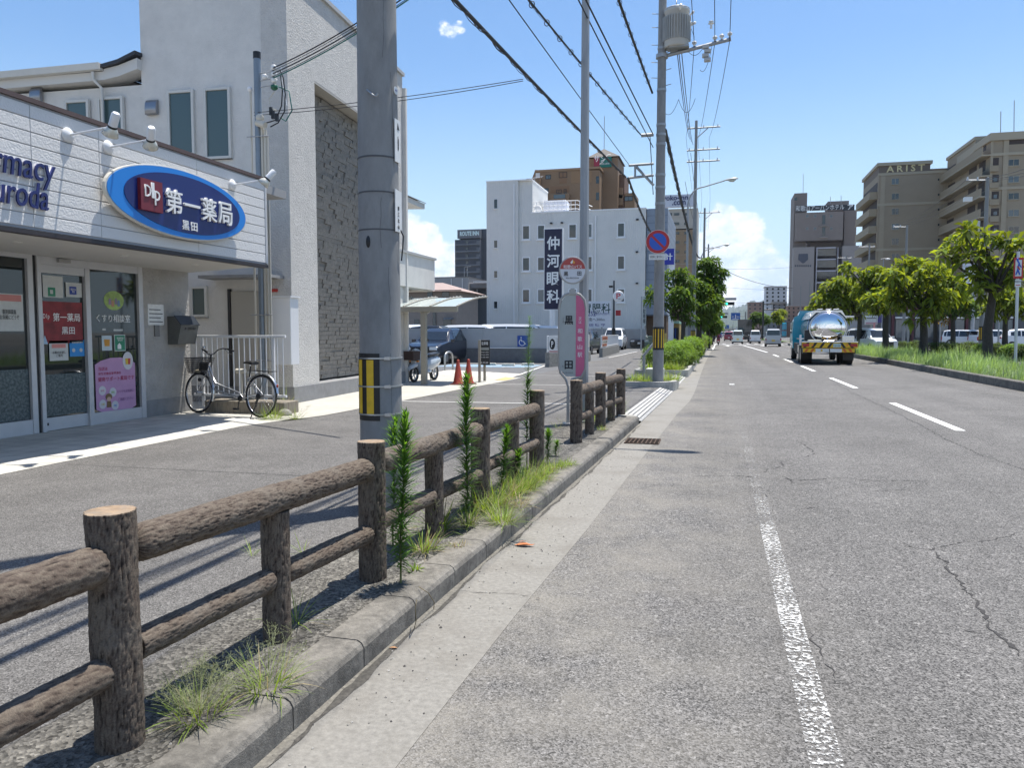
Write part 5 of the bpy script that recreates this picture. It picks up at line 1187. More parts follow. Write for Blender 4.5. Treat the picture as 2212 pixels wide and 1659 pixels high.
for d in ((.34,-.05,5.55),(.42,-.05,5.5),(.3,-.05,5.62)): b.cbox(SP+Vector(d),(.05,.05,.14))
b.each('cable_clamp',M_BLACK,s)
s=thing('meter_cabinet','tall white meter cabinet on the house wall beside the steel service pole','cabinet',(-8.2,13.3,.9)); b=MB().box((-8.42,13.15,.95),(-7.92,13.45,2.24)); b.build('cabinet_box',M_WENAM,s,.01); MB().box((-8.45,13.12,2.24),(-7.89,13.48,2.27)).build('cabinet_lid',M_WENAM,s)
RY=12.25
s=thing('white_railing','white steel railing with upright bars on the concrete step','railing',(-8.45,RY,.4))
xl,xr=atY(417,728,RY).x,atY(617,733,RY).x; zt=atY(500,727,RY).z; zb=.42
MB().cbox(((xl+xr)/2,RY,zt),(xr-xl,.05,.05)).build('top_rail',M_WENAM,s,.008); MB().cbox(((xl+xr)/2,RY,zb),(xr-xl,.045,.045)).build('bottom_rail',M_WENAM,s,.006)
b=MB(); n=17
for k in range(n): x=xl+.06+(xr-xl-.12)*k/(n-1); b.cyl((x,RY,zb),(x,RY,zt),.011,.011,8)
b.each('bar',M_WENAM,s)
b=MB()
for f in (.10,.87): x=xl+(xr-xl)*f; b.cbox((x,RY,(zt+.2)/2),(.045,.045,zt-.2))
b.each('post',M_WENAM,s)
st=MB(); st.box((xl+.35,12.06,.10),(xr+.06,12.55,.33)); o=st.build('concrete_step',mat('stained_step',(.24,.21,.165),.9,var=.2,scale=12,dirt=(.10,.07,.045),dirtscale=5,dirtamt=.9,bstretch=(3,3,.5)),None,.012); tag(o,'rust stained concrete step carrying the white railing','step')
rk=MB(); rk.ball((xr+.12,11.98,.13),(.13,.12,.10),9,6); o=rk.build('broken_stone',mat('rough_stone',(.25,.24,.21),.95,var=.25,scale=14,bump=.02,bscale=20)); tag(o,'rough broken stone at the corner of the concrete step','stone')
pc=MB()
for dx in (.75,1.0): pc.cyl((xl+dx,12.6,.3),(xl+dx,12.6,.85-.2*(dx-.75)),.03,.03,8); pc.cyl((xl+dx-.09,12.6,.85-.2*(dx-.75)),(xl+dx+.10,12.6,.85-.2*(dx-.75)),.045,.045,8)
o=pc.each('gas_pipe',M_COND)
for i,q in enumerate(o):
    q['category']='pipe'; q['label']=['gas pipe piece behind the white railing, left upright','capped pipe top behind the white railing, left','gas pipe piece behind the white railing, right upright','capped pipe top behind the white railing, right'][i%4]
tuft(gnd(590,905,.11),.28,.26,150,41,'bright grass clump at the corner of the concrete step behind the bicycle',4,.1)
tuft(gnd(640,905,.11),.15,.22,50,42,'thin grass clump on the pale paving right of the step',6,.2)
tuft(gnd(618,880,.11),.16,.45,40,43,'tall drooping grass against the concrete step side',10,.3)

# ================================================================ BICYCLE
BF=gnd(428,893,.109); BR=gnd(562,903,.109)
def bicycle():
    t=thing('bicycle','silver city bicycle with black front basket leaning by the white railing','bicycle',(BF+BR)/2)
    ax=(BR-BF).normalized(); WB=(BR-BF).length; nrm=Vector((-ax.y,ax.x,0)); lean=R(5)
    up=(Z*math.cos(lean)+nrm*math.sin(lean)).normalized()
    K=1.12; P=lambda x,z,y=0: BF+ax*x+up*z*K+nrm*y*1.0         # x from front hub backwards, z up, y away from the camera
    r=.335
    M_TY=mat('tyre_black',(.015,.015,.016),.8); M_CHR=mat('bike_silver',(.55,.56,.58),.22,.85); M_SP=mat('spoke_steel',(.5,.5,.52),.3,.9)
    for nm,cx in (('front_wheel',0),('rear_wheel',WB)):
        ring=lambda rr,n=48:[P(cx+K*rr*math.cos(2*math.pi*k/n),r+rr*math.sin(2*math.pi*k/n)) for k in range(n)]
        b=MB(); b.tube(ring(r-.018),.018,8,closed=True); w=b.build(nm,M_TY,t)
        b=MB(); b.tube(ring(r-.042),.011,6,closed=True); b.build('rim',M_CHR,w)
        b=MB()
        for k in range(28):
            a=2*math.pi*k/28; a2=a+(.5 if k%2 else -.5); s_=.025 if k%2 else -.025
            b.tube([P(cx+.02*math.cos(a2),r+.02*math.sin(a2),s_),P(cx+K*(r-.045)*math.cos(a),r+(r-.045)*math.sin(a))],.0016,3,0,False)
        b.build('spokes',M_SP,w)
        b=MB(); b.cyl(P(cx,r,-.05),P(cx,r,.05),.022,.022,12); b.build('hub',M_CHR if cx==0 else M_BLACK,w)
        # mudguard
        a0,a1=((-.15,2.3) if cx==0 else (.15,2.7))
        secs=[]
        for k in range(15):
            a=(a0+(a1-a0)*k/14) if cx else (math.pi-(2.75)+ (a1-a0)*k/14-.75)
            rr=r+.022; c=P(cx+K*rr*math.cos(a),r+rr*math.sin(a)); n2=(c-P(cx,r)).normalized()
            secs.append([c-nrm*.026-n2*.012,c-nrm*.02+n2*.004,c+nrm*.02+n2*.004,c+nrm*.026-n2*.012])
        b=MB(); b.loft(secs,0,True,False,False); b.build('mudguard',M_CHR,t)
    bb=P(WB-.44,.29); head0=P(.155,.60); head1=P(.215,.80) ; seat_t=P(WB-.30,.62)
    head0=P(.20,.66); head1=P(.235,.80)
    b=MB(); b.tube([P(.225,.78),P(.30,.66),P(.42,.50),P(WB-.52,.36),bb],.017,8); b.tube([P(.215,.70),P(.28,.54),P(.40,.40),P(WB-.60,.30),bb],.019,8); b.tube([bb,seat_t],.016,8); b.tube([P(.245,.83),P(.19,.62)],.02,8)
    b.tube([bb+nrm*.04,P(WB,r,.05)],.009,6); b.tube([bb-nrm*.04,P(WB,r,-.05)],.009,6); b.tube([P(WB-.33,.60,.02),P(WB,r,.06)],.008,6); b.tube([P(WB-.33,.60,-.02),P(WB,r,-.06)],.008,6)
    b.build('frame',M_CHR,t)
    b=MB()
    for s_ in (-.045,.045): b.tube([P(.19,.64,s_*.6),P(.13,.55,s_),P(0,r,s_)],.011,6)
    b.build('fork',M_CHR,t)
    M_BK=mat('bike_black',(.012,.012,.013),.45)
    b=MB(); b.tube([P(.245,.82),P(.27,.95)],.014,8); 
    for s_ in (-1,1): b.tube([P(.27,.95),P(.265,.97,.07*s_),P(.27,1.03,.15*s_),P(.30,1.05,.23*s_),P(.38,1.04,.27*s_),P(.50,1.01,.29*s_)],.011,8)
    b.build('handlebar',M_BK,t)
    b=MB()
    for s_ in (-1,1): b.tube([P(.38,1.04,.27*s_),P(.51,1.008,.292*s_)],.017,8)
    b.each('grip',M_BK,t)
    b=MB()
    for s_ in (-1,1): b.tube([P(.33,1.04,.245*s_),P(.38,.99,.26*s_),P(.47,.955,.28*s_)],.006,5)
    b.each('brake_lever',M_CHR,t)
    MB().ball(P(.335,1.075,-.22),.026,10,6).build('bell',M_CHR,t)
    # wire basket
    b=MB(); c0=Vector((-.26,.62)); lo=[(-.19,-.13),(.06,-.13),(.06,.13),(-.19,.13)]; hi=[(-.25,-.18),(.12,-.18),(.12,.18),(-.25,.18)]
    zl,zh=.66,.90
    def bp(f,g):   # perimeter f 0..4 , height g
        i=int(f)%4; w=f-int(f); a=[lo[i],lo[(i+1)%4]]; h=[hi[i],hi[(i+1)%4]]
        l=(a[0][0]+(a[1][0]-a[0][0])*w,a[0][1]+(a[1][1]-a[0][1])*w); u=(h[0][0]+(h[1][0]-h[0][0])*w,h[0][1]+(h[1][1]-h[0][1])*w)
        return P(l[0]+(u[0]-l[0])*g+.03,zl+(zh-zl)*g,l[1]+(u[1]-l[1])*g)
    for k in range(52): b.tube([bp(k*4/52,0),bp(k*4/52,1)],.004,3,0,False)
    for g in (0,.14,.28,.42,.56,.70,.85): b.tube([bp(k/3,g) for k in range(12)],.004,3,closed=True)
    b.tube([bp(k/3,1) for k in range(12)],.007,6,closed=True); b.tube([bp(k/3,0) for k in range(12)],.005,6,closed=True)
    for k in range(9): b.tube([P(-.16+.25*k/8,zl,-.13),P(-.16+.25*k/8,zl,.13)],.002,3,0,False); 
    b.build('basket',M_BK,t)
    MB().add([P(.09,.70,-.1),P(.09,.70,.1),P(.09,.82,.1),P(.09,.82,-.1)],[(0,1,2,3)]).build('basket_stay',M_BK,t)
    b=MB(); b.ball(P(-.02,.685,-.02),(.06,.055,.03),10,6); b.build('crumpled_paper',mat('paper_cream',(.62,.56,.40),.8),t)
    b=MB(); b.ball(P(.06,.55,-.05),(.035,.03,.035),10,6); b.build('front_light',M_BK,t)
    # saddle
    secs=[]
    for x,w,z0,th in ((-.13,.02,.02,.03),(-.06,.035,.025,.045),(.02,.07,.025,.06),(.10,.10,.02,.07),(.15,.085,.015,.05)):
        secs.append([P(WB-.32+x,.82+z0+th*.5*math.sin(2*math.pi*k/10)+(0 if math.sin(2*math.pi*k/10)>0 else -.02*0),w*math.cos(2*math.pi*k/10)) for k in range(10)])
    b=MB(); b.loft(secs,0,True); b.build('saddle',M_BK,t); b=MB(); b.tube([seat_t,P(WB-.285,.79)],.013,8); b.build('seat_post',M_BK,t)
    b=MB(); b.lathe([(.0,-.01),(.05,-.01),(.05,.01),(0,.01)],frame(bb-nrm*.06,ax,up),20); b.tube([bb-nrm*.07,bb-nrm*.08-up*.17-ax*.02],.009,6); b.cbox((0,0,0),(.09,.03,.06),0,frame(bb-nrm*.12-up*.18-ax*.02,ax,up)); b.tube([bb+nrm*.07,bb+nrm*.08+up*.15+ax*.02],.009,6); b.build('crank',M_BK,t)
    b=MB(); b.tube([bb-nrm*.06+up*.05,P(WB,r+.035,-.06)],.005,4); b.tube([bb-nrm*.06-up*.05,P(WB,r-.035,-.06)],.005,4); b.cyl(P(WB,r,-.05),P(WB,r,-.075),.05,.05,14); b.tube([P(WB,r,-.07),P(WB-.06,r-.10,-.06),P(WB-.04,r-.16,-.06)],.010,5); b.build('chain_gear',M_BK,t)
    b=MB()
    for s_ in (-.05,.05): b.tube([P(WB-.25,.725,s_),P(WB+.12,.715,s_),P(WB+.30,.715,s_)],.005,5); b.tube([P(WB+.1,.715,s_),P(WB,r,s_)],.005,5)
    b.build('rear_rack',M_BK,t)
    b=MB(); b.ball(P(WB+.37,.50),(.018,.02,.03),8,6); b.build('rear_reflector',mat('reflector_red',(.35,.04,.02),.3),t)
    b=MB(); b.tube([P(WB+.02,r-.02,-.07),P(WB-.02,.0,-.20)],.009,6); b.tube([P(WB-.02,.0,-.20),P(WB+.06,.0,-.2)],.008,5); b.build('kickstand',M_BK,t)
    b=MB(); b.tube([P(WB-.30,.45,-.02),P(WB-.2,.50,-.02),P(WB-.14,.46,-.02)],.006,4); b.build('ring_lock',M_BK,t)
bicycle()
# ================================================================ VEHICLES: one builder for road cars
M_TYRE=mat('car_tyre',(.018,.018,.018),.8); M_RIM=mat('car_rim',(.42,.43,.45),.3,.8); M_CGL=glass('car_glass',(.012,.018,.025),.02); M_TRIM=mat('car_trim_black',(.012,.012,.013),.4)
M_HEAD=mat('headlamp',(.62,.65,.68),.1); M_TAIL=mat('tail_lamp',(.38,.02,.02),.15); M_AMB=mat('amber_lamp',(.75,.25,.02),.3); M_PLW=mat('plate_white',(.6,.6,.58),.5); M_PLY=mat('plate_yellow',(.68,.45,.03),.5)
def paintm(name,c): return mat(name,c,.28,.0,spec=.5,coat=.8)
PW=paintm('paint_white',(.70,.71,.72)); PSIL=paintm('paint_silver',(.42,.43,.44)); PNAVY=paintm('paint_navy',(.004,.007,.017)); PBLK=paintm('paint_black',(.012,.012,.014)); PBLUE=paintm('paint_blue',(.02,.07,.42)); PTEAL=paintm('paint_teal',(.0,.36,.50)); PGRY=paintm('paint_grey',(.16,.165,.17)); PMINT=paintm('paint_pale_green',(.50,.57,.55)); PRED=paintm('paint_red',(.30,.02,.03))
# profile stations: (x from nose 0..1, top z, half width at top, belt z) as fractions of length/height/width
PROF={
 'suv':[(0,.42,.34,.40),(.02,.50,.40,.46),(.10,.57,.42,.54),(.27,.63,.43,.61),(.40,.90,.34,.62),(.47,.985,.33,.62),(.65,1,.33,.63),(.84,.96,.32,.66),(.95,.72,.36,.68),(.985,.62,.41,.56),(1,.45,.38,.42)],
 'minivan':[(0,.42,.38,.40),(.02,.50,.43,.46),(.07,.56,.44,.54),(.17,.60,.44,.58),(.29,.92,.38,.57),(.35,.985,.37,.56),(.60,1,.37,.56),(.88,.985,.37,.57),(.96,.93,.38,.58),(.99,.60,.44,.56),(1,.42,.42,.40)],
 'van':[(0,.38,.42,.36),(.015,.48,.45,.45),(.05,.54,.46,.52),(.09,.58,.46,.55),(.20,.94,.40,.54),(.25,.985,.39,.54),(.60,1,.39,.54),(.93,.99,.39,.54),(.98,.93,.40,.54),(.995,.56,.46,.52),(1,.36,.45,.34)],
}
def car(kind,loc,rz,dims,paint,label,cat='car',plate=None,group='cars and vans on the road and in the lots',rear_wiper=False,dark=False,belt=None):
    """nose towards local -Y before rotation rz"""
    L_,W_,H_=dims; hw=W_/2; t=thing({'suv':'passenger_car','minivan':'minivan','van':'delivery_van'}[kind],label,cat,loc,rz,group)
    M=Matrix.Translation(Vector(loc))@Matrix.Rotation(rz,4,'Z')
    pf=PROF[kind]; zl=.17*H_/1.7+.05; secs=[]; S=[]
    for i,(fx_,zt,wt,zb_) in enumerate(pf):
        y=-L_/2+L_*fx_; nose=1-.10*(1 if fx_<.01 or fx_>.99 else .35 if fx_<.03 or fx_>.97 else 0)
        zt*=H_; zb_*=H_; wt*=W_; w=hw*nose
        half=[(w*.90,zl),(w*.985,zl+.16),(w,zl+.32 if zl+.32<zb_ else zb_*.9),(w*.975,zb_),(wt+(w*.975-wt)*.12,zb_+(zt-zb_)*.85 if zt>zb_ else zt),(wt*.90,zt)]
        pts=[M@Vector((x,y,z)) for x,z in half]+[M@Vector((-x,y,z)) for x,z in reversed(half)]
        secs.append(pts); S.append((y,half))
    body=MB().loft(secs,0,False).build('body',paint,t,.025,2)
    body.modifiers['bevel'].angle_limit=R(14)
    def lerp3(a,c,f): return a+(c-a)*f
    # side glass between belt and roof, wrapped on the greenhouse
    cab=[i for i,(y,h) in enumerate(S) if h[5][1]-h[3][1]>.12*H_]
    i0,i1=cab[0],cab[-1]
    for s in (1,-1):
        b=MB(); ys=[i for i in range(i0,i1+1)]
        for a,c in zip(ys,ys[1:]):
            q=[]
            for (i,f) in ((a,.06 if a==i0 else .03),(c,-.06 if c==i1 else -.03)):
                y,h=S[i]; y+=(f)*L_*.25
                p3=Vector((h[3][0],y,h[3][1]+.03)); p4=Vector((h[4][0],y,h[4][1]-.02)); q.append((p3,p4))
            o=.006
            P=[q[0][0],q[1][0],q[1][1],q[0][1]]
            b.add([M@Vector((s*(p.x+o),p.y,p.z)) for p in P],[(0,1,2,3) if s>0 else (3,2,1,0)])
        b.build('side_glass',M_CGL,body)
    def cross(ia,ib,fa,fb,name,m,inset=.10):
        (ya,ha),(yb,hb)=S[ia],S[ib]; top=lambda y,h:Vector((h[5][0],y,h[5][1]))
        # front/rear glass lies over the sloping top between two stations
        a,c=top(ya,ha),top(yb,hb); d=(c-a); n=Vector((0,-d.z,d.y)); n=n if n.y*(1 if yb<0 else 1) else n
        n=Vector((0,-d.z,d.y)).normalized()
        if n.z<0: n=-n
        p=a.lerp(c,fa); q=a.lerp(c,fb)
        MB().add([M@(Vector((x*k,v.y,v.z))+n*.012) for v,k,x in ((p,1+inset*.4,p.x),(p,-1-inset*.4,p.x),(q,-1-inset*.1,q.x),(q,1+inset*.1,q.x))],[(0,1,2,3)]).build(name,m,body)
    wi={'suv':(3,4),'minivan':(3,4),'van':(3,4)}[kind]; cross(wi[0],wi[1],.08,.94,'windscreen',M_CGL)
    ri={'suv':(7,8),'minivan':(8,9),'van':(8,9)}[kind]; cross(ri[0],ri[1],.06,.86 if kind=='suv' else .78,'rear_window',M_CGL)
    bx=lambda x0,y0,z0,x1,y1,z1,n,m,p=body:MB().box((x0,y0,z0),(x1,y1,z1),0,M).build(n,m,p)
    y0,y1=-L_/2,L_/2
    zh=S[1][1][5][1]
    for s in (1,-1):
        a,c=sorted((s*hw*.52,s*hw*.90)); bx(a,y0-.012,zh-.17,c,y0+.05,zh-.03,'headlight',M_HEAD)
        if kind=='suv': a,c=sorted((s*hw*.55,s*hw*.96)); bx(a,y1-.07,.52*H_,c,y1+.012,.60*H_,'tail_light',M_TAIL)
        else: a,c=sorted((s*hw*.86,s*hw*.985)); bx(a,y1-.05,.34*H_,c,y1+.02,.56*H_ if kind=='minivan' else .46*H_,'tail_light',M_TAIL)
        a,c=sorted((s*hw*1.0,s*hw*1.20)); ym=S[wi[0]][0]+.16; bx(a,ym-.05,.60*H_,c,ym+.05,.60*H_+.14,'mirror',paint if not dark else M_TRIM)
    bx(-hw*.52,y0-.014,zl+.18,hw*.52,y0+.05,zh-.08,'grille',M_TRIM); bx(-hw*.86,y0-.004,zl-.02,hw*.86,y0+.12,zl+.10,'front_bumper',M_TRIM); bx(-hw*.9,y1-.12,zl-.02,hw*.9,y1+.02,zl+.12,'rear_bumper',M_TRIM)
    for yy,sg in ((y0-.018,-1),(y1+.022,1)):
        z=zl+.22 if sg<0 else .30*H_; p=bx(-.165,min(yy,yy-.004*sg),z,.165,max(yy,yy-.004*sg),z+.165,'number_plate',plate or M_PLW)
    wr=.19*H_/1.7+.13; wr=min(.34,wr)
    for fy in (.19,.80):
        for s in (1,-1):
            c=Vector((s*hw*.86,y0+L_*fy,wr)); x0=s*(hw-.20); x1=s*(hw+.005)
            w=MB().cyl(M@Vector((x0,c.y,wr)),M@Vector((x1,c.y,wr)),wr,wr,20).build('wheel',M_TYRE,t)
            MB().cyl(M@Vector((x1,c.y,wr)),M@Vector((x1+s*.006,c.y,wr)),wr*.66,wr*.6,14).build('rim',M_RIM,w)
            MB().cyl(M@Vector((s*(hw-.16),c.y,wr)),M@Vector((s*(hw-.001),c.y,wr)),wr*1.14,wr*1.14,20).build('wheel_arch',M_TRIM,body)
    return t,M
PI=math.pi
# ---- parked on the left
car('suv',(-13.02,35.2,.1),R(-4),(4.72,1.84,1.69),PNAVY,'dark blue parked car facing out of the lot behind the cycle shelter','car')
car('minivan',(-16.3,34.5,.1),R(0),(3.4,1.48,1.75),PW,'white small van partly hidden behind the concrete pole, beside the blue car','van')
for i,(u,lab,h) in enumerate(((1022,'white van roof behind the grey wall, right of the blue car',1.94),(1108,'white van behind the grey wall under the wheelchair sign',1.98),(1156,'white van behind the grey wall, left of the navy signboard',1.9))):
    p=far(u,716,46); car('van' if i else 'minivan',(p.x,p.y+1,.1),R(88),(4.7,1.7,h),PW,lab,'van')
p=far(952,716,44); car('suv',(p.x,p.y,.1),R(86),(4.6,1.8,1.86),PBLK,'black car roof just showing over the dark blue car','car')
p=far(880,716,46); car('minivan',(p.x,p.y,.1),R(0),(4.4,1.7,1.95),PW,'white van far left behind the grey wall, seen left of the shelter post','van')
car('suv',(-9.05,52.6,.1),R(-3),(4.6,1.82,1.72),PBLK,'black car parked by the stomach clinic board, nose towards the camera','car')
car('minivan',(-8.75,67.2,.1),R(2),(4.7,1.72,1.88),PW,'white minivan parked facing out below the round parking sign','van')
car('suv',(-7.2,72.5,.1),R(6),(4.5,1.75,1.6),PBLK,'dark car half hidden behind the white minivan','car')
# ---- traffic ahead, seen from behind (nose away)
car('van',(atY(1669,740,92).x,92.0,0),PI+R(-2),(4.7,1.69,1.99),PSIL,'silver van driving away left of the tanker truck','van',M_PLY)
car('van',(2.45,111,0),PI,(3.4,1.48,1.90),PMINT,'pale green small van driving away in the left lane','van',M_PLY)
car('van',(5.0,117,0),PI,(3.4,1.48,1.90),PW,'white small van driving away between the green van and the silver van','van',M_PLW)
car('minivan',(1.75,152,0),PI,(4.4,1.7,1.8),PRED,'dark red car far ahead beside the pale green van','car')
car('minivan',(-.2,215,0),PI,(4.4,1.7,1.75),PBLUE,'blue car far ahead just past the motorbike','car')
car('van',(1.3,260,0),PI,(4.4,1.7,1.9),PW,'white van farthest ahead down the road','van')
car('van',(2.9,158,0),PI,(4.7,1.7,1.95),PW,'white van half hidden between the pale green van and the black truck','van')
car('minivan',(12.6,122,0),0,(3.4,1.48,1.72),PBLUE,'bright blue small car coming towards the camera, left of the tanker cab','car',M_PLY)
car('suv',(12.0,131,0),0,(4.5,1.75,1.6),PGRY,'grey car behind the bright blue oncoming car','car')
# ---- far right, parked
for (u,d,rz,k,lab,pm) in ((2085,90,R(60),'minivan','white minivan parked in front of the maroon shopfront, left one of two',PW),(2142,88,R(110),'minivan','white minivan parked in front of the maroon shopfront, right one of two',PW),(2222,70,R(80),'suv','white car at the right edge of the picture beyond the grass',PW),(1880,58,R(20),'minivan','pale blue white car nosing out behind the grass near the tanker',PW)):
    p=far(u,735,d); car(k,(p.x,p.y,.05),rz,(4.6,1.75,1.85),pm,lab,'car')

# ---- black box truck ahead
def boxtruck():
    p=Vector((4.0,131,0)); t=thing('box_truck','black box truck driving away between the two small vans','truck',p,0); b=lambda a,c,n,m:MB().box(tuple(p+Vector(a)),tuple(p+Vector(c))).build(n,m,t,.03)
    b((-1.1,0,.9),(1.1,6,3.7),'cargo_box',PBLK); b((-1.0,6.1,.6),(1.0,7.7,2.5),'cab',PW); b((-1.1,.02,.45),(1.1,.3,.85),'rear_frame',M_TRIM)
    for x in (-.85,.85):
        for y in (1.2,6.9): MB().cyl(tuple(p+Vector((x-.15,y,.45))),tuple(p+Vector((x+.15,y,.45))),.45,.45,16).build('wheel',M_TYRE,t)
    for x in (-.9,.75): MB().box(tuple(p+Vector((x,-.01,.55))),tuple(p+Vector((x+.18,.03,.7)))).build('tail_light',M_TAIL,t)
boxtruck()
# ---- milk tanker
def tanker():
    rz=R(-1.5); o=gnd(1785,786.5,0); o=Vector((5.12,39.6,0)); t=thing('tanker_truck','teal cabbed tanker truck with a mirror polished round tank end and hazard striped bumper','truck',o,rz)
    M=Matrix.Translation(o)@Matrix.Rotation(rz,4,'Z'); bx=lambda a,c,n,m,p=t,bv=.012:MB().box(a,c,0,M).build(n,m,p,bv)
    M_STEEL=mat('mirror_steel',(.78,.78,.79),.035,1.0); M_ST2=mat('brushed_steel',(.58,.58,.59),.22,.95); M_CH=mat('chassis_grey',(.03,.03,.032),.6)
    TZ,TR=1.80,.80
    # tank: slightly elliptical barrel with domed rear end
    def ring(y,r): return [M@Vector((r*1.05*math.cos(2*PI*k/40),y,TZ+r*math.sin(2*PI*k/40))) for k in range(40)]
    b=MB(); b.loft([ring(1.0,TR),ring(7.0,TR),ring(7.25,TR*.7),ring(7.3,.01)],0,True,True,False); tk=b.build('tank',M_ST2,t)
    b=MB(); b.loft([ring(1.0,TR*.985),ring(.90,TR*.94),ring(.83,TR*.82),ring(.78,TR*.62),ring(.755,TR*.38),ring(.745,TR*.15),ring(.744,.005)],0,True,True,False); b.build('tank_end',M_STEEL,tk)
    b=MB(); b.tube(ring(.98,TR*1.01),.035,8,closed=True); b.build('end_rim',M_ST2,tk)
    b=MB(); b.loft([[M@Vector((x,y,z)) for x,z in ((-.85,TZ+.45),(-.62,TZ+.86),(.62,TZ+.86),(.85,TZ+.45),(.55,TZ+.75),(-.55,TZ+.75))] for y in (1.0,6.9)]); b.build('catwalk',M_ST2,tk)
    for s in (-.5,-.1,.25): MB().tube([M@Vector((s,1.2,TZ+.90)),M@Vector((s+.25,1.2,TZ+.92))],.03,6).build('catwalk_rail',M_WENAM,tk)
    bx((-1.22,1.3,1.22),(-.66,4.2,1.28),'side_shelf',M_ST2); bx((.75,1.5,TZ+.52),(1.25,6.8,TZ+.60),'side_canopy',M_ST2)
    b=MB(); b.tube([M@Vector(p) for p in ((-.98,1.5,1.25),(-.78,1.6,TZ+.62),(-.72,2.2,TZ+.72))],.03,6); b.tube([M@Vector(p) for p in ((-.92,1.9,1.25),(-.72,2.0,TZ+.62))],.03,6)
    for k in range(4): b.tube([M@Vector((-.97+.045*k,1.52+.02*k,1.35+.22*k)),M@Vector((-.91+.045*k,1.92+.02*k,1.35+.22*k))],.02,5)
    b.build('ladder',M_ST2,t)
    # cab
    cab=MB().loft([[M@Vector((x,y,z)) for x,z in ((-1.2,.65),(1.2,.65),(1.23,1.6),(1.16,2.35+dz),(.9,2.48+dz),(-.9,2.48+dz),(-1.16,2.35+dz),(-1.23,1.6))] for y,dz in ((7.7,.1),(8.3,.05),(9.7,-.15))]).build('cab',PTEAL,t,.04)
    MB().loft([[M@Vector((x,y,z)) for x,z in ((-.95,2.5),(.95,2.5),(.85,2.50+h),(-.85,2.50+h))] for y,h in ((7.75,.32),(8.4,.28),(9.3,.02))]).build('wind_deflector',PTEAL,cab,.03)
    for s in (-1,1):
        bx(*( (min(s*1.225,s*1.24),8.6,1.55),(max(s*1.225,s*1.24),9.4,2.2)),'side_window',M_CGL,cab,0)
        b=MB(); b.tube([M@Vector((s*1.2,9.5,2.2)),M@Vector((s*1.55,9.6,2.1)),M@Vector((s*1.55,9.6,1.5))],.02,5); m=b.build('mirror_arm',M_TRIM,cab)
        MB().cbox((s*1.58,9.6,1.95),(.26,.08,.42),0,M).build('mirror',PTEAL,m,.04); MB().cbox((s*1.58,9.6,1.5),(.26,.08,.30),0,M).build('mirror',PTEAL,m,.04)
    # chassis, bumper with hazard stripes
    bx((-.45,.3,.72),(.45,9.3,.95),'chassis',M_CH); bx((-1.18,.2,.55),(-1.0,7.2,1.0),'side_guard',M_CH); bx((1.0,.2,.55),(1.18,7.2,1.0),'side_guard',M_CH)
    bx((-1.2,2.6,.45),(-.75,5.6,.98),'side_tank',M_CH); bx((-1.22,2.4,.55),(-1.18,3.4,.95),'tool_grid',M_ST2)
    def striped(z0,z1,x0,x1,y,m0,m1,name,n,w,sl,skip):
        s=bx((x0,y,z0),(x1,y+.06,z1),name,m0)
        h=z1-z0-.03
        for k in range(n):
            xx=x0+.06+(x1-x0)*k/n
            if skip[0]<xx-x0<skip[1]: continue
            sg=1 if xx<(x0+x1)/2 else -1
            P=[(xx,0),(xx+w,0),(xx+w+sl*sg,h),(xx+sl*sg,h)]
            if min(p[0] for p in P)<x0+.01 or max(p[0] for p in P)>x1-.01: continue
            MB().prism(P,.004,M@Matrix(((1,0,0,0),(0,0,-1,y-.0005),(0,1,0,z0+.015),(0,0,0,1)))).build('hazard_stripe',m1,s)
        return s
    top=striped(.83,1.10,-1.25,1.25,0,M_YEL,M_BLACK,'upper_bumper',7,.13,.16,(1.2,1.75))
    bx((-1.26,-.01,1.10),(1.26,.10,1.14),'bumper_cap',M_WENAM)
    low=striped(.62,.80,-1.20,1.12,.01,M_YEL,mat('hazard_orange',(.55,.12,.02),.5),'lower_bumper',9,.12,.10,(.55,1.75)); MB().box((-.62,-.001,.625),(.55,.008,.795),0,M).build('pale_panel',M_WPL,low); MB().box((-.02,-.006,.63),(.02,-.001,.79),0,M).build('panel_gap',M_BLACK,low)
    MB().prism([(.05*math.cos(k*.524),.05*math.sin(k*.524)) for k in range(12)],.003,M@Matrix(((1,0,0,-.35),(0,0,-1,-.003),(0,1,0,.71),(0,0,0,1)))).build('round_sticker',M_YEL,low)
    for s in (-1,1): MB().box((min(s*.92,s*1.22),-.03,.90),(max(s*.92,s*1.22),-.001,1.04),0,M).build('tail_light',M_TAIL,top); MB().cyl(M@Vector((s*.78,-.03,.97)),M@Vector((s*.78,-.001,.97)),.05,.05,12).build('reverse_light',M_AMB,top)
    pl=MB().box((.16,-.02,.86),(.50,-.002,1.05),0,M).build('number_plate',mat('plate_green',(.45,.55,.52),.5),top); T=M@Matrix(((1,0,0,.33),(0,0,-1,-.021),(0,1,0,.93),(0,0,0,1))); text('10-20',.28,.07,T,mat('plate_ink',(.02,.10,.06),.5),'plate_letters',pl,.001,.0)
    # pump gear between bumper and tank
    bx((-.95,.15,1.0),(-.35,.7,1.22),'pump_box',mat('gear_pale',(.45,.46,.40),.5,.2),t,.03); b=MB(); b.cyl(M@Vector((-.25,.3,1.12)),M@Vector((.2,.3,1.12)),.07,.07,12); b.tube([M@Vector(p) for p in ((0,.3,1.12),(0,.45,1.05),(0,.7,.95))],.06,8); b.build('outlet_valve',M_ST2,t)
    bx((.55,.1,1.14),(1.1,.6,1.42),'hose_box',M_ST2,t,.02); bx((-1.05,1.0,1.0),(-.55,1.3,1.7),'pipe_rack',M_CH,t,.02); bx((-1.36,.05,.95),(-1.27,.15,1.45),'guide_post',M_WENAM,t,.01)
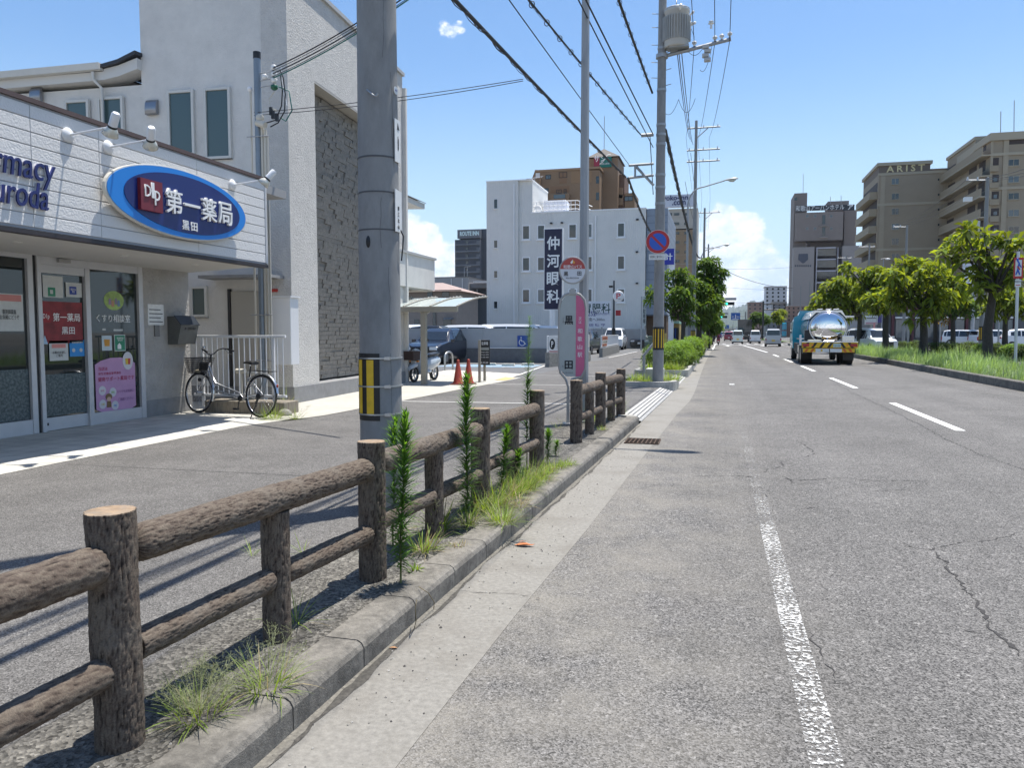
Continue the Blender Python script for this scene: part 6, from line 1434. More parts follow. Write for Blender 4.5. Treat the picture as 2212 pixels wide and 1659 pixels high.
    # wheels
    for y,dual in ((1.6,1),(2.9,1),(8.7,0)):
        for s in (-1,1):
            x1=s*1.2; x0=s*(.68 if dual else .92)
            w=MB().cyl(M@Vector((x0,y,.5)),M@Vector((x1,y,.5)),.5,.5,24).build('wheel',M_TYRE,t); MB().cyl(M@Vector((x1,y,.5)),M@Vector((x1+s*.01,y,.5)),.30,.26,16).build('rim',M_RIM,w)
    MB().box((.72,.95,.22),(1.2,.98,.62),0,M).build('mud_flap',M_TRIM,t)
tanker()

# ---- motorbike and rider far ahead
def skinfig(name,parent,verts,edges,rad,m,root=0):
    me=bpy.data.meshes.new(name); me.from_pydata(verts,edges,[]); o=bpy.data.objects.new(name,me); COL.objects.link(o)
    md=o.modifiers.new('skin','SKIN'); 
    if not me.skin_vertices: me.attributes.new('skin','FLOAT','POINT')
    for i,r in enumerate(rad):
        sv=me.skin_vertices[0].data[i]; sv.radius=(r,r) if not hasattr(r,'__len__') else r; sv.use_root=(i==root)
    o.modifiers.new('sub','SUBSURF').levels=1; o.modifiers['sub'].render_levels=1; me.materials.append(m)
    if parent is not None: attach(o,parent)
    return o
def rider():
    o=Vector((-.10,100,0)); t=thing('motor_scooter','dark red scooter ridden away along the left edge of the road','motorbike',o)
    b=lambda a,c,n,m,bv=.02:MB().box(tuple(o+Vector(a)),tuple(o+Vector(c))).build(n,m,t,bv)
    b((-.17,-.75,.35),(.17,.25,.80),'body',PRED,.06); b((-.18,-.8,.70),(.18,.0,.82),'seat',M_TRIM,.03); b((-.2,.45,.3),(.2,.6,1.0),'front_shield',PRED,.04); b((-.35,.45,1.0),(.35,.52,1.06),'handlebar',M_TRIM,.01); b((-.12,.2,.15),(.12,.6,.3),'footboard',M_TRIM); b((-.08,-.80,.55),(.08,-.76,.65),'tail_light',M_TAIL); b((-.1,-.82,.38),(.1,-.79,.52),'number_plate',M_PLW)
    for y in (-.6,.65): MB().cyl(tuple(o+Vector((-.06,y,.24))),tuple(o+Vector((.06,y,.24))),.24,.24,16).build('wheel',M_TYRE,t)
    p=thing('person','person riding the scooter away, in a dark red top and white helmet','person',tuple(o+Vector((0,-.3,.8))))
    V=[(0,-.35,.86),(0,-.36,1.10),(0,-.30,1.36),(0,-.26,1.46),(.20,-.30,1.36),(.30,-.05,1.18),(.30,.38,1.08),(-.20,-.30,1.36),(-.30,-.05,1.18),(-.30,.38,1.08),(.12,-.3,.84),(.16,.15,.82),(.15,.28,.40),(.15,.40,.32),(-.12,-.3,.84),(-.16,.15,.82),(-.15,.28,.40),(-.15,.40,.32)]
    E_=[(0,1),(1,2),(2,3),(2,4),(4,5),(5,6),(2,7),(7,8),(8,9),(0,10),(10,11),(11,12),(12,13),(0,14),(14,15),(15,16),(16,17)]
    rd=[.15,.15,.15,.06,.075,.055,.04,.075,.055,.04,.10,.075,.055,.05,.10,.075,.055,.05]
    skinfig('body',p,[tuple(o+Vector(v)) for v in V],E_,rd,mat('rider_top',(.16,.03,.06),.8))
    MB().ball(tuple(o+Vector((0,-.24,1.60))),(.13,.15,.15),14,10).build('helmet',M_WENAM,p)
rider()
# ---- delivery scooter parked under the shelter
def moped():
    o=Vector((-8.62,21.0,.112)); rz=R(-8); t=thing('delivery_scooter','pale blue grey scooter with brown front basket parked under the cycle shelter','motorbike',o,rz)
    M=Matrix.Translation(o)@Matrix.Rotation(rz,4,'Z')      # nose along local -Y; front wheel at origin
    P=lambda x,y,z:M@Vector((x,y,z)); MP=paintm('paint_ice_blue',(.40,.45,.50)); 
    for y,nm in ((0,'front_wheel'),(1.22,'rear_wheel')):
        b=MB(); b.tube([P(0,y+.20*math.cos(2*PI*k/28),.235+.20*math.sin(2*PI*k/28)) for k in range(28)],.042,8,closed=True); w=b.build(nm,M_TYRE,t)
        b=MB()
        for k in range(5): a=2*PI*k/5; b.tube([P(0,y,.235),P(0,y+.16*math.cos(a),.235+.16*math.sin(a))],.016,5)
        b.tube([P(0,y+.165*math.cos(2*PI*k/24),.235+.165*math.sin(2*PI*k/24)) for k in range(24)],.014,6,closed=True); b.build('rim',M_RIM,w)
    def shell(st,name,m):   # (y,halfwidth,z0,z1)
        secs=[[P(w*math.cos(2*PI*k/12),y,(z0+z1)/2+(z1-z0)/2*math.sin(2*PI*k/12)) for k in range(12)] for y,w,z0,z1 in st]
        return MB().loft(secs,0,True).build(name,m,t)
    shell([(-.28,.05,.36,.46),(-.18,.09,.38,.54),(.0,.10,.42,.60),(.18,.08,.44,.58)],'front_mudguard',MP)
    shell([(.02,.10,.55,.95),(.10,.20,.45,1.0),(.22,.20,.30,.96),(.30,.14,.26,.80)],'leg_shield',MP)
    shell([(.25,.14,.22,.34),(.55,.16,.22,.33),(.8,.15,.22,.36)],'footboard',MP)
    shell([(.66,.10,.28,.62),(.85,.17,.28,.74),(1.15,.17,.34,.76),(1.42,.13,.48,.72),(1.55,.05,.56,.66)],'rear_body',MP)
    shell([(.68,.10,.72,.80),(.9,.15,.73,.83),(1.3,.14,.76,.86),(1.45,.08,.78,.84)],'seat',M_TRIM)
    b=MB(); b.tube([P(0,.0,.25),P(0,.14,.75),P(0,.20,1.0)],.035,8); b.tube([P(-.30,.30,1.03),P(-.1,.20,1.0),P(.1,.20,1.0),P(.30,.30,1.03)],.016,6); b.build('handlebar',M_TRIM,t)
    for s in (-1,1): b=MB(); b.tube([P(s*.2,.22,1.02),P(s*.34,.16,1.2)],.008,5); b.ball(P(s*.36,.16,1.24),(.055,.03,.045),8,6); b.build('mirror',M_TRIM,t)
    MB().loft([[P(x,y,z) for x,y in ((-.17,-.34+d),(.17,-.34+d),(.19,.05-d),(-.19,.05-d))] for z,d in ((.66,.03),(.92,0))]).build('basket',mat('basket_brown',(.055,.035,.03),.8,var=.3,scale=60),t)
    MB().cbox((0,-.02,.60),(.16,.06,.07),0,M).build('headlight',M_HEAD,t,.01); MB().cbox((.13,-.0,.62),(.07,.06,.05),0,M).build('indicator',M_AMB,t,.01); MB().cbox((-.13,0,.62),(.07,.06,.05),0,M).build('indicator',M_AMB,t,.01)
    b=MB(); b.tube([P(-.12,.7,.25),P(-.15,.75,.02)],.012,5); b.tube([P(.12,.7,.25),P(.15,.75,.02)],.012,5); b.build('stand',M_TRIM,t)
moped()
# ================================================================ CAR PARK FURNITURE ON THE LEFT
M_BEIGE=mat('shelter_beige',(.33,.31,.26),.5,.3,var=.05,scale=6)
t=thing('cycle_shelter','cycle shelter with curved pale translucent roof on beige posts','shelter',(-8.5,20.6,.11))
sx0,sx1=-10.9,-6.95; y0s=20.05
a=atY(1015,643,22.3); 
def roofpt(x,f):   # f 0 front edge .. 1 raised back edge
    return Vector((x+f*.22,y0s+f*2.1,2.28+.34*math.sin(f*PI*.46)))
xs=[sx0+(sx1-sx0)*k/5 for k in range(6)]; b=MB()
for i in range(5):
    for j in range(10):
        f0,f1=j/10,(j+1)/10; b.add([roofpt(xs[i]+.01,f0),roofpt(xs[i+1]-.01,f0),roofpt(xs[i+1]-.01,f1),roofpt(xs[i]+.01,f1)],[(0,1,2,3)],0,True)
m=mat('polycarbonate',(.50,.56,.54),.15,spec=.6); m.node_tree.nodes['Principled BSDF'].inputs['Transmission Weight'].default_value=.25
b.build('roof_sheet',m,t)
for x in xs:
    MB().tube([roofpt(x,k/8)+Z*.015 for k in range(9)],.028,5).build('rafter',M_BEIGE,t)
    b=MB()
    for k in range(9): b.ball(roofpt(x,.06+k*.11)+Z*.045,.016,6,4)
    b.build('roof_bolts',M_WENAM,t)
MB().box((sx0-.03,y0s-.06,2.14),(xs[-1]+.03,y0s+.02,2.29)).build('front_beam',M_BEIGE,t,.008)
for x in (-7.95,): MB().cbox((x,y0s+.06,1.12),(.16,.13,2.04)).build('post',M_BEIGE,t,.008); MB().tube([Vector((x+.05,y0s+.08,2.1)),Vector((x+.05,y0s+1.3,2.40))],.04,4).build('bracket',M_BEIGE,t)
MB().cbox((atY(859,760,22.6).x,22.6,1.3),(.26,.2,2.4)).build('dark_post',M_TRIM,t); MB().cbox((atY(869,760,22.1).x,22.1,1.3),(.12,.12,2.4)).build('post',M_BEIGE,t)
def cone(x,y,rz,label):
    t=thing('traffic_cone',label,'traffic cone',(x,y,.112),rz,'red traffic cones by the pavement')
    M=Matrix.Translation((x,y,.112))@Matrix.Rotation(rz,4,'Z'); m=mat('cone_red',(.38,.05,.028),.55,var=.25,scale=12,dirt=(.22,.05,.04),dirtscale=8,dirtamt=.6)
    MB().lathe([(.155,.035),(.13,.10),(.045,.62),(.04,.66),(.042,.69),(.02,.705)],M,20).build('cone_body',m,t); b=MB(); b.box((-.20,-.20,0),(.20,.20,.035),0,M); b.build('cone_base',mat('cone_base',(.13,.03,.025),.8,var=.3,scale=15),t,.02)
cone(-7.05,20.4,.2,'red traffic cone, left of the pair by the shelter'); cone(-6.86,20.75,.5,'red traffic cone, right of the pair by the shelter')
t=thing('price_sign','small dark parking price board on two beige posts','sign',(-6.83,22.0,.11))
for u,v in ((1036,826),(1047,823)): p=gnd(u,v,.11); h=2.0 if u==1036 else 1.7; MB().cbox((p.x,p.y,.11+.62),(.07,.07,1.24)).build('post',M_BEIGE,t,.006)
p0=gnd(1036,826,.11); p1=gnd(1047,823,.11); d=(p1-p0).normalized(); bm=frame((p0+p1)/2+Z*.86+Vector((.08,-.05,0)),(1,.10,0),Z)
bo=MB().prism([(-.17,-.36),(.17,-.36),(.17,.38),(-.17,.38)],.05,bm@Matrix.Translation((0,0,-.025))).build('board',mat('board_dark',(.02,.022,.024),.5),t,.004)
text('P 駐車場',.24,.10,bm@Matrix.Translation((0,.28,.026)),M_WTXT,'board_letters',bo,.002,.01); MB().prism([(-.15,.08),(.15,.08),(.15,.16),(-.15,.16)],.002,bm@Matrix.Translation((0,0,.026))).build('grey_bar',mat('bar_grey',(.30,.32,.30),.6),bo)
for k in range(3): text('08:00 60分 200円',.28,.04,bm@Matrix.Translation((0,.02-.075*k,.026)),M_WTXT,'board_letters',bo,.002,.0)
text('TEL 073-400',.24,.05,bm@Matrix.Translation((0,-.29,.026)),M_WTXT,'board_letters',bo,.002,.005)
t=thing('hoop_barrier','steel hoop barrier standing in front of the dark blue car','barrier',(-10.4,28.0,.1)); q0,q1=gnd(961,801,.1),gnd(978,799.5,.1); mid=(q0+q1)/2; hw=(q1-q0)/2
MB().tube([q0,q0+Z*.5]+[mid+hw*(-math.cos(PI*k/8))+Z*(.5+.22*math.sin(PI*k/8)) for k in range(1,8)]+[q1+Z*.5,q1],.038,8).build('hoop',mat('steel_pale',(.50,.49,.46),.3,.7),t)
for i,(u,v) in enumerate(((1059,789),(1099,790.5),(1141,789.5))):
    p=gnd(u,v,.1); o=MB().prism([(-.30,0),(.30,0),(.27,.11),(-.27,.11)],.14,frame(p,(1,.05,0),Z)).build('wheel_stop',mat('stop_beige',(.52,.49,.42),.85,var=.12,scale=10),None,.02); tag(o,['left','middle','right'][i]+' concrete wheel stop in front of the low grey wall','wheel stop','concrete wheel stops by the wall')
# low wall with panels on top and wheelchair sign
t=thing('lot_wall','long low wall of grey panels over dark blocks behind the parking bays','wall',(-11,36,.1)); wy=36.2
MB().box((-20,wy-.1,.1),(-7.0,wy+.1,.80)).build('block_course',mat('dark_block',(.15,.155,.16),.9,var=.12,scale=6,dirt=(.10,.10,.10),dirtscale=2,dirtamt=.6),t)
b=MB(); x=-20
while x<-7.1: b.box((x+.006,wy-.04,.80),(min(x+2.2,-7.0)-.006,wy+.05,1.74)); x+=2.2
b.each('panel',mat('panel_grey',(.38,.385,.39),.6,var=.05,scale=3),t); MB().box((-20,wy-.06,1.74),(-7.0,wy+.07,1.775)).build('wall_cap',mat('cap_grey',(.42,.42,.42),.6),t)
MB().box((-11.2,wy-.14,.80),(-9.0,wy-.10,.84)).build('ledge_bar',M_WENAM,t)
p=atY(1129,737,wy-.06); sg=frame(p,(1,0,0),Z); t=thing('wheelchair_sign','square blue wheelchair parking sign on the grey wall','sign',p)
MB().prism([(-.26,-.27),(.26,-.27),(.26,.27),(-.26,.27)],.02,sg).build('plate',mat('sign_blue',(.02,.07,.30),.5),t); b=MB(); q=lambda x,y:sg@Vector((x,y,.024))
b.tube([q(-.02+.15*math.cos(a),-.06+.15*math.sin(a)) for a in [R(100)+k*R(23) for k in range(12)]],.018,5); b.tube([q(-.06,.10),q(-.05,.0),q(.06,-.01),q(.12,-.15),q(.17,-.13)],.02,5); b.ball(q(-.07,.17),.035,8,6); b.build('wheelchair_mark',M_WTXT,t)
# stone pillars with railing and parking notice
M_STONE=mat('stone_block',(.22,.215,.20),.9,var=.3,scale=10,bump=.02,bscale=22)
def railpiece(label,u0,u1,Yb,base_h,top,panels):
    p0=gnd(u0[0],u0[1],.1); p1=gnd(u1[0],u1[1],.1); t=thing('low_railing',label,'railing',p0,0,'low walls with white railings at the car park edge')
    d=(p1-p0).normalized(); n=Vector((-d.y,d.x,0)); L_=(p1-p0).length
    b=MB(); b.add([p0-n*.1,p1-n*.1,p1+n*.1,p0+n*.1,p0-n*.1+Z*base_h,p1-n*.1+Z*base_h,p1+n*.1+Z*base_h,p0+n*.1+Z*base_h],[(0,1,5,4),(1,2,6,5),(2,3,7,6),(3,0,4,7),(4,5,6,7)]); b.build('base_wall',M_STONE,t)
    for z in (base_h+.08,top): MB().tube([p0+Z*z,p1+Z*z],.022,6).build('rail',M_WENAM,t)
    m=max(2,int(L_/.14)); 
    for k in range(m+1):
        q=p0+d*L_*k/m; MB().tube([q+Z*(base_h),q+Z*top],.026 if k in (0,m) else .009,6).build('post' if k in (0,m) else 'bar',M_WENAM,t)
    for f0,f1,z0,z1,m_,txt in panels:
        a=p0+d*L_*f0-n*.04; c=p0+d*L_*f1-n*.04; s=MB().add([a+Z*z0,c+Z*z0,c+Z*z1,a+Z*z1,a+Z*z0+n*.01,c+Z*z0+n*.01,c+Z*z1+n*.01,a+Z*z1+n*.01],[(0,1,2,3),(7,6,5,4),(0,4,5,1),(3,2,6,7)]).build('banner',m_,t)
        if txt: text(txt,(c-a).length*.8,(z1-z0)*.6,frame((a+c)/2+Z*(z0+z1)/2-n*.006,d,Z),M_CAPT,'banner_letters',s,.001,.01)
    return t,p0,p1
t,p0,p1=railpiece('stone based railing with a parking notice, right of the low grey wall',(1182,793),(1226,789),0,.62,1.32,[])
f=frame(p0+Vector((.42,-.12,.98)),(1,.02,0),Z); s=MB().prism([(-.33,-.36),(.33,-.36),(.33,.36),(-.33,.36)],.02,f).build('notice',M_WPL,t)
MB().prism([(-.17+.12*math.cos(k*.314),.24*math.sin(k*.314)*.95) for k in range(20)],.003,f@Matrix.Translation((0,0,.021))).build('black_oval',M_BLACK,s); text('P',.09,.26,f@Matrix.Translation((-.17,0,.025)),M_WTXT,'notice_letter',s,.001,.02)
for k in range(6): MB().prism([(.02,.2-.07*k),(.28-.06*(k%3),.2-.07*k),(.28-.06*(k%3),.215-.07*k),(.02,.215-.07*k)],.001,f@Matrix.Translation((0,0,.022))).build('printed_line',M_CAPT,s)
MB().prism([(-.3,-.33),(.3,-.33),(.3,-.29),(-.3,-.29)],.001,f@Matrix.Translation((0,0,.022))).build('red_line',mat('plate_red',(.45,.04,.03),.5),s)
mo=mat('banner_orange',(.62,.19,.08),.6); mw=mat('banner_pale',(.62,.60,.55),.6)
railpiece('low stone wall with white railing and orange banners in front of the white minivan',(1298,772),(1335,761),0,.55,1.28,[(.04,.30,1.02,1.22,mo,'空'),(.04,.30,.80,1.0,mw,'月極'),(.04,.26,.64,.78,mo,'P')])
railpiece('short low wall and white railing just right of the bus stop board',(1262,784),(1272,779),0,.5,1.35,[(.3,.95,.7,1.3,mw,None)])
# navy eye clinic board on a white post
by=45.5; t=thing('eye_clinic_board','tall navy signboard with four white characters on a thick white post','signboard',(atY(1197,770,by).x,by,.1))
a=atY(1176,668,by); c=atY(1214,494,by); w=c.x-a.x; h=c.z-a.z; B=frame(((a.x+c.x)/2,by,(a.z+c.z)/2),(1,0,0),Z)
MB().prism([(-w/2-.05,-h/2-.06),(w/2+.05,-h/2-.06),(w/2+.05,h/2+.06),(-w/2-.05,h/2+.06)],.30,B@Matrix.Translation((0,0,-.31))).build('sign_case',M_WENAM,t,.01)
fc=MB().prism([(-w/2,-h/2),(w/2,-h/2),(w/2,h/2),(-w/2,h/2)],.01,B).build('sign_face',mat('deep_navy',(.008,.008,.04),.4),t)
for k,ch in enumerate('仲河眼科'): text(ch,.78,.80,B@Matrix.Translation((0,h/2-.82-1.06*k,.0105)),M_WTXT,'board_letter',fc,.004,.022)
px=(atY(1188,700,by).x+atY(1200.5,700,by).x)/2; MB().cyl((px,by-.1,.1),(px,by-.1,a.z-.02),.175,.175,16).build('post',M_WENAM,t)
# stomach clinic board
by=56; a=atY(1216,708,by); c=atY(1319,650,by); w=c.x-a.x; h=c.z-a.z; B=frame(((a.x+c.x)/2,by,(a.z+c.z)/2),(1,0,0),Z)
t=thing('stomach_clinic_board','wide white signboard with dark green characters and phone number on two legs','signboard',((a.x+c.x)/2,by,.1))
fc=MB().prism([(-w/2,-h/2),(w/2,-h/2),(w/2,h/2),(-w/2,h/2)],.08,B@Matrix.Translation((0,0,-.09))).build('board',mat('board_white2',(.66,.68,.72),.5),t)
M_DG=mat('letter_green_dark',(.02,.07,.065),.5); M_NB=mat('letter_blue_dark',(.03,.04,.22),.5)
bt=lambda s,wd,ht,x,y,m,bo=.015:text(s,wd,ht,B@Matrix.Translation((x,y,-.008)),m,'board_letters',fc,.004,bo)
bt('和田胃腸科',w*.98,.72,.03,h/2-.52,M_DG,.015); bt('073-471-5252',w*.62,.36,-.42,.06,M_NB,.01); bt('和歌山市太田575',w*.33,.18,w*.31,.05,M_NB,0); bt('和歌山駅東口南へ300m',w*.82,.26,-.1,-.36,M_CAPT,0); bt('和 田 穂 守',w*.46,.2,w*.16,-.76,M_NB,.01)
for u in (1300,1248): x=atY(u,700,by).x; MB().cbox((x,by+.05,(a.z+.1)/2),(.1,.1,a.z)).build('leg',M_GALV,t)
# slim black pole with lamp, red box and round parking sign
py=58.5; p=atY(1325,764,py); t=thing('slim_pole','slim black pole with a small floodlight and red box beside the stomach clinic board','pole',(p.x,py,.1)); zt=atY(1325,606,py).z
MB().cyl((p.x,py,.1),(p.x,py,1.9),.16,.15,10).build('lower_shaft',M_TRIM,t); MB().cyl((p.x,py,1.9),(p.x,py,zt),.085,.07,10).build('shaft',mat('pole_dark_grey',(.07,.075,.08),.6),t)
MB().cbox((p.x-.22,py-.1,zt-.45),(.28,.2,.16)).build('floodlight',M_TRIM,t,.02); q=atY(1329.5,676,py); MB().cbox((q.x+.22,py-.1,q.z),(.36,.25,.40)).build('red_box',mat('box_red',(.33,.015,.02),.5),t,.01)
q=atY(1336,640,py-1); t=thing('round_parking_sign','round white lit parking sign with a red letter on the slim pole','sign',q); B=frame(q,(1,.12,0),Z)
MB().lathe([(0,-.16),(.36,-.16),(.41,-.12),(.41,.10),(.38,.14),(0,.14)],B,32).build('case',M_WENAM,t); MB().prism([(.33*math.cos(k*.262),.33*math.sin(k*.262)) for k in range(24)],.01,B@Matrix.Translation((0,0,.142))).build('face',M_WPL,t)
text('P',.34,.42,B@Matrix.Translation((0,.02,.153)),mat('letter_soft_red',(.55,.12,.13),.5),'sign_letter',t,.004,.03); text('24h',.2,.07,B@Matrix.Translation((.06,-.19,.158)),M_CAPT,'sign_letter',t,.002,0)
MB().tube([Vector((p.x,py,q.z+.3)),Vector((q.x,py-1,q.z+.38))],.02,5).build('bracket',M_TRIM,t)
# vertical lettered board on a thin post, mesh gate, pale posts, yellow boards
py=64; p=atY(1392,765,py); t=thing('thin_lettered_board','thin upright board with small dark lettering on a grey post','signboard',(p.x,py,.1)); a=atY(1388,704,py); c=atY(1396,640,py)
MB().cyl((a.x-.1,py,.1),(a.x-.1,py,c.z),.06,.06,8).build('post',M_GALV,t); fc=MB().box((a.x,py-.03,a.z),(c.x,py,c.z)).build('board',mat('board_pale_green',(.42,.47,.45),.6),t); text('契\n約\n駐\n車\n場',.22,2.0,frame(((a.x+c.x)/2,py-.035,(a.z+c.z)/2),(1,0,0),Z),M_CAPT,'board_letters',fc,.002,.01)
t=thing('mesh_gate','low green wire mesh gate at the car park corner','gate',(atY(1400,760,65).x,65,.1))
for k in range(9): p=atY(1393+k*1.9,760,65); MB().cyl((p.x,65,.1),(p.x,65,1.25),.02,.02,5).build('upright',mat('mesh_green',(.16,.24,.19),.5),t)
for z in (.25,.75,1.25): MB().tube([(atY(1393,760,65).x,65,z),(atY(1409,760,65).x,65,z)],.02,5).build('cross_bar',mat('mesh_green',(.16,.24,.19),.5),t)
for k in range(4):
    p=atY(1411+k*4.5,760,67); o=MB().cbox((p.x,67,1.1),(.09,.09,2.0)).build('pale_post',mat('post_pale_blue',(.45,.52,.58),.5),None,.01); tag(o,'pale blue upright post in the fence beside the yellow boards','post','pale blue fence posts')
py=68
for i,(u0,u1,v0) in enumerate(((1428,1432,722),(1435,1440,720))):
    a=atY(u0,758,py); c=atY(u1,v0,py); o=MB().box((a.x,py,.1),(c.x,py+.08,c.z)).build('yellow_board',mat('board_yellow',(.50,.38,.10),.6,var=.1,scale=4),None,.01); tag(o,['left','right'][i]+' of two narrow yellow upright boards by the shop','board')
# blue accountancy sign
py=70; a=atY(1432,572,py); c=atY(1456.5,537,py); t=thing('blue_square_sign','deep blue square sign with a white character behind the transformer pole','sign',(c.x,py,.1)); fc=MB().box((a.x-.4,py-.2,a.z),(c.x,py,c.z)).build('sign_case',mat('vivid_blue',(.012,.025,.32),.4),t)
text('会計',1.55,.62,frame(((a.x+c.x)/2-.42,py-.205,(a.z+c.z)/2),(1,0,0),Z),M_WTXT,'sign_letter',fc,.004,.02); MB().box((c.x-.42,py-.15,.1),(c.x+.04,py-.02,a.z)).build('post',M_WENAM,t)
# no parking sign on the transformer pole
p=atY(1421,522,20.95); t=thing('no_parking_sign','round red and blue no parking sign fixed to the transformer pole','sign',p); n=Vector((-p.x,-p.y,0)).normalized(); B=frame(p,Vector((-n.y,n.x,0)),Z); ci=lambda r,n_=40:[(r*math.cos(2*PI*k/n_),r*math.sin(2*PI*k/n_)) for k in range(n_)]
MB().prism(ci(.315),.012,B).build('plate',M_WPL,t); MB().prism(ci(.305),.003,B@Matrix.Translation((0,0,.0125))).build('red_ring',mat('road_sign_red',(.45,.02,.025),.4),t); MB().prism(ci(.225),.003,B@Matrix.Translation((0,0,.016))).build('blue_field',mat('road_sign_blue',(.02,.10,.50),.4),t)
MB().prism([(-.24,-.03),(.24,-.03),(.24,.03),(-.24,.03)],.002,B@Matrix.Translation((0,0,.0195))@Matrix.Rotation(R(-45),4,'Z')).build('red_bar',mat('road_sign_red',(.45,.02,.025),.4),t)
s=MB().prism([(-.21,-.075),(.21,-.075),(.21,.075),(-.21,.075)],.008,B@Matrix.Translation((-.02,-.40,0))).build('sub_plate',M_WPL,t); text('自動車(二輪を除く)',.36,.085,B@Matrix.Translation((-.02,-.40,.0085)),M_CAPT,'plate_letters',s,.001,.0)
MB().tube([B@Vector((0,-.5,-.02)),B@Vector((0,.3,-.02))],.02,6).build('bracket',M_GALV,t)

# ================================================================ PLANTING BEDS ON THE LEFT KERB
def bed(name,label_,x0,x1,y0,y1,h,rad=.6):
    pts=[]
    for cx,cy,a0 in ((x1-rad,y0+rad,-90),(x1-rad*.5,y1-rad*.5,0),(x0+rad*.5,y1-rad*.5,90),(x0+rad*.5,y0+rad*.5,180)):
        rr=rad if (cx,cy)==(x1-rad,y0+rad) else rad*.5
        for k in range(7): a=R(a0+15*k); pts.append((cx+rr*math.cos(a),cy+rr*math.sin(a)))
    inn=[]; c=Vector(((x0+x1)/2,(y0+y1)/2))
    for x,y in pts: inn.append((x+(-.15 if x>c.x else .15),y+(-.15 if y>c.y else .15)))
    n=len(pts); vs=[(x,y,-.02) for x,y in pts]+[(x,y,h) for x,y in pts]+[(x,y,h) for x,y in inn]+[(x,y,h-.06) for x,y in inn]
    b=MB(); b.add(vs,[(i,(i+1)%n,n+(i+1)%n,n+i) for i in range(n)]+[(n+i,n+(i+1)%n,2*n+(i+1)%n,2*n+i) for i in range(n)]+[(2*n+i,2*n+(i+1)%n,3*n+(i+1)%n,3*n+i) for i in range(n)])
    struct(b,'bed_kerb',M_KERB2); struct(MB().strip(inn,h-.03),'bed_soil',M_SOIL)
bed('bed','',-2.75,-1.10,20.75,23.2,.25); bed('bed','',-2.9,-1.02,27.3,60,.25); bed('bed','',-2.9,-.98,63,104,.25)
rg=random.Random(21)
for i,(x,y,h,n,lab) in enumerate(((-2.3,21.5,.30,90,'grass clump left of the pale box in the pole bed'),(-1.95,21.35,.26,90,'grass clump in front of the handrail post in the pole bed'),(-1.25,21.9,.36,110,'taller grass right of the transformer pole'),(-1.5,22.5,.3,80,'grass behind the transformer pole in its bed'),(-2.2,22.4,.28,80,'grass at the back left of the pole bed'),(-1.9,27.9,.45,160,'fine grass in front of the hedge, left part'),(-1.45,27.8,.42,150,'fine grass in front of the hedge, right part'),(-2.4,28.0,.42,130,'fine grass in front of the hedge, far left part'))):
    tuft((x,y,.22),.38,h,n,60+i,lab,0,.05,1,.014,group='grass in the kerbside planting beds')
t=thing('handrail','grey steel handrail tube rising from the pole bed','handrail',(-2.35,22.0,.2)); p=gnd(1390,822,.2)
MB().tube([atY(1391,822,21.9),atY(1391,768,21.9),atY(1412,742,21.9),atY(1424,736,21.9)],.045,6).build('tube',M_GALV,t)
o=MB(); p=atY(1395,803,22.2); o.box((p.x,22.1,.2),(p.x+.5,22.6,.55)); o=o.build('pale_box',mat('box_cream',(.50,.51,.44),.6),None,.03); tag(o,'pale cream utility box half hidden in grass behind the transformer pole','box')

# ================================================================ FOLIAGE
M_LT=leafmat('tree_leaf',(.115,.165,.03),.46,.65,(2.6,2.1,.5)); M_LD=leafmat('tree_leaf_deep',(.075,.13,.028),.40,.55,(2.1,1.9,.5)); M_TRUNK=mat('tree_bark',(.055,.047,.038),.9,var=.4,scale=14,bump=.02,bscale=25,bstretch=(3,3,.6)); M_SHR=leafmat('shrub_leaf',(.10,.17,.03),.35,.55,(1.9,1.7,.5)); M_SHR2=leafmat('shrub_leaf_dark',(.06,.09,.03),.3,.6)
def whorl(b,p,out,s,rnd,tint,nl=6):
    """a hand of drooping leaflets"""
    out=Vector(out).normalized()
    for k in range(nl):
        a=k*6.283/nl+rnd.uniform(-.3,.3); side=out.orthogonal().normalized(); up=out.cross(side); d=(side*math.cos(a)+up*math.sin(a)+out*.35).normalized(); d=(d-Z*rnd.uniform(-.05,.45)).normalized()
        l=s*rnd.uniform(.7,1.15); w=l*.36; x=d.cross(Z); x=x.normalized() if x.length>.1 else Vector((1,0,0)); m=p+d*l*.6+Z*l*.05; e=p+d*l-Z*l*.22
        b.add([p,m+x*w/2,e,m-x*w/2],[(0,1,2,3)],0,False,min(1,max(0,rnd.gauss(tint,.22))))
def tree(name,label,base,trunk_top,blobs,r0,lsize,seed,m,group,dens=1.0,limbs=True,nl=6):
    """blobs: (centre, radius) lumps of foliage in world space"""
    rnd=random.Random(seed); base=Vector(base); tt_=Vector(trunk_top); t=thing(name,label,'tree',base,0,group)
    b=MB(); mid=base.lerp(tt_,.5)+Vector((rnd.uniform(-.1,.1),rnd.uniform(-.1,.1),0)); b.tube([base-Z*.1,base+Z*.25,mid,tt_],[r0*1.5,r0*1.1,r0*.92,r0*.75],9)
    if limbs:
        for c,r in blobs:
            c=Vector(c); k=tt_.lerp(c,.5)+Z*-.1*(c-tt_).length*.3; b.tube([tt_-Z*.15,k,c],[r0*.5,r0*.3,r0*.10],6)
    b.build('trunk',M_TRUNK,t)
    b=MB()
    for c,r in blobs:
        c=Vector(c); n=int(dens*28*(r/.6)**2); 
        for i in range(n):
            d=Vector((rnd.gauss(0,1),rnd.gauss(0,1),rnd.gauss(0,1))).normalized(); f=rnd.random()**.45; lump=1+.35*noise.noise(d*2.2+c)
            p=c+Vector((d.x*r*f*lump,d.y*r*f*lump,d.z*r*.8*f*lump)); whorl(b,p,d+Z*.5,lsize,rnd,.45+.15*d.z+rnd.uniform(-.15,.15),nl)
    b.build('crown',m,t); return t
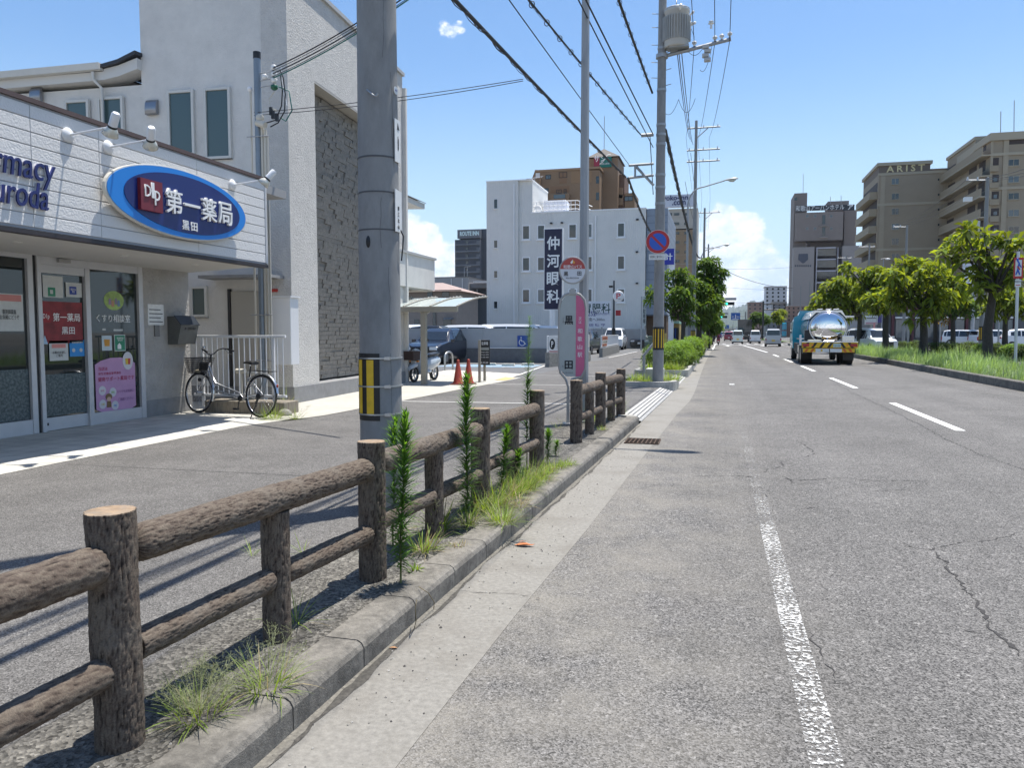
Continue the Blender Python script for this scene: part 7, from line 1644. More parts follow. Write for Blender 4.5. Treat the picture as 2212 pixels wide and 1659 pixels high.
def photo_tree(label,X,ubase,Y,ztop_uv,px,lsize,seed,m,group,r0=.16,dens=1.0,zb=.2,spread=.9):
    base=Vector((atY(ubase,740,Y).x,Y,zb)); tt_=atY(ztop_uv[0],ztop_uv[1],Y); rnd=random.Random(seed); bl=[]
    sc=(atY(1106,718,Y)-Vector((0,0,CAMH))).length/FPX; sc=Y/ (FPX*(math.cos(YAW)))*1.0
    for u,v,r in px:
        rr=r*sc*.92; yy=Y+rnd.uniform(-spread,spread)*min(1.6,rr*1.6); bl.append((atY(u,v,yy),rr))
        if rr>.62 and dens>1: bl.append((atY(u+rnd.uniform(-.5,.5)*r,v+rnd.uniform(-.3,.4)*r,Y+rnd.choice((-1,1))*rr*1.1),rr*.85))
    return tree('street_tree',label,base,tt_,bl,r0,lsize,seed,m,group,dens)
MG='median trees with large lobed leaves'
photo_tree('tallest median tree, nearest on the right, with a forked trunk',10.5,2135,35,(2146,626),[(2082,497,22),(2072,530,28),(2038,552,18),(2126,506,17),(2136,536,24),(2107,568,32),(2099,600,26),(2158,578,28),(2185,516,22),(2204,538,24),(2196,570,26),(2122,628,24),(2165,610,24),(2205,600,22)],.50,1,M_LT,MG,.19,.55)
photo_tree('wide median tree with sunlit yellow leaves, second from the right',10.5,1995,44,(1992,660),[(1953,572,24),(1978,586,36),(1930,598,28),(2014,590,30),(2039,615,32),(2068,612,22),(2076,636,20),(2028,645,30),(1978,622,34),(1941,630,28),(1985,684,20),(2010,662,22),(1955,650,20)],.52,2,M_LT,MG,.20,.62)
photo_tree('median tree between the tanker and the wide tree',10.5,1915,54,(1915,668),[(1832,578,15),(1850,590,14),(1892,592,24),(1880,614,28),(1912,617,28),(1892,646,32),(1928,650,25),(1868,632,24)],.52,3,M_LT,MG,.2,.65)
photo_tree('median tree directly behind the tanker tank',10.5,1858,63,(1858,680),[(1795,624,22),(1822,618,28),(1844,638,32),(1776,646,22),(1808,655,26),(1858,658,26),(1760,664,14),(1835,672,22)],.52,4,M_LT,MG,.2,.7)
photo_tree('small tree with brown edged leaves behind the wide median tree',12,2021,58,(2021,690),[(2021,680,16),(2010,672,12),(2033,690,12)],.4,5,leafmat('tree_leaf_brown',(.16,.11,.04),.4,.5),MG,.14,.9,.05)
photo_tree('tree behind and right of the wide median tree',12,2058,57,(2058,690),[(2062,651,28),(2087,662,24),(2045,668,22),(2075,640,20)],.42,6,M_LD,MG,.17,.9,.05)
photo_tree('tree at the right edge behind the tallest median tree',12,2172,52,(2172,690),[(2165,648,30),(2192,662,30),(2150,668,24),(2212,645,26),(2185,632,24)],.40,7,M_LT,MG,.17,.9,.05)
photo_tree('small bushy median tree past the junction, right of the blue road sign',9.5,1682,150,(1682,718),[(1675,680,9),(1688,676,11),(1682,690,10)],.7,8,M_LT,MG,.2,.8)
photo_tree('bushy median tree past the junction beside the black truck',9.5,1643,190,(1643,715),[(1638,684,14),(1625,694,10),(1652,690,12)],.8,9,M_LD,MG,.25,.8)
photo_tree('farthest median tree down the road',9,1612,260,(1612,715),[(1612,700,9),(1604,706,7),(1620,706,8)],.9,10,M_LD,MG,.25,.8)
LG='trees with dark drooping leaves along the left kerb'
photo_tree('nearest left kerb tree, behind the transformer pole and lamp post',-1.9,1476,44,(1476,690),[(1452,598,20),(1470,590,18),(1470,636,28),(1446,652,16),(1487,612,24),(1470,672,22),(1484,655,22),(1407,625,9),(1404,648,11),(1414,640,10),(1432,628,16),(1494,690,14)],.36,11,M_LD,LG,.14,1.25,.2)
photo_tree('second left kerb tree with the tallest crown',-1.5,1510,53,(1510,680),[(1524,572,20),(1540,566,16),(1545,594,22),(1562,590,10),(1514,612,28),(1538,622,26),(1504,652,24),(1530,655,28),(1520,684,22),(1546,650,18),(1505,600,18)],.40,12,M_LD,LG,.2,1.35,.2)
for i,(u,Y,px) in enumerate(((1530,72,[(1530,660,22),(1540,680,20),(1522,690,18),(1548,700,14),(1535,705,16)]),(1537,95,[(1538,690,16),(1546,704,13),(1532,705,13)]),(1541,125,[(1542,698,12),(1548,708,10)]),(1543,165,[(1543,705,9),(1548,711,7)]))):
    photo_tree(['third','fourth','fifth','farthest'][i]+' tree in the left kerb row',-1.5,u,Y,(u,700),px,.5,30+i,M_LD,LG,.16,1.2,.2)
def shrub(label,c,rx,ry,rz,seed,m,ls=.085,dens=1,group='shrubs in the planting beds',name='shrub'):
    rnd=random.Random(seed); c=Vector(c); t=thing(name,label,'shrub',(c.x,c.y,c.z),0,group); b=MB()
    for k in range(5): a=rnd.uniform(0,6.28); b.tube([c,c+Vector((math.cos(a)*rx*.3,math.sin(a)*ry*.3,rz*.7)),c+Vector((math.cos(a)*rx*.6,math.sin(a)*ry*.6,rz*1.3))],.012,4)
    b.build('stems',M_TRUNK,t); b=MB(); n=int(dens*900*(rx*ry+rx*rz+ry*rz)/1.2)
    for i in range(n):
        d=Vector((rnd.gauss(0,1),rnd.gauss(0,1),rnd.gauss(0,1))).normalized(); f=rnd.random()**.35; l=1+.4*noise.noise(d*2.5+c); p=c+Vector((d.x*rx*f*l,d.y*ry*f*l,rz*.8+d.z*rz*f*l))
        if p.z<c.z: continue
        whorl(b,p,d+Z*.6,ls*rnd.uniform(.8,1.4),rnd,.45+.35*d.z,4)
    b.build('leaves',m,t)
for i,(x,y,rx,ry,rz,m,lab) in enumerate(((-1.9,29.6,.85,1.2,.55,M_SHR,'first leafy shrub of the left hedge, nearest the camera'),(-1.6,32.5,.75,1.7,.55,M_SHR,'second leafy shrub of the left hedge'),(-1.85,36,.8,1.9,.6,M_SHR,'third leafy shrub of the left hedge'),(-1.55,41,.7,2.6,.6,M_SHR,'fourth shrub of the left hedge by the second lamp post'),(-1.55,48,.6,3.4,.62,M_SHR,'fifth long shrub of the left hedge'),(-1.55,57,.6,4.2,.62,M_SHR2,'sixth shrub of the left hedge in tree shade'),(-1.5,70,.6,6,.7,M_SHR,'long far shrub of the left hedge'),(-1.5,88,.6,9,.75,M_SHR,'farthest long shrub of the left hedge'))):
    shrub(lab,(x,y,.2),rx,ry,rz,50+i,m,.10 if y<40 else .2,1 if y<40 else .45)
for i,(u,d,w,m) in enumerate(((1895,62,1.4,M_SHR2),(1945,60,1.3,M_SHR2),(1975,56,1.2,M_SHR2),(2030,52,1.7,M_SHR2),(2055,50,1.3,M_SHR2),(2100,48,1.6,M_SHR2),(2130,46,1.2,M_SHR),(2165,44,1.5,M_SHR2),(2195,43,1.4,M_SHR),(2225,42,1.3,M_SHR2))):
    p=far(u,745,d); shrub('clipped low shrub of the hedge along the back of the grass bed, number from the left by look alike neighbours' if False else ['leftmost low shrub','second low shrub','third low shrub','fourth low shrub','fifth low shrub','sixth low shrub','seventh low shrub','eighth low shrub','ninth low shrub','rightmost low shrub'][i]+' of the hedge behind the median grass',(p.x,p.y,.2),w*.62,.5,.42,80+i,m,.16,.5,'low hedge shrubs behind the median grass')
# long pale grass filling the median bed
rg=random.Random(77); b=MB(); M_MG=leafmat('median_grass',(.20,.285,.12),.4,.5,(1.5,1.5,.6))
def mgrass(n,x0,x1,y0,y1,h,w,segs):
    for i in range(n):
        x=rg.uniform(x0,x1); y=y0+(y1-y0)*rg.random()**1.5; cl=noise.noise(Vector((x*.7,y*.35,4))); 
        if cl<-.33: continue
        hh=h*(.45+1.15*max(0,cl+.28))*rg.uniform(.6,1.2); a=rg.uniform(0,6.28); d=Vector((math.cos(a)*.35+.25,math.sin(a)*.35,1))
        blade(b,(x,y,.19),d,hh,w,rg.uniform(.3,1.5),min(1,max(0,rg.gauss(.55+cl*.6,.25))),segs)
mgrass(18000,8.06,11.3,21,62,.72,.020,3); mgrass(2600,8.2,11.3,62,100,.55,.05,2)
o=b.build('median_grass',M_MG); o['kind']='stuff'; tag(o,'long pale green grass filling the median bed',None)
# ================================================================ BUILDINGS IN THE MIDDLE AND FAR DISTANCE
def ribbed(name,col,scale=14,depth=.03,horizontal=False):
    m=mat(name,col,.65,var=.05,scale=.35,dirt=tuple(x*.8 for x in col),dirtscale=.5,dirtamt=.4); nt=m.node_tree; N=nt.nodes; L=nt.links; b=N['Principled BSDF']
    tc=N.new('ShaderNodeTexCoord'); w=N.new('ShaderNodeTexWave'); w.bands_direction='Z' if horizontal else 'X'; w.inputs['Scale'].default_value=scale; L.new(tc.outputs['Object'],w.inputs['Vector'])
    bp=N.new('ShaderNodeBump'); bp.inputs['Distance'].default_value=depth; L.new(w.outputs[0],bp.inputs['Height']); L.new(bp.outputs[0],b.inputs['Normal']); return m
M_CLIN=ribbed('clinic_cladding',(.66,.655,.62),1.6,.015); M_SIDG=mat('siding_blue_grey',(.24,.28,.34),.6,var=.05,scale=.5)
M_DGL=glass('dark_window',(.022,.032,.036),.05); M_LGL=glass('pale_window',(.085,.11,.12),.08); M_WFR=mat('window_frame_white',(.78,.78,.77),.5)
def bbox(t,u0,v0,u1,v1,Y,depth,name,m,zb=None,bev=0):
    a=atY(u0,v0,Y); c=atY(u1,v1,Y); z0=a.z if a.z<c.z else c.z; z1=max(a.z,c.z)
    return MB().box((a.x,Y,z0 if zb is None else zb),(c.x,Y+depth,z1)).build(name,m,t,bev)
def win(t,u0,v0,u1,v1,Y,frame_m=M_WFR,glass_m=None,w=.07,proud=.05,sill=True,name='window',split=False):
    a=atY(u0,v1,Y); c=atY(u1,v0,Y); f=MB(); x0,x1,z0,z1=a.x,c.x,a.z,c.z; y0,y1=Y-proud,Y+.02
    for p,q in (((x0-w,y0,z0-w),(x0,y1,z1+w)),((x1,y0,z0-w),(x1+w,y1,z1+w)),((x0,y0,z0-w),(x1,y1,z0)),((x0,y0,z1),(x1,y1,z1+w))): f.box(p,q)
    if split: f.box(((x0+x1)/2-w*.4,y0,z0),((x0+x1)/2+w*.4,y1,z1))
    if sill: f.box((x0-w*1.6,y0-.10,z0-w*2),(x1+w*1.6,y1,z0-w-.003))
    fo=f.build(name,frame_m,t); MB().box((x0,Y-.022,z0),(x1,Y-.004,z1)).build('pane',glass_m or M_DGL,fo); return fo
# --- white clinic building
CY=75; t=thing('white_clinic_building','four storey white clinic building with small windows and a taller stair tower','building',(-13,CY,.1))
a=atY(1130,465,CY); c=atY(1395,449,CY); ZR=13.35
MB().box((a.x-1.2,CY,.1),(c.x,CY+16,ZR)).build('main_wall',M_CLIN,t); MB().box((a.x+.8,CY-.05,ZR),(c.x+.05,CY+16.05,ZR+.12)).build('parapet_cap',M_WFR,t)
tx0=atY(1053,400,CY).x; tx1=atY(1146,400,CY).x
MB().box((tx0,CY-.35,.1),(tx1-1.2,CY+7,16.55)).build('tower_wall',M_CLIN,t); MB().box((tx1-1.2,CY-.02,ZR),(tx1+.2,CY+7,16.55)).build('tower_wall',M_CLIN,t); MB().box((tx0-.05,CY-.40,16.55),(tx1+.25,CY+7.05,16.66)).build('tower_cap',M_WFR,t)
for r,(v0,v1) in enumerate(((488,516),(557,584),(626,652))):
    for k,(u0,u1) in enumerate(((1130,1143),(1162.5,1175.5),(1230,1244),(1266,1278),(1335,1348))):
        dv=-(u0-1130)/218*6*(1-r*.4); win(t,u0,v0+dv,u1,v1+dv,CY,glass_m=M_LGL if (k+r)%4==3 else M_DGL,w=.11)
for v0,v1 in ((430,450),(519,535),(585,600),(651,666)): win(t,1067.5,v0,1074.5,v1,CY-.35,w=.04)
for u,v0 in ((1112,398),(1286.5,466)):
    p=atY(u,v0,CY-.12); MB().cyl((p.x,CY-.12 if u>1200 else CY-.42,.1),(p.x,CY-.12 if u>1200 else CY-.42,p.z),.07,.07,8).build('downpipe',M_WFR,t)
b=MB()
for u,v in ((1191,482),(1214,481),(1377,474),(1376,544),(1376,612)): p=atY(u,v,CY); b.cbox((p.x,CY-.08,p.z),(.22,.2,.14))
b.each('vent_hood',M_DARK,t)
# roof: railing, cabinet, dish, antenna
ry=CY+.4; x0=atY(1150,455,ry).x; x1=atY(1252,455,ry).x
for z in (ZR+.35,ZR+.75,ZR+1.15): MB().tube([(x0,ry,z),(x1-.2,ry,z),(x1+.6,ry+4,z)],.035,4).build('roof_rail',M_WENAM,t)
for k in range(12): x=x0+(x1-x0)*k/11; MB().tube([(x,ry,ZR+.1),(x,ry,ZR+1.15)],.03,4).build('rail_post',M_WENAM,t)
a=atY(1174,460,CY+3); c=atY(1222,431,CY+3)
MB().box((a.x,CY+3,ZR+.1),(c.x,CY+5,c.z)).build('roof_cabinet',mat('cabinet_pale_blue',(.55,.57,.64),.5),t,.02)
p=atY(1160,455,CY+.9); d=MB().lathe([(0,0),(.35,.03),(.55,.12),(.57,.13),(.35,.06),(0,.03)],frame(p,(1,0,0),(0,.35,1)),20).build('dish',M_WENAM,t)
MB().tube([p,p+Vector((-.3,.4,-.5)),p+Vector((-.35,.4,1.0))],.05,5).build('dish_mast',M_WENAM,t)
p=atY(1155,445,CY+4); b=MB(); b.tube([Vector((p.x,CY+4,ZR)),Vector((p.x,CY+4,ZR+4.4))],.03,4); b.tube([Vector((p.x-.6,CY+4,ZR+4.2)),Vector((p.x+.9,CY+4,ZR+4.4))],.025,4)
for k in range(5): b.tube([Vector((p.x-.5+.3*k,CY+3.7,ZR+4.22+.03*k)),Vector((p.x-.5+.3*k,CY+4.3,ZR+4.22+.03*k))],.02,4)
b.build('antenna',M_GALV,t)
b=MB(); p=atY(1126,640,CY-.6)
# side wing with blue grey boards over a brown entrance
x0=c0=atY(1396,449,CY).x; x1=atY(1443,449,CY+.5).x
for k in range(15):
    z0=3.3+k*.675; MB().box((x0+.01,CY+.5,z0+.02),(x1,CY+14,z0+.655)).build('side_board',M_SIDG,t)
MB().box((x0+.01,CY+.55,3.2),(x1-.03,CY+13.9,13.42)).build('side_wing',mat('groove_slate',(.13,.15,.18),.7),t); MB().box((x0+.01,CY+2,.1),(x1-.1,CY+13,3.2)).build('entrance_wall',mat('entrance_brown',(.14,.09,.06),.7,var=.1,scale=2),t)
bw=mat('block_wall_grey',(.30,.31,.31),.8,var=.1,scale=2); o=MB().box((-12.5,70.5,.1),(-6.4,70.8,1.9)).build('yard_wall',bw); tag(o,'plain grey yard wall behind the white minivan, below the clinic building','wall')
# --- brown stepped apartment block
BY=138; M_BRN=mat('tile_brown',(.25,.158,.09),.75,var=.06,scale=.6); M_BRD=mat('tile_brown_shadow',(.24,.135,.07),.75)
t=thing('brown_apartment_block','brown tiled apartment block with sloped shoulder, hip roofed tower and outside stairs','building',(-30,BY,.1))
pt=lambda u,v,Y=BY:atY(u,v,Y)
P=[pt(1132,470),pt(1295,470),pt(1295,367),pt(1156,366.5),pt(1149,386),pt(1137,402),pt(1132,412)]
MB().prism([(p.x,p.z) for p in P],12,Matrix(((1,0,0,0),(0,0,1,BY),(0,1,0,0),(0,0,0,1)))).build('main_wall',M_BRN,t)
bbox(t,1155,367,1297,363.5,BY-.15,12.3,'parapet',mat('parapet_brown',(.33,.21,.12),.7))
bbox(t,1271,480,1335,339,BY+4,9,'tower_wall',M_BRN)
a=pt(1268,340,BY+3.6); c=pt(1338,336,BY+3.6); apx=pt(1305,321,BY+8); z=a.z; b=MB(); b.add([(a.x,BY+3.6,z),(c.x,BY+3.6,z),(c.x,BY+13,z),(a.x,BY+13,z),apx],[(0,1,4),(1,2,4),(2,3,4),(3,0,4),(3,2,1,0)]); b.build('hip_roof',mat('roof_slate_brown',(.11,.095,.08),.7),t)
MB().tube([apx,apx+Z*6],.06,4).build('lightning_rod',M_GALV,t)
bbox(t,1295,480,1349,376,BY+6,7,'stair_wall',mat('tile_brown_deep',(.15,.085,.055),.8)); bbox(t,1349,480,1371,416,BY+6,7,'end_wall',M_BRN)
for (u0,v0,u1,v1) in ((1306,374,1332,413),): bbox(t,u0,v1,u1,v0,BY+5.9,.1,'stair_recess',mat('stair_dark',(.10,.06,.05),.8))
b=MB(); 
for (ua,va,ub,vb) in ((1309,432,1333,412),(1309,447,1333,427)):
    p=pt(ua,va,BY+5.4); q=pt(ub,vb,BY+5.4); q2=pt(ub+12,vb,BY+5.4); h=1.3
    b.add([(p.x,BY+5.4,p.z-h),(q.x,BY+5.4,q.z-h),(q2.x,BY+5.4,q2.z-h),(q2.x,BY+5.4,q2.z+.6),(q.x,BY+5.4,q.z+.6),(p.x,BY+5.4,p.z+.6)]+[(p.x,BY+6,p.z-h),(q.x,BY+6,q.z-h),(q2.x,BY+6,q2.z-h),(q2.x,BY+6,q2.z+.6),(q.x,BY+6,q.z+.6),(p.x,BY+6,p.z+.6)],[(0,1,4,5),(1,2,3,4),(5,4,10,11),(4,3,9,10),(0,6,7,1),(1,7,8,2),(2,8,9,3)])
b.each('stair_parapet',M_BRN,t)
for (u0,v0,u1,v1) in ((1179.5,378,1189,386),(1208.5,372,1224,383),(1167,407,1184,418),(1203,410,1212,417),(1219,409,1223,417),(1350,424,1366,433)): win(t,u0,v0,u1,v1,BY if u0<1300 else BY+6,M_DARK,M_LGL,.09,.06,False,split=True)
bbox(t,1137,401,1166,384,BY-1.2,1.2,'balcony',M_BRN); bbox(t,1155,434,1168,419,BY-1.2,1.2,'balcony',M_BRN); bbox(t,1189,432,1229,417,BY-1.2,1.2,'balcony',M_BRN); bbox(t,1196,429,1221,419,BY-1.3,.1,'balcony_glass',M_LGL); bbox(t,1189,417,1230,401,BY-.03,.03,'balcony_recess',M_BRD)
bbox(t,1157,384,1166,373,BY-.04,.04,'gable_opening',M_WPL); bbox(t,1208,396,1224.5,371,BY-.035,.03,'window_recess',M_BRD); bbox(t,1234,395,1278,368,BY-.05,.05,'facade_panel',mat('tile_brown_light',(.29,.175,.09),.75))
for v0,v1 in ((380,396),(415,432)): bbox(t,1287.5,v1,1294,v0,BY-.05,.06,'slot_window',M_DGL)
a=pt(1283,358,BY+3.9); c=pt(1321,337,BY+3.9); sgn=bbox(t,1283,362,1321,337,BY+3.7,.3,'sign_panel',mat('sign_green',(.0,.16,.12),.5)); w=c.x-a.x
bbox(sgn,1283,359,1295,338,BY+3.6,.09,'sign_red_part',mat('sign_wine',(.28,.02,.05),.5)); Bm=frame(((a.x+c.x)/2,BY+3.58,(a.z+c.z)/2+.2),(1,0,0),Z)
text('サ',.95,1.15,Bm@Matrix.Translation((-1.05,.2,0)),M_WTXT,'sign_letter',sgn,.02,.02); text('ン',.9,.8,Bm@Matrix.Translation((.1,.1,0)),M_WTXT,'sign_letter',sgn,.02,.02); text('和歌山駅前',1.7,.32,Bm@Matrix.Translation((.45,-.75,0)),M_WTXT,'sign_letter',sgn,.02,.0)
b=MB(); b.tube([Bm@Vector((-.55,-.8,0)),Bm@Vector((.1,-.35,0)),Bm@Vector((.6,.2,0)),Bm@Vector((.9,.75,0)),Bm@Vector((1.45,.85,0))],.09,4); b.build('sign_swoosh',M_WTXT,sgn)
# --- dark hotel tower
HY=320; t=thing('dark_hotel_tower','dark slate hotel tower with white lettering on its top block','building',(pt(1015,600,HY).x,HY,.1)); M_SL=mat('slate_wall',(.060,.068,.085),.7,var=.06,scale=.1); M_SL2=mat('slate_wall_light',(.115,.125,.145),.7)
bbox(t,983,600,1037,516,HY,18,'main_wall',M_SL,.1); bbox(t,1037.2,600,1052,507,HY+3,15,'side_wall',M_SL,.1); tb=bbox(t,988,515,1036,494.5,HY-.5,18,'top_block',M_SL2); bbox(t,1036.2,515,1052,494,HY+2.5,15,'top_block',M_SL)
for k in range(6): bbox(t,983,530+15*k,1035,525+15*k,HY-1,1,'balcony',M_SL2)
for k in range(6): bbox(t,1029,525.5+15*k,1036.5,519+15*k,HY-.6,.6,'balcony_end',M_SL2); bbox(t,1006,525+15*k,1011,519.5+15*k,HY-.1,.1,'window',M_DGL)
p=pt(1014,504,HY-.6); text('ROUTE INN',8.6,1.9,frame(p,(1,0,0),Z),mat('pale_cyan_letters',(.60,.75,.75),.5),'sign_letters',tb,.1,.04)
# --- grey building and tiled house beyond the car park
GY=82; t=thing('grey_warehouse','plain grey two storey building with a darker recessed end, behind the car park','building',(pt(975,700,GY).x,GY,.1)); M_GW=mat('grey_cladding',(.33,.325,.33),.75,var=.04,scale=.6); M_GD=mat('slate_cladding',(.13,.15,.175),.75,var=.05,scale=.5)
bbox(t,905,720,1011.5,598,GY,12,'main_wall',M_GW,.1); bbox(t,904,599.5,1012.5,597,GY-.1,12.2,'roof_edge',mat('roof_edge_dark',(.2,.2,.2),.6)); bbox(t,1012,720,1056,618,GY+3,9,'end_wall',M_GD,.1); bbox(t,1011.8,622,1055,612,GY+.5,12,'roof_slab',mat('slab_grey',(.20,.20,.21),.7)); bbox(t,1022,609.5,1056,607,GY-.5,1,'white_gutter',M_WENAM)
bbox(t,1029,700,1031,622,GY+2.8,.2,'downpipe',M_WFR)
for v0,v1 in ((629,645),(650,672)): bbox(t,1019,v1,1022,v0,GY+2.9,.1,'window',M_DGL)
bbox(t,982,720,1013,702,GY-5,2,'low_lean_to',mat('pale_leanto',(.36,.38,.40),.7),.1)
for u in (975,999): p=pt(u,640,GY-.1); MB().cyl((p.x,GY-.1,.1),(p.x,GY-.1,p.z+2.0),.04,.04,6).build('wall_pipe',M_WFR,t)
for u,v in ((1003,577),(1010,576)): p=pt(u,598,GY+5); q=pt(u,v,GY+5); MB().tube([(p.x,GY+5,p.z-.1),(q.x,GY+5,q.z),(q.x+.4,GY+5,q.z+.05)],.03,4).build('roof_mast',M_GALV,t)
HYY=62; t=thing('tiled_house','low house with a pinkish sloped roof and brown grey walls behind the cycle shelter','house',(pt(930,700,HYY).x,HYY,.1)); M_HW=mat('house_wall',(.25,.215,.19),.8,var=.08,scale=3)
e0=pt(938,617,HYY-.8); e1=pt(996,628,HYY-.8); r0=pt(900,598,HYY+4)
zc=e1.z
MB().add([(e0.x-8,HYY-.9,zc),(e1.x,HYY-.9,zc),(e1.x-.2,HYY+7,zc),(e0.x-8,HYY+7,zc),(e0.x-8,HYY+3,zc+.95),(e1.x-3.0,HYY+3,zc+.95)],[(0,1,5,4),(1,2,5),(2,3,4,5),(3,0,4),(0,3,2,1)]).build('roof',mat('roof_pink',(.36,.27,.24),.75,var=.1,scale=2),t)
MB().box((e0.x-7.5,HYY,.1),(e1.x-.7,HYY+6,zc)).build('wall',M_HW,t); bbox(t,938,628,996,625.5,HYY-.98,.1,'gutter',mat('gutter_brown',(.07,.055,.05),.6))
for (u0,v0,u1,v1) in ((955,628,970,641),(895,690,905,706),(957,686,974,708),(923,630,934,641)): bbox(t,u0,v1,u1,v0,HYY-.06,.08,'window',M_DGL)
bbox(t,958,690,974,686,HYY-.6,.6,'window_hood',M_GD); bbox(t,935,706,941,675,HYY-.1,.1,'door',M_DGL)
# --- tall business hotel with roof board
TY=240; t=thing('business_hotel','beige and brown business hotel with a large pale roof board, behind the transformer pole','building',(pt(1470,600,TY).x,TY,.1)); M_TB=mat('hotel_beige',(.42,.39,.34),.75); M_TBR=mat('hotel_brown',(.27,.19,.115),.75)
bbox(t,1425,495,1506,449,TY,16,'upper_wall',M_TB); bbox(t,1425,720,1506,495,TY,16,'lower_wall',M_TBR,.1); bbox(t,1500,720,1507,449,TY-.3,16,'corner_wall',M_TB,.1)
rb=bbox(t,1424,448.5,1505,418,TY-1,1.5,'roof_board',mat('board_lilac_white',(.52,.55,.62),.5))
p=pt(1452,428.5,TY-1.02); text('toyoko-inn',9.2,2.0,frame(p,(1,0,0),Z),mat('letter_ink_blue',(.03,.04,.12),.5),'board_letters',rb,.05,.03); p=pt(1466.5,438,TY-1.02); text('.com',4.0,1.3,frame(p,(1,0,0),Z),mat('letter_ink_blue',(.03,.04,.12),.5),'board_letters',rb,.05,.03)
for k in range(9):
    for u0,u1 in ((1444,1451.5),(1456,1467.5),(1478,1486)): bbox(t,u0,465.5+20.3*k,u1,459.5+20.3*k,TY-.12,.15,'window',M_DGL)
for k in range(9): bbox(t,1436,470+20.3*k,1500,468+20.3*k,TY-.10,.1,'floor_band',M_TB)
# --- shop with green canopy behind the trees
SY=82; t=thing('green_canopy_shop','small shop with pale green canopy, yellow wall band and hanging banners behind the hedge','shop',(pt(1450,740,SY).x,SY,.1))
bbox(t,1436,720,1468,699,SY,8,'wall',mat('shop_yellow',(.48,.35,.13),.7),.1); bbox(t,1430,699,1467,693,SY-1.6,8,'canopy',mat('canopy_green',(.30,.50,.42),.6)); bbox(t,1437,738,1466,708,SY-.1,.12,'shop_opening',M_DARK)
a=pt(1428,694,SY); c=pt(1456,694,SY); MB().add([(a.x,SY-1,a.z),(c.x,SY-1,c.z),(c.x-1,SY+4,c.z+1.6),(a.x,SY+4,a.z+1.6)],[(0,1,2,3)]).build('tiled_roof',mat('roof_grey_tile',(.28,.29,.30),.7,var=.2,scale=4),t)
for u,c in ((1441,(.55,.40,.10)),(1450,(.03,.07,.25)),(1457,(.03,.08,.28))): bbox(t,u,734,u+3.6,709,SY-.5,.05,'banner',mat('banner_%d'%u,c,.7))
# ================================================================ RIGHT SIDE: apartment blocks and hotel
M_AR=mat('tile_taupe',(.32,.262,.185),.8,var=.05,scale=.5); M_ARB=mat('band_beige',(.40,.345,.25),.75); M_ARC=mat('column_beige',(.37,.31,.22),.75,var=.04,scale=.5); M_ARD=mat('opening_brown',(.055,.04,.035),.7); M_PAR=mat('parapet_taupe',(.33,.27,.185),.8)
AY=150; t=thing('taupe_apartment_block','tall taupe apartment block with gold lettering on its roof parapet','building',(pt(1970,700,AY).x,AY,.05))
q0=pt(1899,352,AY); q1=pt(2047,362,AY); zt=q0.z; zs=pt(2040,362.5,AY).z; zl=pt(1990,372,AY).z
MB().box((q0.x,AY,.05),(q1.x,AY+15,zl)).build('main_wall',M_AR,t); xs_=pt(2010,350,AY).x
pw=MB().box((q0.x,AY,zl),(xs_,AY+15,zt-.55)).build('sign_parapet',mat('parapet_dark',(.17,.135,.105),.8),t); MB().box((q0.x-.3,AY-.3,zt-.55),(xs_+.3,AY+15.3,zt)).build('cornice',M_ARB,t); MB().box((xs_,AY+.1,zl),(q1.x,AY+15,zs)).build('low_parapet',mat('parapet_dark',(.17,.135,.105),.8),t)
p=pt(1956,363,AY-.05); text('ARIST',6.1,1.15,frame(p,(1,0,0),Z),mat('gold_letters',(.62,.52,.28),.4,.3),'gold_letter',pw,.06,.02,space=1.5)
for v in (374,440,538): zz_=pt(1950,v,AY).z; MB().box((q0.x-.12,AY-.12,zz_-.25),(q1.x,AY+.02,zz_+.2)).build('string_course',M_ARB,t)
for u0,u1 in ((1899.2,1909),(2035.5,2045.5)):
    a=pt(u0,500,AY); c=pt(u1,500,AY); MB().box((a.x,AY-.10,.05),(c.x,AY+.02,zl-.3)).build('corner_column',M_ARC,t)
for k in range(10):
    v=385+32.6*k; win(t,1926,v,1941.5,v+13,AY,M_ARB,M_DGL if k%3 else M_LGL,.06,.06,True,split=True)
    b_=bbox(t,2026,v+4.5,2029.5,v,AY-.08,.1,'vent_window',M_DGL)
# left side face with balconies
xl=q0.x; yb=AY+15
for k in range(11):
    z0=zl-1.2-3.0*(k+1)+.15
    if z0<.5: break
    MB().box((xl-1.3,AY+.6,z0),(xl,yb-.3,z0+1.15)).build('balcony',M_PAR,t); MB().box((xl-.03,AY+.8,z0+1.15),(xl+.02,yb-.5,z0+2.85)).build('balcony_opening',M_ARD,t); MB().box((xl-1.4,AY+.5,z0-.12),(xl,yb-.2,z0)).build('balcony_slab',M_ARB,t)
# middle stair section on the slant, then the nearer right hand block
A0=Vector((q1.x+.2,AY+1,0)); B0=pt(2134,500,129); B0.z=0
t=thing('stepped_apartment_block','nearer taupe apartment block at the right edge with slanted gallery floors and balconies','building',(B0.x,B0.y,.05))
d=(B0-A0).normalized(); n=Vector((d.y,-d.x,0)); n=n if n.y<0 else -n; Ls=(B0-A0).length; ztB=pt(2140,288,129).z
def slab(f0,f1,z0,z1,off,th,name,m):
    a=A0+d*Ls*f0+n*off; c=A0+d*Ls*f1+n*off; b=MB(); b.add([(a.x,a.y,z0),(c.x,c.y,z0),(c.x-n.x*th,c.y-n.y*th,z0),(a.x-n.x*th,a.y-n.y*th,z0),(a.x,a.y,z1),(c.x,c.y,z1),(c.x-n.x*th,c.y-n.y*th,z1),(a.x-n.x*th,a.y-n.y*th,z1)],[(0,1,2,3),(7,6,5,4),(0,4,5,1),(1,5,6,2),(2,6,7,3),(3,7,4,0)]); return b.build(name,m,t)
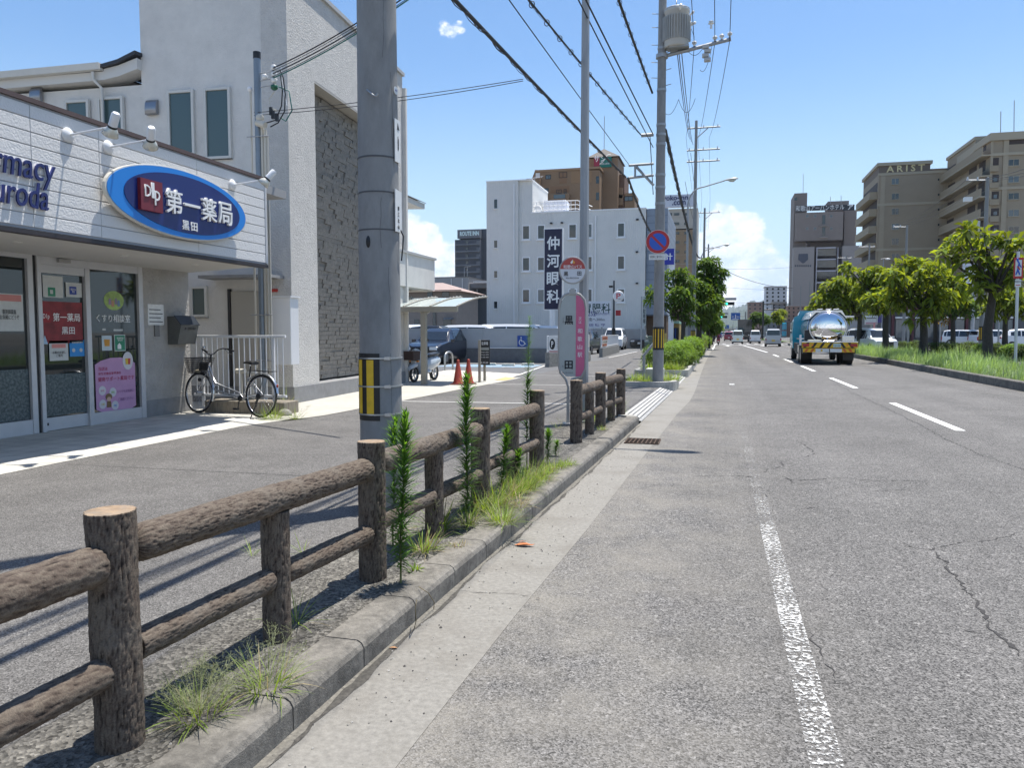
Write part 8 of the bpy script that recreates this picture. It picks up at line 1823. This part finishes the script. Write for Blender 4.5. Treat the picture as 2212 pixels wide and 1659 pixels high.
slab(0,.68,.05,zl+2.0,0,10,'gallery_wall',M_AR); slab(.68,1.0,.05,ztB-1.0,0,10,'gallery_wall',M_AR)
for k in range(13):
    z0=zl+.2-3.0*k
    if z0<2: break
    slab(0,1.0,z0-2.0,z0-.85,1.25,.2,'gallery_parapet',M_PAR); slab(-.01,1.01,z0-2.2,z0-2.0,1.35,1.4,'gallery_band',M_ARB)
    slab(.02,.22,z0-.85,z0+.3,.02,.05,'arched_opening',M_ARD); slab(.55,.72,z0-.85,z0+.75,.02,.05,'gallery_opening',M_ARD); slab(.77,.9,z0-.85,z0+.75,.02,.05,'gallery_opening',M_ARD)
slab(-.01,.68,zl+2.0,zl+2.5,.2,10,'roof_cornice',M_ARB); slab(.68,1.0,ztB-1.0,ztB,.3,10,'roof_cornice',M_ARB)
RY_=129; xe=B0.x+34
MB().box((B0.x,RY_,.05),(xe,RY_+16,ztB-1.1)).build('front_wall',M_AR,t); MB().box((B0.x-.3,RY_-.4,ztB-1.1),(xe,RY_+16,ztB)).build('cornice',M_ARB,t)
a=pt(2160,500,RY_); c=pt(2171,500,RY_); MB().box((a.x,RY_-.15,.05),(c.x,RY_+.02,ztB-1.1)).build('column',M_ARC,t); a=pt(2133,500,RY_); c=pt(2138,500,RY_); MB().box((a.x,RY_-.15,.05),(c.x,RY_+.02,ztB-1.1)).build('column',M_ARC,t)
for k in range(11):
    v=343+36.4*k
    if v>700: break
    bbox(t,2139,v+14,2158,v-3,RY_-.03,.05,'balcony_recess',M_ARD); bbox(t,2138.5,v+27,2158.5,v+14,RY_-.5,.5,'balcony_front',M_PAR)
    if k>0: bbox(t,2146,v+12,2154,v+4,RY_-.06,.04,'balcony_window',M_LGL)
    if k==0: bbox(t,2176,312,2230,298,RY_-.03,.05,'top_recess',M_ARD)
    if v>340: win(t,2178,v+.5-.0,2201,v+14.5,RY_,M_ARB,M_LGL if k%2 else M_DGL,.07,.06,True,split=True)
for v in (332,406,517): zz_=pt(2180,v,RY_).z; MB().box((B0.x,RY_-.2,zz_-.2),(xe,RY_+.02,zz_+.2)).build('string_course',M_ARB,t)
for u,v0,v1 in ((2162,240,300),(2191,216,300)): p=pt(u,v1,RY_+5); q=pt(u,v0,RY_+5); MB().tube([p-Z*2,q],.06,4).build('roof_mast',M_GALV,t)
# --- grey brown hotel tower
UY=290; t=thing('grey_brown_hotel_tower','grey brown hotel tower with a roof sign and central glazed stair','building',(pt(1780,700,UY).x,UY,.05)); M_UB=mat('hotel_taupe',(.20,.165,.145),.8,var=.04,scale=.2); M_UL=mat('hotel_taupe_light',(.29,.262,.245),.75); M_UM=mat('hotel_mauve',(.215,.18,.16),.8,var=.06,scale=.6)
bbox(t,1709,720,1744,416,UY,14,'tower_wall',M_UB,.05); bbox(t,1744,720,1822,470,UY+3,14,'rear_wall',M_UB,.05); ub=bbox(t,1718,520.5,1822,456,UY-3,8,'upper_block',M_UM); bbox(t,1822.2,540,1851,453,UY,14,'upper_wing',M_UB); bbox(t,1788,456,1834,433,UY+3,8,'penthouse',M_UM)
sb=bbox(t,1719.5,455.5,1822,441.5,UY-2.5,1.0,'roof_sign',mat('sign_charcoal',(.018,.022,.03),.5)); bbox(t,1822,454.5,1846,441,UY,1.0,'roof_sign_side',mat('sign_charcoal',(.018,.022,.03),.5)); p=pt(1771,448.5,UY-2.55); text('和歌山アーバンホテル',15.6,1.9,frame(p,(1,0,0),Z),M_WTXT,'sign_letters',sb,.08,.0); p=pt(1837,447,UY-.03); text('ア',1.8,1.7,frame(p,(1,0,0),Z),M_WTXT,'sign_letters',sb,.05,.02)
bbox(t,1710,720,1759.5,533,UY-4,5,'left_panel',M_UL,.05); bbox(t,1814.5,720,1863,530,UY-4,5,'right_panel',M_UL,.05)
for k in range(5): bbox(t,1764,553+25*k,1806,537+25*k,UY-3.0,1.0,'stair_glass',M_DGL)
bbox(t,1761,720,1764,534,UY-4,3,'stair_frame',mat('frame_lilac',(.42,.41,.44),.6),.05); bbox(t,1806,720,1810,534,UY-4,3,'stair_frame',mat('frame_lilac',(.42,.41,.44),.6),.05)
for k in range(6): bbox(t,1764,537+25*k,1806,533+25*k,UY-3.6,2,'stair_frame',mat('frame_lilac',(.42,.41,.44),.6))
for u in (1741,1758,1793):
    for v in (464,491): win(t,u,v,u+5.5,v+5,UY-3,mat('window_frame_taupe',(.30,.26,.24),.6),M_LGL,.12,.08,False)
bbox(t,1715.5,433,1722,426,UY-.1,.2,'window',M_DGL)
for v0,v1 in ((464,484),(490,508)): bbox(t,1776,v1,1783,v0,UY-3.1,.2,'tall_window',M_DGL)
for v in (486,511): bbox(t,1770,v+2,1789,v,UY-3.6,.6,'ledge',M_UL)
em=mat('emblem_slate',(.07,.075,.10),.5); q=pt(1735,558,UY-4.05); MB().prism([(-1.5,1.6),(1.5,1.6),(1.6,-.4),(0,-1.9),(-1.6,-.4)],.1,frame(q,(1,0,0),Z)).build('emblem_shield',em,t); MB().prism([(-1.8,-1.1),(0,-1.7),(1.8,-1.1),(1.9,-1.6),(0,-2.3),(-1.9,-1.6)],.14,frame(q,(1,0,0),Z)).build('emblem_ribbon',M_UL,t)
for k in range(8): bbox(t,1717+4.6*k,576,1720+4.6*k,572,UY-4.08,.1,'sign_block',em)
for u,v0,v1 in ((1735,375,416),(1794,424,433),(1817,422,433)): p=pt(u,v1,UY+3); q=pt(u,v0,UY+3); MB().tube([p-Z,q],.09,4).build('roof_mast',M_GALV,t)
# --- distant town
def block(label,u0,u1,v0,Y,m,rows=0,cols=0,dep=12,name='distant_building',wm_=M_DGL):
    t=thing(name,label,'building',(pt(u0,720,Y).x,Y,0)); bbox(t,u0,722,u1,v0,Y,dep,'wall',m,0)
    bbox(t,u0-.3,v0+.8,u1+.3,v0-.4,Y-.3,dep+.5,'roof_edge',mat('roof_edge',(.42,.42,.41),.6))
    for r in range(rows):
        for c in range(cols): w=(u1-u0)/cols; bbox(t,u0+w*(c+.3),v0+4+8.4*r+4,u0+w*(c+.62),v0+4+8.4*r,Y-.15,.2,'window',wm_)
M_T1=mat('town_white',(.58,.60,.63),.7); M_T2=mat('town_brick',(.26,.17,.135),.8); M_T3=mat('town_grey',(.33,.33,.34),.8); M_T4=mat('town_beige',(.42,.38,.32),.8); M_T5=mat('town_slate',(.18,.19,.21),.8)
block('white distant apartment block left of the grey brown hotel tower',1652,1700,618,330,M_T1,6,4); 
block('brown distant apartment block beyond the white one',1615,1648,652.5,390,M_T2,5,3)
block('grey distant low building in front of the white apartment block',1668,1700,652,300,M_T3,4,3)
block('reddish distant building behind the tanker',1700,1740,660,260,M_T2,4,4); block('long beige distant building behind the median trees',1740,1800,676,240,M_T4,3,6); block('grey distant building between the hotel tower and taupe block',1800,1885,668,230,M_T3,3,7)
block('dark low distant building at the end of the far median',1655,1700,690,250,M_T5,2,4); block('low white distant building straight down the road',1590,1612,706,420,M_T1,1,3); block('low beige distant building far down the road',1560,1590,709,480,M_T4,1,3); block('low grey distant building at the left of the road end',1540,1562,707,520,M_T3,1,2)
block('distant slate building behind the shop with green canopy',1466,1500,690,150,M_T5,2,3); block('distant beige building beside the left tree row',1500,1530,694,170,M_T4,2,3)
# maroon shopfront under the apartment block
t=thing('maroon_shopfront','long low shopfront with maroon fascia and pillars behind the parked white minivans','shop',(pt(2050,730,104).x,104,.05)); M_MAR=mat('maroon_panel',(.085,.022,.028),.6,var=.08,scale=1)
bbox(t,1885,740,2260,655,104,9,'wall',mat('shop_slate',(.11,.115,.12),.7),.05); bbox(t,1884,672,2262,655,103.4,.6,'maroon_fascia',M_MAR)
for u in (1925,1968,2018,2050,2085,2140,2190): bbox(t,u,740,u+8,672,103.5,.5,'maroon_pillar',M_MAR,.05)
for u0,u1 in ((1934,1967),(1977,2017),(2027,2049),(2059,2084),(2094,2139),(2149,2189)): bbox(t,u0,730,u1,690,103.85,.1,'shop_glass',M_LGL); bbox(t,u0,688,u1,684,103.6,.4,'white_band',M_WPL)
t=thing('shop_sign_board','pale shop sign board with a purple end behind the tanker','signboard',(pt(1882,735,70).x,70,.05)); bbox(t,1869,701,1896,681,70,.3,'board',M_WPL); bbox(t,1896.2,697,1905,680,70,.3,'purple_end',mat('sign_purple',(.08,.06,.22),.5)); bbox(t,1870,700,1895,696,69.95,.04,'pink_band',mat('sign_pale_pink',(.55,.33,.36),.5)); bbox(t,1872,688,1894,686.5,69.95,.04,'grey_line',M_CAPT); p=pt(1882,700,70.2); MB().cyl((p.x,70.2,.05),(p.x,70.2,p.z),.1,.1,8).build('post',M_GALV,t)
t=thing('pink_banner','narrow pink shop banner on a pole near the pale blue car','banner',(pt(1889,735,66).x,66,.05)); bbox(t,1886,720,1891,697,66,.04,'cloth',mat('banner_pink',(.60,.28,.28),.7)); p=pt(1891.5,735,66); MB().cyl((p.x,66,.05),(p.x,66,3.2),.02,.02,5).build('pole',M_GALV,t)
t=thing('white_billboard','blank white board on the building behind the tallest median tree','signboard',(pt(2110,600,100).x,100,.05)); bbox(t,2080,612,2133,568,100,.4,'board',mat('billboard_white',(.62,.64,.68),.5)); p=pt(2105,612,100.2); MB().cyl((p.x,100.2,.05),(p.x,100.2,p.z),.2,.2,8).build('post',M_GALV,t)
# ================================================================ RIGHT SIDE POLES, SIGN, LAMPS
M_CR=mat('pole_concrete_far',(.25,.25,.24),.85)
def rpole(label,u,Y,vtop,arms,hz=False):
    p=pt(u,740,Y); q=pt(u,vtop,Y); t=thing('utility_pole',label,'utility pole',(p.x,Y,.05),0,'utility poles on the right side of the road'); b=MB(); b.cyl((p.x,Y,.05),(p.x,Y,q.z),.17,.11,14); b.build('shaft',M_CR,t)
    for ua,ub,v in arms:
        a=pt(ua,v,Y); c=pt(ub,v,Y); MB().tube([a,c],.05,4).build('cross_arm',M_GALV,t); b=MB()
        for k in range(3): r=a.lerp(c,.06+.44*k); b.cyl(r,r+Z*.22,.07,.04,8)
        b.each('insulator',M_CERAM,t)
    if hz: hazard((p.x,Y),.165,1.0,2.0,math.atan2(-Y,-p.x)-1.5,math.atan2(-Y,-p.x)+1.5,[(math.atan2(-Y,-p.x)-1.1+k*.55,.22) for k in range(5)],t)
    return t,p
t,p=rpole('right hand utility pole with a grey transformer box above the median trees',2119,60,384,[(2087,2137,389)],True)
q=pt(2104,492,60); MB().cyl((q.x,60,q.z-.5),(q.x,60,q.z+.45),.36,.36,16).build('transformer',M_TR,t); q=pt(2101,430,60); MB().cbox((q.x-.3,60,q.z),(.5,.3,.3)).build('switch',M_CERAM,t)
rpole('right hand utility pole in front of the taupe apartment block wall',1951,92,486,[(1929,1961,490)]); rpole('right hand utility pole beside the hotel right panel',1824,150,552,[(1809,1841,557)]); rpole('right hand utility pole where the hotel meets the taupe block',1872,120,528,[(1855,1890,533)])
rpole('thin pole in front of the hotel left panel',1727,200,618,[]); rpole('second thin pole in front of the hotel left panel',1746,180,608,[])
WR='wires on the right side of the road'
for i in range(3):
    a=pt(2090+22*i,386,60); c=pt(1931+15*i,487,92); wire(a,c,.012,.5,['left','middle','right'][i]+' wire between the two right hand poles before the taupe wall',group=WR); wire(pt(2090+22*i,386,60),pt(2300,330+8*i,34),.012,.3,['upper','middle','lower'][i]+' wire leaving the right edge over the stepped block',group=WR)
for i,(u,Y,v,s,lab) in enumerate(((1961,62,642,1,'slim grey lamp post with a white head among the median trees'),(2156,64,600,0,'slim grey post behind the tallest median tree trunk'),(2030,70,690,0,'slim white post behind the wide median tree'),(1903,95,560,1,'far right street lamp before the taupe block'))):
    p=pt(u,740,Y); q=pt(u,v,Y); t=thing('slim_lamp_post',lab,'lamp post',(p.x,Y,.05),0,'slim posts on the right side'); MB().cyl((p.x,Y,.05),(p.x,Y,q.z),.06,.045,8).build('post',M_PAINTPOLE,t)
    if s: MB().tube([q,q+Vector((.25,0,.08)),q+Vector((.6,0,.05))],.04,5).build('arm',M_PAINTPOLE,t); MB().ball(q+Vector((.7,0,.02)),(.28,.14,.10),10,6).build('lamp_head',M_WENAM,t)
# red bordered road sign at the right edge
SY_=33.5; p=pt(2194,772,SY_); t=thing('right_road_sign','red bordered rectangular road sign on a pale post at the right edge','sign',(p.x,SY_,.2)); q=pt(2199,560,SY_)
b=MB(); b.cyl((p.x,SY_,.2),(q.x,SY_,q.z+.3),.055,.055,12); b.build('post',mat('post_pale_grey',(.55,.57,.58),.4,.3),t)
a=pt(2187,602,SY_); c=pt(2209,556.5,SY_); B=frame(((a.x+c.x)/2,SY_-.09,(a.z+c.z)/2),(1,-.15,0),Z); w=(c.x-a.x)/2; h=(c.z-a.z)/2
s=MB().prism([(-w,-h),(w,-h),(w,h),(-w,h)],.02,B).build('plate',mat('road_sign_red',(.45,.02,.025),.4),t); MB().prism([(-w*.66,-h*.78),(w*.66,-h*.78),(w*.66,h*.78),(-w*.66,h*.78)],.003,B@Matrix.Translation((0,0,.0205))).build('white_field',M_WPL,s)
bl=mat('road_sign_blue',(.02,.10,.50),.4); b=MB(); T=B@Matrix.Translation((0,0,.026)); b.tube([T@Vector((-.02,-.05,0)),T@Vector((.02,.18,0)),T@Vector((-.05,.3,0))],.03,5); b.tube([T@Vector((-.02,-.05,0)),T@Vector((-.08,-.26,0))],.025,5); b.tube([T@Vector((-.02,-.05,0)),T@Vector((.05,-.26,0))],.025,5); b.tube([T@Vector((.02,.15,0)),T@Vector((.09,.02,0))],.02,5); b.ball(T@Vector((-.04,.33,0)),.045,8,6); b.build('walker_mark',bl,s)
MB().prism([(-w*.55,-.02),(w*.55,-.02),(w*.55,.02),(-w*.55,.02)],.002,T@Matrix.Translation((0,-.0,.03))@Matrix.Rotation(R(-58),4,'Z')).build('red_bar',mat('road_sign_red',(.45,.02,.025),.4),s)
a=pt(2190,620,SY_); c=pt(2204,604,SY_); s=MB().box((a.x,SY_-.1,a.z),(c.x,SY_-.085,c.z)).build('sub_plate',M_WPL,t); text('横断禁止',.22,.07,frame(((a.x+c.x)/2,SY_-.101,(a.z+c.z)/2+.06),(1,0,0),Z),M_CAPT,'plate_letters',s,.001,0); MB().box(((a.x+c.x)/2-.08,SY_-.102,a.z+.05),((a.x+c.x)/2+.08,SY_-.1,a.z+.08)).build('red_arrow',mat('road_sign_red',(.45,.02,.025),.4),s)
# ================================================================ TRAFFIC SIGNALS AND DIRECTION SIGNS
M_GREEN=mat('signal_green_lit',(.02,.5,.35),.4,emit=(.02,.75,.50,2.5))
def signal(label,u,v,Y,xpole,s=1.0):
    p=pt(u,v,Y); t=thing('traffic_signal',label,'traffic signal',(xpole,Y,.1),0,'traffic signals on arms over the road'); MB().cyl((xpole,Y,.1),(xpole,Y,p.z+1.0*s),.12,.10,10).build('post',M_PAINTPOLE,t)
    for dz in (.15,.75): MB().tube([Vector((xpole,Y,p.z+dz)),Vector((p.x-.5,Y,p.z+dz))],.05,5).build('arm',M_PAINTPOLE,t)
    MB().cbox((p.x+.12,Y,p.z),(1.25*s,.16,.42*s)).build('housing',mat('signal_black',(.02,.022,.024),.5),t,.04); MB().cbox((p.x+.25,Y,p.z+.62*s),(1.45*s,.25,.36*s)).build('back_board',mat('signal_grey',(.30,.31,.32),.5),t,.05)
    for k in range(3): MB().cyl((p.x-.26*s+.38*k*s,Y-.085,p.z),(p.x-.26*s+.38*k*s,Y-.11,p.z),.15*s,.15*s,16).build('lens',[M_GREEN,M_DARK,M_DARK][k],t); 
    for k in range(3): MB().loft([[Vector((p.x-.26*s+.38*k*s+.17*s*math.cos(a),y,p.z+.17*s*math.sin(a))) for a in [R(10+16*i) for i in range(11)]] for y in (Y-.09,Y-.32)],0,True,False,False).build('visor',mat('signal_black',(.02,.022,.024),.5),t)
signal('nearest traffic signal showing green, on an arm over the left lane',1574,655.7,107,-1.75); signal('second traffic signal showing green, beyond the crossing',1562,684.5,190,-1.9,1.3); signal('farthest traffic signal showing green down the road',1556,701,330,-2,1.6)
def dirsign(label,u0,v0,u1,v1,Y,ux,lines=True):
    a=pt(u0,v1,Y); c=pt(u1,v0,Y); xp=pt(ux,720,Y).x; t=thing('direction_sign',label,'road sign',(xp,Y,.1),0,'blue direction signs over the road'); s=MB().box((a.x,Y,a.z),(c.x,Y+.08,c.z)).build('panel',mat('direction_blue',(.015,.10,.36),.5),t); w=c.x-a.x; h=c.z-a.z
    if lines:
        MB().box((a.x+w*.15,Y-.03,a.z+h*.12),(c.x-w*.15,Y-.005,a.z+h*.2)).build('white_mark',M_WTXT,s); MB().box((a.x+w*.46,Y-.03,a.z+h*.2),(a.x+w*.53,Y-.005,a.z+h*.75)).build('white_mark',M_WTXT,s)
        text('紀の川',w*.22,h*.14,frame((a.x+w*.22,Y-.01,a.z+h*.45),(1,0,0),Z),M_WTXT,'sign_letters',s,.02,.02); text('和歌山駅',w*.32,h*.14,frame((a.x+w*.76,Y-.01,a.z+h*.45),(1,0,0),Z),M_WTXT,'sign_letters',s,.02,.02)
    MB().cyl((xp,Y+.3,.1),(xp,Y+.3,c.z+.2),.16,.13,10).build('post',M_CR,t); MB().tube([(xp,Y+.3,(a.z+c.z)/2),(a.x,Y+.2,(a.z+c.z)/2)],.07,5).build('arm',M_CR,t)
dirsign('blue direction sign with white junction mark above the lanes',1579,675.5,1599,691,165,1610); dirsign('smaller far blue direction sign below the first one',1566,702,1575,709.5,330,1583,False)
t=thing('gantry_frame','empty black gantry sign frame on a tall black post left of the hotel','gantry',(pt(1649,720,170).x,170,.1)); p=pt(1649,656,170); MB().cyl((p.x,170,.1),(p.x,170,p.z+.5),.22,.18,10).build('post',M_TRIM,t)
for v in (657,669): MB().tube([pt(1649,v,170),pt(1697,v,170)],.12,5).build('beam',M_TRIM,t)
for u in (1671,1696): MB().tube([pt(u,657,170),pt(u,669,170)],.10,5).build('upright',M_TRIM,t)
# ================================================================ MOUNTAINS
def ridge(pts,dist,name,m):
    b=MB(); P=[far(u,v,dist) for u,v in pts]; n=len(P); D=far(1554,718,dist).normalized(); D.z=0
    rows=[]
    for k,(f,h) in enumerate(((0,1),(-.12,.62),(-.25,.30),(-.4,.0),(.3,0))):
        row=[]
        for i,p in enumerate(P):
            q=p+Vector((p.x,p.y,0))*f; z=p.z*h*(1+.12*noise.noise(Vector((i*.9,k*1.7,dist*.001)))) if h>0 else -5; row.append((q.x,q.y,z))
        rows.append(row)
    order=[4,0,1,2,3]; vs=[v for k in order for v in rows[k]]
    b.add(vs,[(j*n+i,j*n+i+1,(j+1)*n+i+1,(j+1)*n+i) for j in range(4) for i in range(n-1)],0,True); struct(b,name,m)
rg=random.Random(2); M_MT=mat('mountain_forest',(.035,.055,.03),.95,var=.35,scale=.01)
base=[(1350,700),(1420,695),(1480,690),(1520,684),(1545,679),(1561,670.5),(1572,665),(1584,661.5),(1592,663),(1599,662),(1608,658.5),(1620,654),(1640,649),(1665,646),(1700,652),(1740,662),(1800,676),(1880,690),(1960,700)]
fine=[]
for (a,c) in zip(base,base[1:]):
    for k in range(4): f=k/4; fine.append((a[0]+(c[0]-a[0])*f,a[1]+(c[1]-a[1])*f+rg.uniform(-1,1)))
ridge(fine,6500,'far_mountain',M_MT)
ridge([(u,v+16+rg.uniform(-1.5,1.5)+6*math.sin(u*.05)) for u,v in fine],4200,'near_hill',M_MT)
# ================================================================ AIR
hb_=MB().box((-3500,-60,-1.5),(4200,7600,330)); o=hb_.build('haze',None); o.data.materials.clear(); hm=bpy.data.materials.new('haze_air'); hm.use_nodes=True; nt=hm.node_tree; nt.nodes.remove(nt.nodes['Principled BSDF'])
pv=nt.nodes.new('ShaderNodeVolumePrincipled'); pv.inputs['Color'].default_value=(.80,.88,1,1); pv.inputs['Density'].default_value=.00007; pv.inputs['Anisotropy'].default_value=.2; nt.links.new(pv.outputs[0],nt.nodes['Material Output'].inputs['Volume']); o.data.materials.append(hm); o['kind']='stuff'; o['label']='pale summer air between the camera and the far hills'
